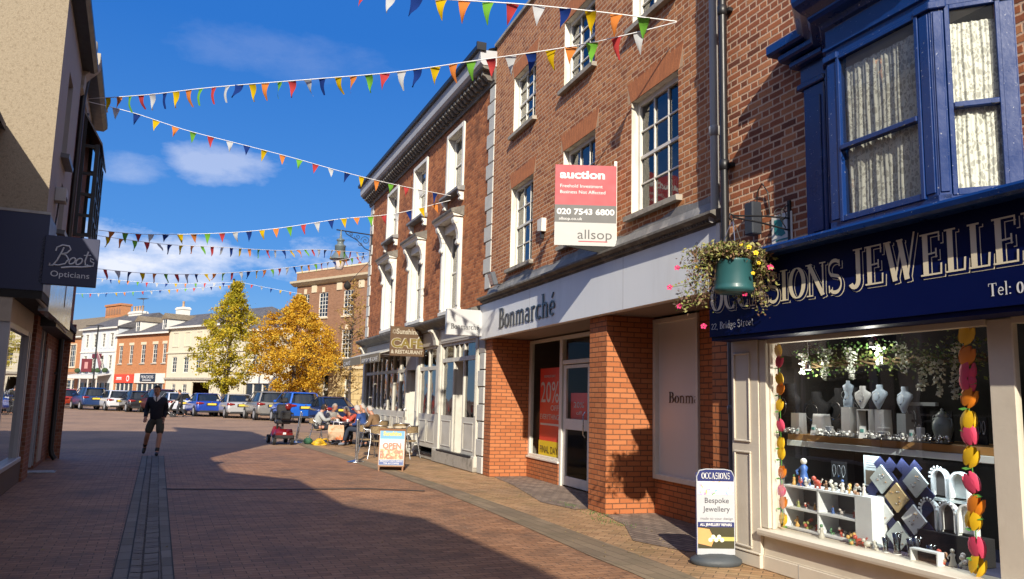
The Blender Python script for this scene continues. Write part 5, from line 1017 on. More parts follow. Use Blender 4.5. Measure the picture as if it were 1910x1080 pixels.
rd = plain('orange_red_fascia', (.72, .06, .03), .5)
b = MB(); b.box(26.2, 30.9, 0, .15, 2.35, 3.3, rd); fs = b.out('red_fascia', t);
b = MB(); b.lathe((0, 0, 0), [(.34, -.01), (.34, .01)], M['letterw'], 16); b.lathe((0, 0, 0), [(.2, -.02), (.2, .02)], rd, 16); b.v = [(x+27.4, .16+z, y+2.83) for x, y, z in b.v]; b.out('round_emblem', fs)
b = MB(); b.box(28.9, 30.3, .155, .16, 2.68, 2.74, M['letterw']); b.box(28.95, 30.2, .155, .16, 2.8, 2.98, M['letterw']); b.out('fascia_word', fs)
b = MB(); b.box(19.2, 25.9, 0, .15, 2.35, 3.4, M['white']); fs = b.out('white_fascia', t); b = MB(); b.box(21.0, 24.4, .15, .22, 2.5, 3.35, plain('black_panel', (.02, .03, .05), .4)); bp = b.out('black_panel', fs); text('PEACOCKS', .45, M['letterw'], bp, (24.1, .225, 2.85), w=2.7, depth=.004); b = MB(); b.box(21.8, 23.8, .222, .226, 2.62, 2.7, M['letterw']); b.out('strapline', bp)
for nm, x0, x1, n_ in (('shop_window', 26.4, 30.6, 4), ('shop_window', 19.6, 25.4, 5)):
    b = MB()
    for k in range(n_+1): x = x0+(x1-x0)*k/n_; b.box(x-.06, x+.06, -.1, 0, .3, 2.3, M['white'])
    b.quad((x1, -.08, .3), (x0, -.08, .3), (x0, -.08, 2.3), (x1, -.08, 2.3), fgl); b.out(nm, t)
# pub
t = thing('white_pub', 'pale blue and white rendered pub with maroon signs, balcony canopy and flag', 'pub', fr=RF)
pw = [(38.9, 39.8), (36.6, 37.5), (34.3, 35.2), (32.1, 33.0)]
block(t, 31.2, 41.0, 8.8, [(a, b_, z, z+1.6) for a, b_ in pw for z in (3.9, 6.5)]+[(32, 40.4, .4, 2.3)], ww)
for a, b_ in pw:
    for z in (3.9, 6.5): fwin(t, a, b_, z, z+1.6, surround=M['white'])
b = MB(); b.box(31.2, 41, 0, .1, 5.9, 6.05, M['white']); b.box(31.2, 31.5, 0, .06, 0, 8.6, M['white']); b.out('string_course', t)
hroof(t, 31.2, 41.0, 9, 8.8, 10.9, M['slate'])
b = MB(); b.box(31.4, 31.21, -9, 0, 8.7, 9.6, M['white']); b.out('party_parapet', t)
stack(t, 36.6, -4.6, 9.8, 11.3, 3.0, 1.0, M['white'], 4); 
b = MB(); b.ext([(0, 3.3), (1.6, 3.0), (1.6, 3.1), (0, 3.42)], 31.9, 41.4, plain('grey_canopy', (.5, .5, .5), .6), 'x'); b.box(31.9, 41.4, 1.55, 1.66, 2.75, 3.1, M['white']); recalc(b.out('canopy', t))
for k in range(5): x = 32.1+k*2.25; b = MB(); b.box(x-.05, x+.05, 1.5, 1.6, 0, 2.8, M['white']); b.out('canopy_post', t)
for k in range(5): x = 32.6+k*1.9; b = MB(); b.ball((x, .5, 3.75), .33, plain('box_shrub', (.03, .06, .02), .9), sc=(1.3, 1, .9)); b.out('shrub', t)
b = MB()
for k in range(6): x = 32.2+k*1.4; b.box(x, x+.9, -.1, -.05, .5, 2.3, fgl); b.box(x-.08, x, -.1, 0, .4, 2.3, M['white'])
b.quad((40.4, -.12, .4), (32, -.12, .4), (32, -.12, 2.3), (40.4, -.12, 2.3), fgl); b.out('ground_windows', t)
b = MB(); b.box(34.9, 37.3, .05, .15, 5.25, 5.75, mr); o = b.out('name_board', t)
b = MB(); b.tube([(33.6, .1, 3.6), (33.6, 1.2, 6.2)], .03, M['white'], 6); b.out('flag_pole', t)
b = MB(); b.add([(33.6, 1.15, 6.0), (33.6, .5, 4.6), (33.3, .75, 3.7), (32.9, 1.1, 4.0), (33.1, 1.3, 5.1)], [(0, 1, 2, 3, 4)], plain('union_flag', (.45, .2, .25), .8, var=.5, scale=3)); b.out('flag', t)
# red brick building with stone bays
t = thing('red_brick_building', 'tall red brick building with pale stone bay windows and mossy tile roof at far left', 'building', fr=RF)
rw = [(42.4, 44.3), (46.6, 48.5), (51, 53), (55, 57)]
block(t, 41.0, 60, 8.0, [(a, b_, 4.2, 7.0) for a, b_ in rw]+[(a-.3, b_+.3, .8, 2.6) for a, b_ in rw], M['brickF'], 9)
cs = plain('bath_stone', (.58, .50, .36), .8)
for a, b_ in rw: fwin(t, a, b_, 4.2, 7.0, surround=cs, sill=cs, cols=3); fwin(t, a-.3, b_+.3, .8, 2.6, surround=cs)
b = MB(); b.box(41, 60, 0, .15, 3.2, 3.6, M['brickG']); b.box(41, 60, 0, .12, 7.7, 8.0, cs); b.out('string_course', t)
hroof(t, 41, 60, 10, 8.0, 11.2, M['tile']); stack(t, 43.2, -5, 10.4, 12.6, 4.6, 1.2, M['brickF'], 0)
b = MB()
for k in range(6): x = 41.3+k*.75; b.ext([(x-.28, 11.2), (x+.28, 11.2), (x+.28, 11.7), (x, 12.1), (x-.28, 11.7)], -4.42, -4.36, M['brickG'], 'y')
b.box(40.8, 45.6, -5.75, -4.25, 12.35, 12.6, M['brickF']); recalc(b.out('blind_arcade', t))
# slate roofed building and white shops behind the trees
t = thing('slate_roofed_shops', 'slate roofed white shops standing behind the two autumn trees', 'building', fr=RF)
block(t, -9, 4.4, 7.4, [(a, a+1, 3.9, 5.4) for a in (-7, -4, -1, 2)]+[(-8, -1, .4, 2.4), (0, 3.8, .4, 2.4)], cw)
for a in (-7, -4, -1, 2): fwin(t, a, a+1, 3.9, 5.4)
hroof(t, -9, 4.4, 9, 7.4, 10.2, M['slate'])
b = MB(); b.box(-8.8, 4.2, 0, .15, 2.45, 3.1, M['white']); b.out('shop_fascia', t)
b = MB(); b.quad((-1, -.1, .4), (-8, -.1, .4), (-8, -.1, 2.4), (-1, -.1, 2.4), fgl); b.quad((3.8, -.1, .4), (0, -.1, .4), (0, -.1, 2.4), (3.8, -.1, 2.4), fgl)
for k in range(9): b.box(-8+k*1.5, -7.9+k*1.5, -.1, 0, .4, 2.4, M['white'])
b.out('shop_windows', t)
t = thing('white_gabled_house', 'small white gable end rising between the slate roof and the brick bank', 'building', (-4.5, -3, 0), fr=RF)
b = MB(); b.box(-2.2, 2.2, -7, 0, 0, 9.0, M['white']); b.add([(-2.2, .0, 9.0), (2.2, .0, 9.0), (0, .0, 11.3)], [(0, 1, 2)], M['white']); b.out('wall', t); b = MB(); b.ext([(-2.5, 8.9), (0, 11.4), (2.5, 8.9), (2.5, 9.1), (0, 11.6), (-2.5, 9.1)], -7.2, .2, M['slate'], 'y'); recalc(b.out('roof', t))
# bank
t = thing('brick_bank', 'brown brick bank with parapet, tall white sash windows and yellow stone ground floor', 'bank building', fr=BKF)
uw = [(1.2, 2.35), (-1.85, -.7), (-4.9, -3.75)]
block(t, -8, 5.3, 10.2, [(a, b_, z0, z1) for a, b_ in uw+[(3.6, 4.6)] for z0, z1 in ((7.5, 9.45), (4.3, 6.45))], M['brickG'], 12, z0=3.6)
for a, b_ in uw+[(3.6, 4.6)]:
    for z0, z1 in ((7.5, 9.45), (4.3, 6.45)): fwin(t, a, b_, z0, z1, cols=3, rows=6, sill=cs)
b = MB(); b.ext([(0, 10.1), (.2, 10.15), (.5, 10.35), (.55, 10.5), (0, 10.6)], -8, 5.6, cs, 'x'); b.box(-8, 5.35, -.3, .06, 10.6, 11.2, M['brickG']); b.box(-8, 5.4, -.35, .1, 11.2, 11.32, cs)
for a, b_ in uw+[(3.6, 4.6)]: b.box((a+b_)/2-.15, (a+b_)/2+.15, 0, .06, 9.45, 9.85, cs); b.box((a+b_)/2-.15, (a+b_)/2+.15, 0, .06, 6.45, 6.8, cs)
for x in (2.95, -.2, -2.8): b.box(x-.3, x+.3, 0, .08, 9.5, 10.1, cs)
recalc(b.out('cornice', t))
ys = bricks('yellow_ashlar', [(0, (.46, .34, .16)), (1, (.62, .49, .26))], (.25, .18, .09), P=1.0, split=1.0, H=.42, gap=.04, blotch=.4)
b = MB(); wall(b, -8, 5.3, 0, 3.6, [(a, b_, .3, 3.05) for a, b_ in ((.5, 1.6), (-2.1, -1.0), (-4.8, -3.6))]+[(3.2, 4.4, .3, 3.05)], .06, .5, ys); b.box(-8, 5.35, 0, .16, 3.5, 3.72, cs); b.out('ashlar_ground_floor', t)
for a, b_ in ((.5, 1.6), (-2.1, -1.0), (-4.8, -3.6), (3.2, 4.4)):
    d = MB(); d.box(a, b_, -.4, -.36, .3, 3.05, fgl); d.box(a, a+.1, -.36, -.3, .3, 3.05, M['white']); d.box(b_-.1, b_, -.36, -.3, .3, 3.05, M['white']); d.box(a, b_, -.36, -.3, 1.9, 2.05, M['white']); d.out('ground_window', t)
stack(t, 5.0, -6, 9.5, 12.3, .7, 2.2, M['brickG'], 1, plain('red_pot', (.3, .06, .04), .7))
b = MB(); b.box(-8, 5.2, -12, -.1, 10.1, 10.4, M['lead']); b.out('flat_roof', t)
# poles, aerials
def aerial(x, y, z, label):
    t = thing('tv_aerial', label, 'aerial', (x, y, z), fr=RF, group='television aerials on the far roofs'); b = MB(); s_ = M['dark_grey_pipe']; b.tube([(0, 0, 0), (0, 0, 2.4)], .035, s_, 6); b.out('mast', t); b = MB(); b.tube([(-.9, 0, 2.3), (.9, .3, 2.3)], .025, s_, 5)
    for k in range(7): x_ = -.8+k*.27; b.tube([(x_, -.35, 2.3), (x_, .55, 2.3)], .015, s_, 4)
    b.out('elements', t); return t
aerial(34.2, -4, 10.4, 'spidery television aerial beside the white pub chimney'); aerial(14.2, -4.5, 9.8, 'spidery television aerial on the cream building roof')
t = thing('dark_mast', 'tall plain dark mast rising beside the top of the green tree', 'mast', (-22.3, 63.0, 0)); b = MB(); b.lathe((0, 0, 0), [(.2, 0), (.2, .8), (.14, 1.0), (.10, 6), (.09, 10.6)], M['iron'], 10); b.out('pole', t); b = MB(); b.tube([(0, 0, 10.1), (.25, 0, 10.2)], .03, M['iron'], 6); b.out('arm', t)
t = thing('pub_sign_post', 'thin dark post with a small maroon pub sign in front of the white pub', 'sign post', (-37.9, 72.8, 0)); b = MB(); b.tube([(0, 0, 0), (0, 0, 7.4)], .07, M['iron'], 8); b.tube([(-1.1, 0, 7.3), (0, 0, 7.4), (.5, 0, 7.3)], .04, M['iron'], 6); b.out('post', t); b = MB(); b.box(-1.2, -.25, -.05, .05, 3.1, 4.3, mr); b.box(-.9, -.6, -.06, -.05, 3.4, 4.0, plain('sign_pink', (.4, .2, .2), .6)); b.out('sign_board', t)
# ---------------------------------------------------------------- trees
def tree(name, label, x, y, H, crown, cols, seed, nleaf, trunk=.16, sparse=False, zc=2.4, lean=0.0, leafs=.14, lobes=15):
    rn = random.Random(seed); t = thing(name, label, 'tree', (x, y, 0))
    bk = M['bark'] if 'bark' in M else M.setdefault('bark', mat('grey_brown_bark', (.09, .07, .055), .9, var=.4, scale=12, bump=.8))
    b = MB(); b.tube([(0, 0, 0), (.02, 0, 1.2), (-.03, .02, zc), (lean*.5, .03, H*.55), (lean, 0, H*.93)], [trunk*1.3, trunk, trunk*.85, trunk*.5, .02], bk, 9)
    limbs = []
    for i in range(15 if not sparse else 26):
        z = zc*.75+(H*.85-zc*.75)*rn.random()**1.0; a = rn.uniform(0, 2*pi); rr = crown(z/H+.12)*rn.uniform(.6, 1.0); zz = min(z+rr*rn.uniform(.3, .9), H*.97)
        m1 = (cos(a)*rr*.45, sin(a)*rr*.45, z+(zz-z)*.35); e = (cos(a+.2)*rr, sin(a+.2)*rr, zz)
        b.tube([(lean*z/H, 0, z), m1, e], [trunk*.42*(1-z/H*.5), trunk*.25, .012], bk, 5, cap=False); limbs.append((m1, e))
        for q in range(3):
            f = rn.uniform(.4, .95); s_ = Vector(m1).lerp(Vector(e), f); a2 = a+rn.uniform(-1.2, 1.2); l = rr*.4
            b.tube([tuple(s_), (s_.x+cos(a2)*l, s_.y+sin(a2)*l, s_.z+l*rn.uniform(.1, .8))], [.025, .006], bk, 4, cap=False)
    b.out('trunk', t)
    b = MB(); V = []; F = []; MI = []
    mats = []
    for i, c in enumerate(cols):
        k = 'leaf_%.2f_%.2f_%.2f' % c
        if k not in M:
            m, nt, out = _nt(k); d = nt.nodes.new('ShaderNodeBsdfDiffuse'); d.inputs[0].default_value = c+(1,); tl = nt.nodes.new('ShaderNodeBsdfTranslucent'); tl.inputs[0].default_value = (c[0]*1.2, c[1]*1.1, c[2]*.8, 1); mx = nt.nodes.new('ShaderNodeMixShader'); mx.inputs[0].default_value = .35; nt.links.new(d.outputs[0], mx.inputs[1]); nt.links.new(tl.outputs[0], mx.inputs[2]); nt.links.new(mx.outputs[0], out.inputs[0]); M[k] = m
        mats.append(M[k])
    # leaf clusters hang round lobe centres on the crown's surface and at branch ends
    cl = []
    n_cl = nleaf//62
    for i in range(n_cl):
        z = zc*.8+(H-zc*.8)*rn.random()**.9; r0 = crown(z/H); a = rn.uniform(0, 2*pi); lob = 1+.16*sin(3*a+z*1.7+seed)+.12*sin(5*a-z*2.3)
        r = r0*lob*(rn.random()**.42)*rn.uniform(.9, 1.12); cl.append((lean*z/H+cos(a)*r, sin(a)*r, z, rn.uniform(.18, .60)*(.6+.4*r0/2.5)))
    for (m1, e) in limbs: cl.append((e[0], e[1], e[2], .45))
    for (cx_, cy_, cz_, cr) in cl:
        side = (cx_*-.3)/3+ (cz_/H-.5)*.3; base = rn.random()
        for q in range(55 if not sparse else 14):
            px, py, pz = cx_+rn.gauss(0, cr*.5), cy_+rn.gauss(0, cr*.5), cz_+rn.gauss(0, cr*.36)
            s_ = leafs*rn.uniform(.6, 1.25); n = Vector((rn.gauss(0, 1), rn.gauss(0, 1), rn.gauss(.5, 1))).normalized(); u = n.orthogonal().normalized(); v = n.cross(u); th = rn.uniform(0, 6.3); u, v = u*cos(th)+v*sin(th), v*cos(th)-u*sin(th)
            P = Vector((px, py, pz)); k = len(V); V += [tuple(P-u*s_*.5), tuple(P+v*s_*.32+n*s_*.08), tuple(P+u*s_*.55), tuple(P-v*s_*.32+n*s_*.08)]; F.append((k, k+1, k+2, k+3))
            MI.append(min(len(cols)-1, int((base*.55+rn.random()*.45)*len(cols))))
    me = bpy.data.meshes.new('crown'); me.from_pydata(V, [], F)
    for m in mats: me.materials.append(m)
    me.polygons.foreach_set('material_index', MI); me.update(); o = bpy.data.objects.new('crown', me); COL.objects.link(o); o.parent = t
    return t
def cone(rmax, zlow, peak=.42):
    def f(q):
        if q < zlow: return .05
        q = (q-zlow)/(1-zlow)
        return rmax*min(1, .35+q/peak*.65)*(1 if q < peak else max(.06, 1-((q-peak)/(1-peak))**1.25))
    return f
tree('orange_tree', 'round orange and gold autumn tree in front of the brick bank', -15.4, 57.0, 8.5, cone(3.75, .22, .30), [(.36, .18, .02), (.52, .30, .03), (.66, .42, .05), (.50, .38, .06)], 11, 28000, trunk=.2, zc=2.0, leafs=.165)
tree('green_tree', 'taller yellow green autumn tree with a pointed crown left of the orange one', -20.9, 58.5, 9.7, cone(2.75, .20, .26), [(.20, .19, .02), (.36, .31, .03), (.50, .42, .045), (.55, .38, .04)], 23, 21000, trunk=.15, zc=2.0, lean=.5, leafs=.16)
tree('sparse_tree', 'nearly bare slim tree with a few tawny leaves against the brick bank', -9.5, 47.5, 8.6, cone(1.25, .12, .5), [(.33, .20, .07), (.42, .29, .10)], 5, 7000, trunk=.1, sparse=True, zc=2.2, leafs=.13)
# ---------------------------------------------------------------- parked cars
def plateM(): return plain('yellow_number_plate', (.70, .50, .05), .5)
def subd(o, n=2): m_ = o.modifiers.new('s', 'SUBSURF'); m_.levels = n; m_.render_levels = n; return o
def car(label, x, y, head, col, L=4.3, W=1.8, Hh=1.5, kind='hatch', rearplate=True):
    pm = mat('car_paint_%d' % (sum(map(ord, label)) % 9999), col, .3, metal=.15, var=.03, coat=.45); gl = M['darkglass']; tr = plain('black_trim', (.02, .02, .022), .5)
    t = thing('parked_car', label, 'car', (x, y, 0), R(head), group='cars parked in the square')
    hw = W/2
    # local +y forward, rear bumper at y=0; stations (y, underside z, shoulder z, half width factor)
    prof = {'hatch': [(.0, .34, .62, .90), (.03, .30, .88, .96), (.14, .26, .98, .99), (.5, .24, 1.0, 1), (L*.5, .22, .97, 1), (L-1.05, .22, .93, 1), (L-.3, .26, .78, .96), (L, .36, .6, .84)],
            'saloon': [(.0, .34, .66, .90), (.03, .30, .92, .96), (.14, .26, 1.0, .98), (.9, .24, 1.01, 1), (L*.5, .22, .97, 1), (L-1.1, .22, .92, 1), (L-.3, .26, .76, .96), (L, .36, .6, .84)],
            'suv': [(.0, .40, .74, .92), (.03, .34, 1.02, .97), (.14, .30, 1.10, .99), (.5, .28, 1.12, 1), (L*.5, .26, 1.09, 1), (L-1.0, .26, 1.04, 1), (L-.25, .3, .9, .97), (L, .4, .7, .86)]}[kind]
    rings = []
    for yy, zb, zt_, k in prof:
        w_ = hw*k; zm = zb+(zt_-zb)*.6
        rings.append([(-w_*.86, yy, zb), (-w_*.985, yy, zb+.10), (-w_, yy, zm), (-w_*.955, yy, zt_-.07), (-w_*.86, yy, zt_), (0, yy, zt_+.015), (w_*.86, yy, zt_), (w_*.955, yy, zt_-.07), (w_, yy, zm), (w_*.985, yy, zb+.10), (w_*.86, yy, zb), (0, yy, zb)])
    b = MB(); b.loft(rings, pm); body = subd(recalc(b.out('body', t)), 1)
    zt = prof[3][2]-.05
    y0, y1, y2, y3 = {'hatch': (.10, .48, 2.15, 3.2), 'saloon': (.60, 1.30, 2.4, 3.3), 'suv': (.08, .36, 2.4, 3.2)}[kind]
    def grow(o, m, nm, zlo):
        q = []
        for f, (ya, yb) in ((0, (y0, y3)), (.5, ((y0+y1)/2, (y2+y3)/2)), (.93, (y1-.02, y2+.03)), (1, (y1+.12, y2-.15))):
            z = zlo+(Hh-zlo)*f; w = hw*(.90-.20*f)+o; q.append([(-w, ya-o, z), (0, ya-o-.05, z+.0), (w, ya-o, z), (w, (ya+yb)/2, z), (w, yb+o, z), (0, yb+o+.05, z), (-w, yb+o, z), (-w, (ya+yb)/2, z)])
        return q
    b = MB(); b.loft(grow(0, gl, '', zt), gl); subd(recalc(b.out('windows', t)), 2)
    # roof skin and pillars in body colour
    g = grow(.012, pm, '', zt); b = MB()
    top = g[2]; cr = g[3]
    b.add([top[0], top[1], top[2], top[3], top[4], top[5], top[6], top[7]]+[(p_[0]*.9, p_[1], p_[2]+.022) for p_ in cr]+[(0, (y1+y2)/2, Hh+.035)], [(i, (i+1) % 8, 8+(i+1) % 8, 8+i) for i in range(8)]+[(8+i, 8+(i+1) % 8, 16) for i in range(8)], pm, True)
    for s in (-1, 1):
        i0, i1 = (0, 6) if s < 0 else (2, 4)
        for idx, dy in ((i0, .11), (i1, -.10)):
            for r0, r1 in ((g[0], g[1]), (g[1], g[2])):
                p_, q_ = r0[idx], r1[idx]; b.add([(p_[0]+s*.004, p_[1], p_[2]), (p_[0]+s*.004, p_[1]+dy, p_[2]), (q_[0]+s*.004, q_[1]+dy, q_[2]+.01), (q_[0]+s*.004, q_[1], q_[2]+.01)], [(0, 1, 2, 3)], pm)
                b.add([(p_[0]+s*.004, p_[1]-(.004 if dy > 0 else -.004), p_[2]), (p_[0]-s*.07, p_[1]-(.03 if dy > 0 else -.03), p_[2]), (q_[0]-s*.06, q_[1]-(.03 if dy > 0 else -.03), q_[2]+.01), (q_[0]+s*.004, q_[1]-(.004 if dy > 0 else -.004), q_[2]+.01)], [(0, 1, 2, 3)], pm)
        ym = (y0+y3)/2; a_, c_ = g[0][3 if s > 0 else 7], g[2][3 if s > 0 else 7]; b.add([(a_[0]+s*.004, ym-.05, a_[2]), (a_[0]+s*.004, ym+.05, a_[2]), (c_[0]+s*.004, ym+.05, c_[2]), (c_[0]+s*.004, ym-.05, c_[2])], [(0, 1, 2, 3)], tr)
    b.out('roof', t)
    b = MB(); b.box(-hw*.78, hw*.78, -.035, .06, .27, .40, tr, .03); b.out('rear_valance', t)
    pz = {'hatch': .70, 'saloon': .74, 'suv': .80}[kind]
    b = MB(); b.box(-.34, .34, -.02, .03, pz-.06, pz+.13, tr, .01); b.out('plate_recess', t)
    b = MB(); b.box(-.26, .26, -.032, -.02, pz, pz+.11, plateM()); b.out('number_plate', t)
    b = MB(); b.box(-.05, .05, -.03, .0, pz+.17, pz+.21, M['steel'], .01); b.out('badge', t)
    zz = prof[1][2]
    for s in (-1, 1):
        b = MB(); b.loft([[(s*hw*.52, .0, zz-.10), (s*hw*.52, -.012, zz-.04), (s*hw*.52, .06, zz-.03), (s*hw*.52, .08, zz-.11)], [(s*hw*.80, -.015, zz-.15), (s*hw*.80, -.02, zz-.0), (s*hw*.80, .06, zz+.01), (s*hw*.80, .08, zz-.15)], [(s*hw*.975, .08, zz-.15), (s*hw*.965, .07, zz+.0), (s*hw*.95, .30, zz+.01), (s*hw*.98, .26, zz-.09)]], plain('red_tail_lamp', (.20, .012, .012), .12)); recalc(b.out('tail_light', t))
        b = MB(); b.box(s*hw*.88, s*hw*.6, L-.2, L-.06, .60, .70, plain('clear_lamp', (.6, .6, .62), .1), .02); b.out('headlight', t)
        b = MB(); b.box(s*hw*.95, s*(hw*.95+.16), y3-.55, y3-.44, zt+.02, zt+.15, pm, .03); b.out('mirror', t)
        for yy in (.78, L-.85):
            q = MB(); q.tube([(s*(hw-.20), yy, .325), (s*(hw+.008), yy, .325)], .325, plain('tyre_rubber', (.015, .015, .016), .8), 22); wl = q.out('wheel', t); q = MB(); q.tube([(s*(hw-.02), yy, .325), (s*(hw+.016), yy, .325)], .21, plain('alloy_rim', (.35, .35, .36), .35), 12); q.out('rim', wl)
            q = MB(); q.tube([(s*(hw-.03), yy, .33), (s*(hw-.004), yy, .33)], .385, tr, 22); q.out('wheel_arch', t)
    return t
CARS = [('orange red hatchback seen side on at the far left end of the row', -35.0, 64.6, 62, (.42, .05, .02), 'hatch'),
 ('dark navy blue estate car parked second from the left end', -31.6, 61.4, 35, (.01, .035, .12), 'suv'),
 ('small white hatchback parked between the navy estate and black car', -29.1, 60.2, 33, (.6, .6, .62), 'hatch'),
 ('black hatchback parked right of the small white car', -26.6, 58.3, 32, (.015, .015, .018), 'hatch'),
 ('dark maroon hatchback parked partly behind the walking man', -24.0, 56.2, 32, (.08, .012, .015), 'suv'),
 ('silvery white saloon parked left of the bright blue saloon', -21.9, 54.0, 30, (.55, .57, .62), 'saloon'),
 ('bright blue saloon parked left of the silver saloon', -19.1, 51.6, 27, (.01, .045, .30), 'saloon'),
 ('silver saloon parked between the blue saloon and the grey off roader', -16.6, 50.1, 25, (.36, .36, .37), 'saloon'),
 ('grey brown off roader with wide rear window parked beside the silver saloon', -13.9, 47.4, 24, (.20, .19, .175), 'suv'),
 ('vivid blue sports utility car parked nearest behind the mobility scooter', -11.2, 44.2, 25, (.01, .10, .50), 'suv'),
 ('dark navy saloon parked behind the people at the café tables', -8.8, 42.6, 28, (.01, .018, .06), 'saloon'),
 ('blue grey car standing beyond the orange red hatchback', -38.5, 70.5, 50, (.08, .11, .15), 'hatch')]
for (lb, x, y, hd, c, kd) in CARS: car(lb, x, y, hd+6, c, kind=kd, W=1.90, L=4.7 if kd == 'saloon' else 4.3, Hh=1.46 if kd == 'saloon' else (1.66 if kd == 'suv' else 1.5))
# ---------------------------------------------------------------- people
RS = 1.22
def skin(name, chains, parent, m, sub=1, keep=True):
    """chains: lists of (x,y,z,r); first point of later chains may repeat an existing point to join there"""
    vs, rs, es = [], [], []; idx = {}
    for ch in chains:
        prev = None
        for p in ch:
            k = tuple(round(a, 4) for a in p[:3])
            if k not in idx: idx[k] = len(vs); vs.append(p[:3]); rs.append(p[3])
            i = idx[k]
            if prev is not None and prev != i: es.append((prev, i))
            prev = i
    me = bpy.data.meshes.new(name); me.from_pydata(vs, es, []); o = bpy.data.objects.new(name, me); COL.objects.link(o)
    o.modifiers.new('s', 'SKIN')
    if not me.skin_vertices:
        o.modifiers.clear(); bpy.context.view_layer.objects.active = o; bpy.ops.object.modifier_add(type='SKIN')
    sv = me.skin_vertices[0].data
    for i, r in enumerate(rs):
        q = r if isinstance(r, tuple) else (r, r); q = (q[0]*RS, q[1]*RS); sv[i].radius = q; sv[i].use_root = (i == 0)
    o.modifiers[0].use_smooth_shade = True
    su = o.modifiers.new('u', 'SUBSURF'); su.levels = sub; su.render_levels = sub
    bpy.context.view_layer.update()
    nm = bpy.data.meshes.new_from_object(o.evaluated_get(bpy.context.evaluated_depsgraph_get())); bpy.data.objects.remove(o); bpy.data.meshes.remove(me)
    nm.materials.clear(); nm.materials.append(m); nm.name = name
    for p_ in nm.polygons: p_.use_smooth = True
    r = bpy.data.objects.new(name, nm); COL.objects.link(r); r.parent = parent; return r
SK = mat('warm_skin', (.42, .20, .13), .5, var=.08); SKD = mat('tan_skin', (.40, .20, .13), .5, var=.08)
def head_ring(c, rot, hair, par, sk, hs='short', s=1.0, glasses=False):
    """returns a mesh builder with a head: skull, nose, eyes, mouth, ears; +y is the face"""
    T = Matrix.Translation(c) @ rot @ Matrix.Scale(s, 4)
    b = MB(); b.T = T
    prof = [(-.118, .030, .035), (-.10, .045, .055), (-.075, .058, .072), (-.04, .068, .085), (0, .074, .095), (.04, .076, .098), (.075, .068, .088), (.1, .048, .062), (.115, .02, .03)]
    rings = [[(w*cos(a), d*sin(a)+(.012 if z < -.05 else -.004), z) for a in [2*pi*k/14 for k in range(14)]] for z, w, d in prof]
    b.loft(rings, sk)
    b.add([(-.012, .088, .015), (.012, .088, .015), (.017, .112, -.028), (-.017, .112, -.028), (0, .09, -.04)], [(0, 1, 2, 3), (3, 2, 4)], sk)
    for s_ in (-1, 1):
        b.ball((s_*.030, .080, .018), .011, plain('eye_white', (.5, .48, .45), .3), 8, 5); b.ball((s_*.030, .088, .018), .006, M['black'], 6, 4)
        b.box(s_*.016, s_*.045, .084, .092, .034, .040, hair); b.ball((s_*.076, -.005, -.005), .022, sk, 8, 5, (.4, .8, 1.3))
    b.box(-.022, .022, .082, .090, -.062, -.055, plain('lips', (.30, .09, .08), .5)); 
    b.T = None; h = MB(); h.T = T
    k = 1.10; low = {'short': -.055, 'bald': -.04, 'long': -.11}[hs]; fr0 = {'short': .070, 'bald': .105, 'long': .062}[hs]; rj = random.Random(len(par.name)*13+int(c[0]*999))
    vs = []
    for i in range(9):
        ph = pi*.5*(i/8)
        for j in range(16):
            a = 2*pi*j/16; ff = min(1, max(0, sin(a)*2.4+.25)); zl = low+ff*(fr0-low)
            z = zl+(.125-zl)*sin(ph); rr = cos(ph)**.6 if i < 8 else .02; zz = min(1, abs(z)/.12); w = .080*sqrt(max(0, 1-zz**2*.75)); d = .101*sqrt(max(0, 1-zz**2*.75))
            k2 = k*(1+rj.uniform(-.035, .055)); vs.append((w*cos(a)*(.55+.45*rr if i < 8 else .02)*k2, (d*sin(a)*(.55+.45*rr if i < 8 else .02)-.010)*k2, z+rj.uniform(-.004, .006)))
    if hs != 'none': h.add(vs, [(i*16+j, i*16+(j+1) % 16, (i+1)*16+(j+1) % 16, (i+1)*16+j) for i in range(8) for j in range(16)]+[tuple(128+j for j in range(16))], hair, True)
    h.T = None
    if glasses:
        g = MB(); g.T = T
        for s_ in (-1, 1): g.lathe((0, 0, 0), [(.022, 0), (.024, .003)], M['black'], 10)
        g.v = []; g.f = []; g.mi = []; g.sm = []
        for s_ in (-1, 1): g.box(s_*.012, s_*.052, .096, .100, .004, .034, M['darkglass']); g.box(s_*.052, s_*.058, -.0, .098, .022, .03, M['black'])
        g.box(-.012, .012, .098, .102, .022, .028, M['black']); g.out('glasses', par)
    return b, h
def hand_chain(w, d, side, s=1.0):
    """palm and five curled fingers from wrist w pointing along d"""
    d = Vector(d).normalized(); up = Vector((0, 1, 0)) if abs(d.y) < .7 else Vector((1, 0, 0)); sd = d.cross(up).normalized(); nrm = sd.cross(d)
    w = Vector(w); ch = []; pm = w+d*.05*s
    for k, (o, l) in enumerate(((-.030, .062), (-.010, .072), (.010, .068), (.028, .054))):
        a = pm+sd*o*s+d*.03*s; m_ = a+d*l*.55*s+nrm*.006*s; e = a+d*l*.9*s+nrm*.022*s
        ch.append([(*w, .022*s), (*pm, (.032*s, .016*s)), (*a, .0105*s), (*m_, .0095*s), (*e, .007*s)])
    a = w+d*.03*s-sd*.034*s*side; e = a+d*.04*s-sd*.018*s*side+nrm*.012*s; ch.append([(*w, .022*s), (*a, .011*s), (*e, .009*s)])
    return ch
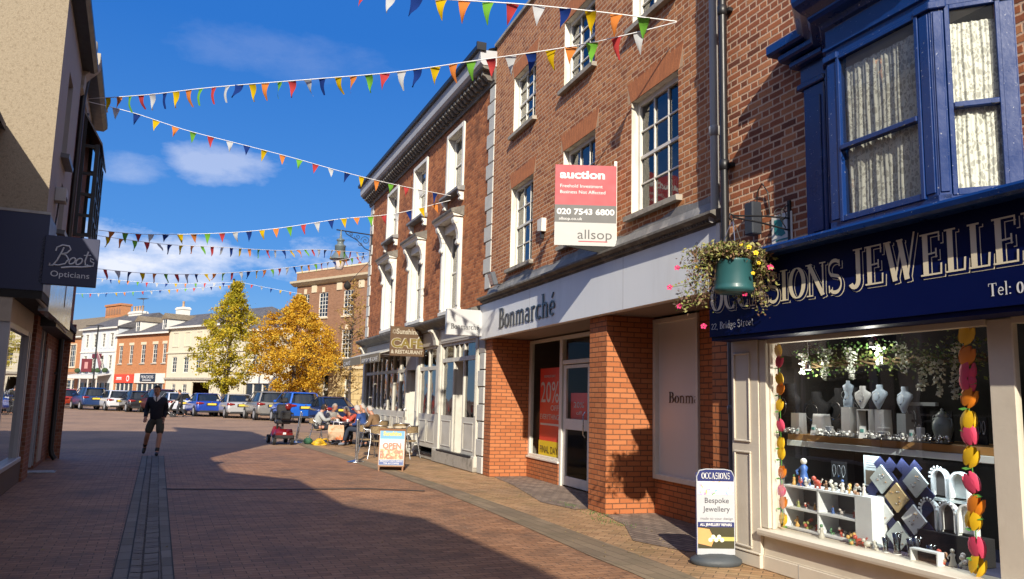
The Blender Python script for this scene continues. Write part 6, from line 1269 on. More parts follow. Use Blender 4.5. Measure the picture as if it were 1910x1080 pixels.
def person(label, loc, rz, J_, top, bottom, hair, hs='short', skm=None, shorts=False, glasses=False, shoes=None, fr=WORLDF, bare=False, extras=None, sleeve=1.0, collar=None):
    """J_: joints in metres; +y is forward"""
    skm = skm or SK; t = thing('person', label, 'person', loc, rz, fr=fr); g = J_
    P, C_, N, H_ = g['pelvis'], g['chest'], g['neck'], g['head']
    ch = [[(*P, .075), (*((Vector(P)+Vector(C_))/2), .07), (*C_, .085), (*N, .055), (*(Vector(N).lerp(Vector(H_), .5)), .05), (*H_, .06)]]
    for s in ('l', 'r'):
        sh, el, wr = g['sh'+s], g['el'+s], g['wr'+s]; hp, kn, an, to = g['hp'+s], g['kn'+s], g['an'+s], g['to'+s]
        ch.append([(*C_, .085), (*sh, .042), (*el, .038), (*wr, .024)]); sd = 1 if s == 'r' else -1
        dirn = Vector(wr)-Vector(el); ch += hand_chain(wr, dirn, sd)
        mid_ = Vector(kn).lerp(Vector(an), .35); ch.append([(*P, .075), (*hp, .055 if not shorts else .07), (*kn, .050 if shorts else .04), (*mid_, .054 if shorts else .035), (*an, .034), (*to, .028)])
    body = skin('body', ch, t, skm)
    hd = Vector(H_)-Vector(N); face = g.get('look', (0, 1, 0)); f = Vector(face).normalized(); zz = (hd.normalized()+Vector((0, 0, 1))).normalized(); x = f.cross(zz).normalized(); f = zz.cross(x)
    rot = Matrix(((x.x, f.x, zz.x, 0), (x.y, f.y, zz.y, 0), (x.z, f.z, zz.z, 0), (0, 0, 0, 1)))
    hb, hh = head_ring(H_, rot, hair, t, skm, hs, 1.0, glasses)
    me = body.data; bm = bmesh.new(); bm.from_mesh(me); tmp = hb.mesh('h'); n0 = len(bm.faces); bm.from_mesh(tmp); bm.faces.ensure_lookup_table()
    base = len(me.materials)
    for i in range(n0, len(bm.faces)): bm.faces[i].material_index += base
    bm.to_mesh(me); bm.free()
    for m_ in hb.mats: me.materials.append(m_)
    if hs != 'none': hh.out('hair', t)
    # clothing
    cl = [[(*(Vector(P)+Vector((0, 0, -.10 if P[2] > .7 else .02))), .135), (*(Vector(P)+Vector((0, 0, .06))), .138), (*((Vector(P)+Vector(C_))/2+Vector((0, 0, .04))), .135), (*C_, .145), (*(Vector(C_).lerp(Vector(N), .8)), .075)]]
    for s in ('l', 'r'):
        sh, el, wr = Vector(g['sh'+s]), Vector(g['el'+s]), Vector(g['wr'+s]); e2 = sh.lerp(el, 1.0)
        if sleeve >= 1: cl.append([(*C_, .145), (*sh, .068), (*el, .055), (*el.lerp(wr, .88), .042)])
        else: cl.append([(*C_, .165), (*sh, .080), (*sh.lerp(el, .8), .068)])
    skin('top', cl, t, top)
    cl = [[(*(Vector(P)+Vector((0, 0, .07))), .125), (*P, .14)]]
    for s in ('l', 'r'):
        hp, kn, an = Vector(g['hp'+s]), Vector(g['kn'+s]), Vector(g['an'+s])
        cl.append([(*P, .14), (*hp, .098), (*(hp.lerp(kn, .5)), .088), (*(hp.lerp(kn, .98) if shorts else kn), .082 if shorts else .068)] + ([] if shorts else [(*kn.lerp(an, .92), .055)]))
    skin('shorts' if shorts else 'trousers', cl, t, bottom)
    sm_ = shoes or M['black']
    for s in ('l', 'r'):
        an, to = Vector(g['an'+s]), Vector(g['to'+s]); back = (an-to); back.z = 0; back = back.normalized()*.05
        skin('shoe', [[(*(an+back+Vector((0, 0, -.035))), .035), (*(an+Vector((0, 0, -.03))), .045), (*an.lerp(to, .6), .042), (*to, .036), (*(to+(to-an).normalized()*.03), .028)]], t, sm_)
        if shorts: skin('sock', [[(*an, .044), (*an.lerp(Vector(g['kn'+s]), .35), .05)]], t, sm_)
    if collar:
        b = MB(); n_ = Vector(N); c_ = n_.lerp(Vector(C_), .25)
        for s in (-1, 1): b.add([(c_.x+s*.01, c_.y+.13, c_.z-.10), (c_.x+s*.085, c_.y+.085, c_.z-.01), (c_.x+s*.07, c_.y+.02, c_.z+.075), (c_.x+s*.045, c_.y+.06, c_.z+.06), (c_.x+s*.012, c_.y+.115, c_.z+.0)], [(0, 1, 2, 3, 4)], collar)
        b.out('collar', t)
    return t
navy_knit = mat('navy_jersey', (.008, .010, .022), .9, var=.2, scale=20, bump=.3, bscale=150)
W1 = dict(pelvis=(0, 0, .92), chest=(.02, .01, 1.28), neck=(.02, .02, 1.46), head=(.03, .055, 1.60), look=(.12, 1, -.1),
  shl=(-.17, 0, 1.36), ell=(-.20, -.13, 1.11), wrl=(-.17, .04, .89), shr=(.20, .02, 1.36), elr=(.24, -.03, 1.10), wrr=(.235, .16, .90),
  hpl=(-.10, .02, .88), knl=(-.12, .17, .49), anl=(-.10, .30, .09), tol=(-.11, .43, .05), hpr=(.10, -.02, .88), knr=(.17, .03, .50), anr=(.25, -.34, .19), tor=(.26, -.26, .05))
person('man in dark navy jersey over white collar and grey shorts walking towards the camera', (-8.80, 20.1, 0), R(180+18), W1, navy_knit, mat('grey_cargo_shorts', (.055, .055, .045), .9, var=.2), plain('dark_brown_hair', (.03, .018, .012), .8), 'short', SKD, shorts=True, glasses=False, shoes=M['black'], collar=M['letterw'])
def sit(lean=0.0, turn=0.0, arms='table', kn=.45, legs='down', look=(0, 1, 0), side=0.0):
    P = (0, 0, .52); c = (side*.35, .02+sin(lean)*.36, .52+cos(lean)*.36); n = (side*.5, .03+sin(lean)*.53, .52+cos(lean)*.53); h = (side*.55, .06+sin(lean)*.66+.02, .52+cos(lean)*.67)
    d = dict(pelvis=P, chest=c, neck=n, head=h, look=look)
    for s, k in (('l', -1), ('r', 1)):
        d['sh'+s] = (c[0]+k*.18, c[1]+.0, c[2]+.10)
        if arms == 'table': d['el'+s] = (c[0]+k*.24, c[1]+.16, c[2]-.13); d['wr'+s] = (c[0]+k*.10, c[1]+.38, .80)
        elif arms == 'lap': d['el'+s] = (c[0]+k*.27, c[1]+.02, c[2]-.18); d['wr'+s] = (c[0]+k*.14, c[1]+.24, .66)
        elif arms == 'reach': d['el'+s] = (c[0]+k*.22, c[1]+.2, c[2]-.08); d['wr'+s] = (c[0]+k*.08, c[1]+.44, .86)
        d['hp'+s] = (k*.10, .06, .52); d['kn'+s] = (k*.14, .48, .53)
        y = .46 if legs == 'down' else (.62 if legs == 'out' else .25); d['an'+s] = (k*.14, y, .09); d['to'+s] = (k*.15, y+.14, .035)
    return d
grey_h = mat('grey_hair', (.25, .23, .21), .8, var=.2); white_h = mat('white_hair', (.38, .35, .33), .8, var=.2); black_h = plain('black_hair', (.012, .01, .01), .7)
dk = mat('dark_trousers', (.02, .022, .03), .9, var=.2)
def stripe_mat():
    m, nt, out = _nt('striped_grey_white_knit'); p_ = nt.nodes.new('ShaderNodeBsdfPrincipled'); nt.links.new(p_.outputs[0], out.inputs[0]); tc = nt.nodes.new('ShaderNodeTexCoord'); w = nt.nodes.new('ShaderNodeTexWave'); w.bands_direction = 'Z'; w.inputs['Scale'].default_value = 14; w.inputs['Distortion'].default_value = 1.5; nt.links.new(tc.outputs['Object'], w.inputs[0]); nt.links.new(_ramp(nt, w.outputs[1], [(0, (.18, .20, .22)), (.45, (.38, .40, .40)), (1, (.44, .45, .45))]), p_.inputs[0]); p_.inputs['Roughness'].default_value = .9; return m
CX, CY = -5.45, 26.25
person('woman in striped grey and white top with black hair seated left of the café table', (-6.35, 26.55, 0), R(-75), sit(.25, arms='table', look=(0, 1, -.2)), stripe_mat(), dk, black_h, 'long')
person('grey haired person in pale scarf seated behind the woman in the striped top', (-6.10, 27.45, 0), R(-125), sit(.2, arms='table'), mat('beige_grey_jacket', (.30, .28, .26), .9, var=.4), dk, grey_h, 'short')
person('grey haired person in orange red and black top leaning over the café table', (-5.15, 27.2, 0), R(135), sit(.55, arms='reach', look=(0, 1, -.3)), mat('orange_red_top', (.48, .07, .04), .85, var=.5, scale=9, dirt=(.03, .02, .03), dirtamt=1.5), dk, grey_h, 'short')
person('bald older person in dark top seated behind the blue jacket at the café table', (-4.75, 26.75, 0), R(105), sit(.1, arms='lap'), dk, dk, white_h, 'bald')
person('white haired person in bright blue jacket and dark jeans seated with trainers towards the street', (-4.62, 25.75, 0), R(78), sit(.30, arms='lap', legs='out', look=(.25, 1, -.05)), mat('royal_blue_jacket', (.02, .055, .20), .8, var=.25, scale=9), mat('dark_jeans', (.02, .028, .05), .9, var=.3), white_h, 'short', shoes=plain('navy_white_trainer', (.18, .2, .25), .6))
person('white haired person in brown jacket seated nearest the café windows', (-4.08, 25.05, 0), R(70), sit(.35, arms='lap', look=(0, 1, -.25)), mat('brown_jacket', (.17, .10, .05), .85, var=.3, scale=8), dk, white_h, 'bald')
ST = dict(pelvis=(0, 0, .9), chest=(0, .05, 1.25), neck=(0, .08, 1.42), head=(0, .12, 1.55), look=(0, 1, -.1), shl=(-.19, .04, 1.34), ell=(-.24, .10, 1.08), wrl=(-.2, .34, 1.0), shr=(.19, .04, 1.34), elr=(.24, .1, 1.08), wrr=(.2, .34, 1.0), hpl=(-.1, 0, .86), knl=(-.12, .12, .48), anl=(-.12, .1, .1), tol=(-.12, .24, .04), hpr=(.1, 0, .86), knr=(.11, -.05, .47), anr=(.11, -.28, .14), tor=(.11, -.16, .04))
person('distant person in dark clothes pushing a pushchair between the parked cars', (-20.3, 49.6, 0), R(95), ST, dk, dk, black_h, 'short')
# ---------------------------------------------------------------- mobility aids and café furniture
t = thing('pushchair', 'pale framed pushchair being pushed across the square by the distant person', 'pushchair', (-21.0, 49.5, 0), R(95))
b = MB(); wm = M['letterw']; 
for x in (-.22, .22): b.tube([(x, -.45, 1.0), (x, .1, .45), (x, .35, .12)], .016, wm, 6); b.tube([(x, -.3, .12), (x, .1, .45), (x, .15, .75)], .016, wm, 6)
b.tube([(-.22, -.45, 1.0), (.22, -.45, 1.0)], .018, M['black'], 6); b.out('frame', t)
b = MB(); b.ext([(-.15, .42), (.18, .38), (.2, .46), (-.1, .5), (-.28, .95), (-.33, .93)], -.19, .19, M['black'], 'x'); b.ext([(-.33, .93), (-.28, 1.0), (.05, 1.02), (.12, .9), (.0, .97), (-.25, .95)], -.2, .2, M['black'], 'x'); recalc(b.out('seat', t))
for x in (-.24, .24):
    for y in (.35, -.3): b = MB(); b.tube([(x-.02, y, .12), (x+.02, y, .12)], .12, M['black'], 12); b.out('wheel', t)
# mobility scooter, seen from behind and its right
t = thing('mobility_scooter', 'red and black mobility scooter with padded seat parked beside the café tables', 'mobility scooter', (-7.25, 25.75, 0), R(28)); t.scale = (.95, .95, 1.06)
red = mat('red_plastic_cowl', (.14, .006, .008), .25, var=.05, coat=.6); bk = plain('black_vinyl', (.018, .018, .02), .45)
b = MB(); b.loft([[(-.27, -.48, .22), (.27, -.48, .22), (.27, -.48, .34), (-.27, -.48, .34)], [(-.30, -.40, .2), (.30, -.40, .2), (.27, -.36, .46), (-.27, -.36, .46)], [(-.30, .0, .2), (.30, .0, .2), (.2, .0, .44), (-.2, .0, .44)], [(-.24, .12, .18), (.24, .12, .18), (.2, .12, .24), (-.2, .12, .24)], [(-.24, .55, .18), (.24, .55, .18), (.2, .55, .23), (-.2, .55, .23)], [(-.2, .85, .24), (.2, .85, .24), (.12, .75, .5), (-.12, .75, .5)]], red); recalc(b.out('body', t))
b = MB(); b.box(-.31, .31, -.5, -.42, .18, .28, bk, .02); b.out('bumper', t)
b = MB(); b.box(-.05, .05, -.49, -.47, .30, .36, M['letterw'], .005); b.out('tail_light', t)
b = MB(); b.tube([(0, -.1, .44), (0, -.1, .62)], .04, bk, 8); b.box(-.24, .24, -.32, .16, .60, .72, bk, .04); b.out('seat', t)
b = MB(); b.T = Matrix.Rotation(R(-8), 4, 'X'); b.box(-.23, .23, -.33, -.22, .70, 1.16, bk, .045); b.box(-.13, .13, -.32, -.24, 1.2, 1.36, bk, .03); b.tube([(0, -.28, 1.14), (0, -.28, 1.22)], .02, bk, 6); b.T = None; b.out('backrest', t)
for s in (-1, 1): b = MB(); b.tube([(s*.28, -.34, .66), (s*.28, -.32, .90), (s*.28, .08, .90)], .02, bk, 6); b.box(s*.25, s*.31, -.28, .08, .90, .94, bk, .01); b.out('armrest', t)
b = MB(); b.tube([(0, .72, .4), (0, .55, 1.0)], .035, bk, 8); b.box(-.1, .1, .44, .56, .98, 1.08, bk, .02); b.out('tiller', t)
b = MB(); b.tube([(-.26, .42, 1.02), (-.12, .50, 1.06), (.12, .50, 1.06), (.26, .42, 1.02)], .014, bk, 6); b.out('handlebar', t)
b = MB(); b.box(-.16, .16, .6, .82, .72, .96, bk, .03); b.out('front_basket', t)
b = MB(); b.ball((.10, -.38, 1.12), .11, red, 12, 8, (1, .45, .9)); b.out('red_headrest_bag', t)
b = MB(); b.box(-.17, .2, -.52, -.40, .72, 1.0, bk, .05); b.out('rear_bag', t)
for x in (-.29, .29):
    for y, r in ((-.3, .14), (.62, .13)): b = MB(); b.tube([(x-.05, y, r), (x+.05, y, r)], r, plain('tyre_rubber', (.015, .015, .016), .8), 18); wl = b.out('wheel', t); b = MB(); b.tube([(x-.055, y, r), (x+.055, y, r)], r*.5, plain('wheel_hub_grey', (.3, .3, .3), .5), 10); b.out('hub', wl)
wick = bricks('tan_wicker', [(0, (.22, .15, .08)), (1, (.45, .33, .18))], (.10, .07, .04), P=.03, split=1.0, H=.012, gap=.003, wob=0, bump=.6)
def cafe_chair(label, x, y, rz):
    t = thing('cafe_chair', label, 'chair', (x, y, 0), rz, group='aluminium café chairs'); s = M['steel']
    b = MB(); b.lathe((0, 0, .43), [(.20, 0), (.21, .01), (.21, .025), (.19, .035)], wick, 20); b.out('seat', t)
    b = MB(); vs = []; n = 16
    for j, z in enumerate((.64, .72, .82)):
        for i in range(n+1): a = R(200+140*i/n); vs.append((.25*cos(a), .25*sin(a)-.0, z+.02*sin(pi*i/n)))
    b.add(vs, [(j*(n+1)+i, j*(n+1)+i+1, (j+1)*(n+1)+i+1, (j+1)*(n+1)+i) for j in range(2) for i in range(n)], wick, True); b.out('backrest', t)
    b = MB(); b.tube([(.26*cos(R(170+200*i/18)), .26*sin(R(170+200*i/18)), .84-.16*abs(i-9)/9*(abs(i-9) > 5)) for i in range(19)], .012, s, 6); b.tube([(.25*cos(R(190+160*i/14)), .25*sin(R(190+160*i/14)), .63) for i in range(15)], .009, s, 6); b.out('back_rail', t)
    for sx in (-1, 1):
        b = MB(); b.tube([(sx*.19, .15, .45), (sx*.22, .22, 0)], .012, s, 6); b.out('leg', t); b = MB(); b.tube([(sx*.24, -.10, .82), (sx*.20, -.14, .45), (sx*.22, -.25, 0)], .012, s, 6); b.out('leg', t)
        b = MB(); b.tube([(sx*.19, .15, .45), (sx*.26, .12, .64), (sx*.26, -.05, .68)], .010, s, 6); b.out('armrest', t)
    return t
CH = [('café chair holding the woman in the striped top', -6.33, 26.55, -75), ('café chair under the grey haired person with the scarf', -6.12, 27.5, -125), ('café chair beneath the person in the orange red top', -5.08, 27.3, 135), ('café chair under the bald person in the dark top', -4.70, 26.75, 105), ('café chair under the person in the blue jacket', -4.55, 25.72, 78), ('café chair under the person in the brown jacket', -4.0, 25.0, 70),
 ('empty wicker backed café chair left of the front round table', -3.72, 21.35, -80), ('empty wicker backed café chair behind the front round table', -3.0, 22.35, 175), ('empty wicker backed café chair right of the front table against the shopfront', -2.62, 21.15, 60), ('empty café chair with its back to the sandwich board', -3.3, 20.75, -10)]
c0 = cafe_chair(CH[0][0], CH[0][1], CH[0][2], R(CH[0][3]))
for lb, x, y, rz in CH[1:]: dup(c0, (x, y, 0), R(rz), lb)
def cafe_table(label, x, y, z=.73):
    t = thing('cafe_table', label, 'table', (x, y, 0), 0, group='round steel café tables'); s = M['steel']
    b = MB(); b.lathe((0, 0, z-.03), [(.36, 0), (.37, .008), (.37, .025), (.35, .032), (.0001, .032)], s, 28); b.out('table_top', t)
    b = MB(); b.tube([(0, 0, .05), (0, 0, z-.03)], .03, s, 10); b.out('pedestal', t)
    for k in range(4): b = MB(); a = k*pi/2+.4; b.tube([(0, 0, .07), (cos(a)*.2, sin(a)*.2, .05), (cos(a)*.3, sin(a)*.3, .012)], .018, s, 6); b.out('foot', t)
    return t
t0 = cafe_table('round steel café table in the middle of the seated group', CX, CY); dup(t0, (-3.1, 21.6, 0), 0, 'empty round steel café table just behind the sandwich board'); dup(t0, (-4.4, 26.1, 0), .3, 'small round steel café table beside the brown jacket')
t = thing('folded_cloths', 'beige crumpled cloths lying on the front round café table', 'cloth', (-3.0, 21.55, .732)); b = MB(); rn = random.Random(2)
for k in range(5): b.ball((rn.uniform(-.2, .2), rn.uniform(-.1, .1), .035), .1, plain('beige_cloth', (.45, .38, .28), .9), 10, 6, (1.2, .9, .4))
b.out('heap', t)
def cup(x, y, lb): t = thing('cup', lb, 'cup', (x, y, .732)); b = MB(); b.lathe((0, 0, 0), [(.025, 0), (.038, .06), (.04, .085), (.036, .085), (.024, .01)], M['letterw'], 14); b.out('bowl', t); b = MB(); b.tube([(.038, 0, .07), (.06, 0, .06), (.058, 0, .03), (.034, 0, .025)], .005, M['letterw'], 6); b.out('handle', t)
cup(CX-.12, CY-.1, 'white cup in front of the woman in the striped top'); cup(CX+.18, CY+.05, 'white cup near the middle of the café group table')
t = thing('shopping_bag', 'orange red and cream patterned shopping bag hanging beside the café table', 'bag', (-5.50, 25.72, .18), R(5))
pat = mat('patterned_bag', (.42, .30, .19), .6, var=.3, scale=10, dirt=(.6, .13, .02), dirtamt=1.6); b = MB(); b.loft([[(-.22, -.08, 0), (.22, -.08, 0), (.22, .08, 0), (-.22, .08, 0)], [(-.25, -.09, .25), (.26, -.09, .25), (.26, .09, .25), (-.25, .09, .25)], [(-.24, -.05, .46), (.24, -.05, .46), (.24, .05, .46), (-.24, .05, .46)]], pat, False); b.out('bag_body', t)
b = MB(); b.tube([(-.1, 0, .45), (-.08, 0, .58), (.08, 0, .58), (.1, 0, .45)], .01, M['letterw'], 6); b.out('handle', t)
t = thing('yellow_bag', 'crumpled bright yellow carrier bag on the ground under the café table', 'bag', (-6.0, 25.65, 0)); b = MB(); yl = mat('yellow_plastic_bag', (.60, .36, .01), .5, var=.15, bump=.6, bscale=12)
rn = random.Random(4); vs = []
for j in range(7):
    for i in range(12): a = 2*pi*i/12; rr = (.24 if j < 3 else .24-.045*(j-2))*(1+rn.uniform(-.16, .16)); vs.append((cos(a)*rr, sin(a)*rr*.7, j*.035+rn.uniform(-.01, .01)))
b.add(vs, [(j*12+i, j*12+(i+1) % 12, (j+1)*12+(i+1) % 12, (j+1)*12+i) for j in range(6) for i in range(12)]+[tuple(72+i for i in range(12))], yl); b.out('bag_body', t); b = MB(); b.tube([(.1, 0, .18), (.22, .05, .2), (.26, .08, .12)], .02, yl, 6); b.out('handle', t)
t = thing('green_bag', 'small green bag on the ground under the striped woman\'s chair', 'bag', (-6.45, 26.0, 0)); b = MB(); b.ball((0, 0, .10), .13, plain('green_bag_cloth', (.03, .11, .06), .8), 12, 8, (1.2, .8, .8)); b.out('bag_body', t); b = MB(); b.tube([(-.08, 0, .18), (0, 0, .26), (.08, 0, .18)], .01, plain('green_bag_cloth', (.05, .22, .12)), 6); b.out('handle', t)
def post(label, x, y, lean=0.0):
    t = thing('barrier_post', label, 'barrier post', (x, y, 0), 0, group='chrome café barrier posts'); s = M['steel']
    b = MB(); b.lathe((0, 0, 0), [(.20, 0), (.20, .012), (.12, .03), (.03, .05), (.025, .06)], s, 24); b.out('base', t); b = MB(); b.tube([(0, 0, .05), (lean, 0, 1.0)], .026, s, 12); b.lathe((lean, 0, 1.0), [(.03, -.02), (.04, 0), (.03, .02)], s, 12); b.out('pole', t)
    b = MB(); b.tube([(.04, 0, .05), (.05+lean, 0, .98)], .012, s, 8); b.out('side_rod', t); return t
post('chrome barrier post standing in front of the sandwich board', -3.68, 19.6); post('chrome barrier post leaning slightly beside the mobility scooter', -7.0, 26.6, .12)
# sandwich board
t = thing('sandwich_board', 'wooden A-frame sandwich board reading open with a blue and white breakfast poster', 'sandwich board', (-2.53, 17.55, 0), R(3)); wd = plain('stained_timber', (.22, .10, .045), .6)
b = MB(); b.T = Matrix.Rotation(R(-9), 4, 'X'); b.box(-.29, .29, -.012, .012, .08, .90, wd, .004); b.box(-.27, -.24, -.03, .03, -.02, .1, wd); b.box(.24, .27, -.03, .03, -.02, .1, wd); b.out('front_frame', t)
b = MB(); b.T = Matrix.Rotation(R(-9), 4, 'X'); b.box(-.27, .27, -.018, -.012, .11, .87, plain('poster_white', (.36, .37, .36), .4)); f_ = b.out('poster', t)
def bp(nm, x0, x1, z0, z1, m, d): b = MB(); b.T = Matrix.Rotation(R(-9), 4, 'X'); b.box(x0, x1, -.018-d, -.018, z0, z1, m); b.out(nm, f_)
def sky_poster():
    m, nt, out = _nt('printed_food_poster'); p_ = nt.nodes.new('ShaderNodeBsdfPrincipled'); nt.links.new(p_.outputs[0], out.inputs[0]); tc = nt.nodes.new('ShaderNodeTexCoord'); n = _noise(nt, tc.outputs['Object'], 13, 5, .6); nt.links.new(_ramp(nt, n, [(.35, (.55, .5, .4)), (.44, (.5, .3, .12)), (.5, (.45, .12, .03)), (.6, (.3, .05, .02)), (.7, (.6, .5, .35))]), p_.inputs[0]); p_.inputs['Roughness'].default_value = .35; return m
bp('sky_print', -.26, .26, .68, .86, plain('print_sky_blue', (.03, .22, .42), .4), .001); bp('pale_print', -.26, .26, .55, .68, plain('print_pale_blue', (.25, .45, .52), .4), .001); bp('food_print', -.25, .25, .24, .46, sky_poster(), .001); bp('blue_band', -.26, .26, .12, .225, plain('print_royal_blue', (.006, .04, .20), .4), .0015)
def fl(s, size, m, x, z, w, d, bold=0.0): o = text(s, size, m, f_, (0, 0, 0), w=w, depth=.0006, axis='front', bold=bold, align='LEFT'); o.rotation_euler = (R(-9), 0, 0); o.location = Matrix.Rotation(R(-9), 4, 'X') @ Vector((x, -.0195-d, z)); return o
ye = plain('print_yellow', (.45, .36, .03), .4); orr = plain('print_orange', (.45, .08, .01), .4)
fl('Sunshine', .12, ye, -.2, .75, .4, .001, .006); fl('OPEN', .17, orr, -.2, .47, .4, .002, .006); fl('BREAKFAST LUNCH SNACKS', .05, M['letterw'], -.24, .185, .48, .002); fl('TEA & COFFEE', .05, M['letterw'], -.17, .135, .34, .002)
b = MB(); b.T = Matrix.Translation((0, .26, 0)) @ Matrix.Rotation(R(9), 4, 'X'); b.box(-.29, .29, -.012, .012, .0, .90, wd, .004); b.out('rear_frame', t)
# pavement sign of the jeweller
t = thing('pavement_sign', 'white and navy Occasions pavement sign with rounded top on a grey base', 'pavement sign', (2.13, 8.32, 0), R(4))
b = MB(); b.lathe((0, 0, 0), [(.23, 0), (.245, .02), (.24, .05), (.18, .085), (.06, .10), (.0001, .10)], mat('grey_rubber_base', (.06, .07, .08), .6, var=.2, bump=.3), 28, sx=1.08, sy=.8); b.out('base', t)
rc = [(-.195, .09), (.195, .09), (.2, .86), (.17, .925), (.10, .94), (-.10, .94), (-.17, .925), (-.2, .86)]
b = MB(); b.ext(rc, -.012, .012, plain('sign_white', (.44, .46, .49), .4), 'y'); f_ = recalc(b.out('panel', t)); nv = plain('sign_navy', (.012, .02, .12), .4)
b = MB(); b.ext([(-.188, .815), (.188, .815), (.193, .86), (.165, .918), (.10, .932), (-.10, .932), (-.165, .918), (-.193, .86)], -.0145, -.012, nv, 'y'); recalc(b.out('navy_top', f_)); b = MB(); b.box(-.188, .188, -.0145, -.012, .36, .41, nv); b.out('navy_band', f_)
def jewel_print():
    m, nt, out = _nt('printed_gemstones'); p_ = nt.nodes.new('ShaderNodeBsdfPrincipled'); nt.links.new(p_.outputs[0], out.inputs[0]); tc = nt.nodes.new('ShaderNodeTexCoord'); v = nt.nodes.new('ShaderNodeTexVoronoi'); v.inputs['Scale'].default_value = 38; nt.links.new(tc.outputs['Object'], v.inputs['Vector']); hs = nt.nodes.new('ShaderNodeHueSaturation'); hs.inputs['Saturation'].default_value = .7; nt.links.new(v.outputs['Color'], hs.inputs['Color']); f = _math(nt, 'LESS_THAN', _noise(nt, tc.outputs['Object'], 24, 2), .47); nt.links.new(_mix(nt, f, (.66, .60, .62), hs.outputs[0]), p_.inputs[0]); return m
b = MB(); b.box(-.188, .188, -.0142, -.012, .68, .815, jewel_print()); b.out('gem_print', f_)
b = MB(); b.box(-.188, .188, -.0142, -.012, .15, .36, plain('print_dark_olive', (.05, .045, .02), .4)); b.out('workshop_print', f_)
b = MB(); b.ext([(-.188, .20), (-.05, .17), (-.02, .24), (-.07, .34), (-.188, .355)], -.0152, -.0142, plain('print_finger', (.65, .33, .12), .5), 'y'); recalc(b.out('hand_print', f_)); b = MB(); b.box(-.04, .188, -.0154, -.0142, .225, .265, plain('print_tool', (.45, .42, .12), .5)); b.out('tool_print', f_)
for k in range(5): b = MB(); b.lathe((0, 0, 0), [(.022, -.001), (.022, .001)], plain('print_pale_gold', (.8, .78, .6), .4), 10); b.v = [(x-.06+k*.03, -.0160+z, y+.235+.03*(k % 2)) for x, y, z in b.v]; b.out('ring_print', f_)
def ft(s, size, m, x, z, w, bold=0.0): return text(s, size, m, f_, (x, -.0155, z), w=w, depth=.0006, axis='front', bold=bold)
mb = MB(); s = 'OCCASIONS'; serif(mb, s, -.15, .84, .062, M['letterw'], y=0, sx=.30/(serif_w(s)*.062), dirx=1, grow=.012*.0); mb.v = [(x, -.0165-y, z) for x, y, z in mb.v]; mb.out('sign_lettering', f_)
ft('Bespoke', .075, plain('sign_dark_letter', (.06, .055, .07), .5), -.12, .60, .25); ft('Jewellery', .075, M['sign_dark_letter'], -.13, .515, .28); ft('made to your design', .035, M['letterg'], -.165, .435, .34); ft('ALL JEWELLERY REPAIRS', .036, M['letterw'], -.165, .373, .33, .001)
b = MB(); b.box(-.2, .2, .012, .0135, .1, .9, nv); b.out('back_print', f_)
# ---------------------------------------------------------------- bunting
FC = {}
for nm, c in (('yellow', (.62, .42, .01)), ('orange', (.66, .22, .05)), ('green', (.16, .42, .05)), ('red', (.50, .06, .06)), ('white', (.52, .54, .55)), ('blue', (.015, .04, .19))):
    m, nt, out = _nt(nm+'_pennant_cloth'); d = nt.nodes.new('ShaderNodeBsdfDiffuse'); tl = nt.nodes.new('ShaderNodeBsdfTranslucent'); d.inputs[0].default_value = c+(1,); tl.inputs[0].default_value = c+(1,); mx = nt.nodes.new('ShaderNodeMixShader'); mx.inputs[0].default_value = .35; nt.links.new(d.outputs[0], mx.inputs[1]); nt.links.new(tl.outputs[0], mx.inputs[2]); nt.links.new(mx.outputs[0], out.inputs[0]); FC[nm] = m
SEQ = ['yellow', 'orange', 'green', 'red', 'white', 'blue']
PEN = {}
for nm in SEQ:
    for v in range(3):
        b = MB(); rn = random.Random(v*7+len(nm)); w, h = .086, .285; n = 6; vs = []; c1, c2 = rn.uniform(-.05, .05), rn.uniform(-.035, .035)
        for j in range(n+1):
            q = j/n
            for i in range(5): p_ = (i/4*2-1); vs.append((p_*w*(1-q)+c2*q*q, c1*q*q+.02*sin(q*5+v)+.012*p_*sin(q*4+v*2)+(.025*(p_*p_-.5)*q*(v-1)), -h*q))
        b.add(vs, [(j*5+i, j*5+i+1, (j+1)*5+i+1, (j+1)*5+i) for j in range(n) for i in range(4)], FC[nm], True); PEN[nm, v] = b.mesh('pennant')
cordm = plain('white_cord', (.75, .75, .75), .6)
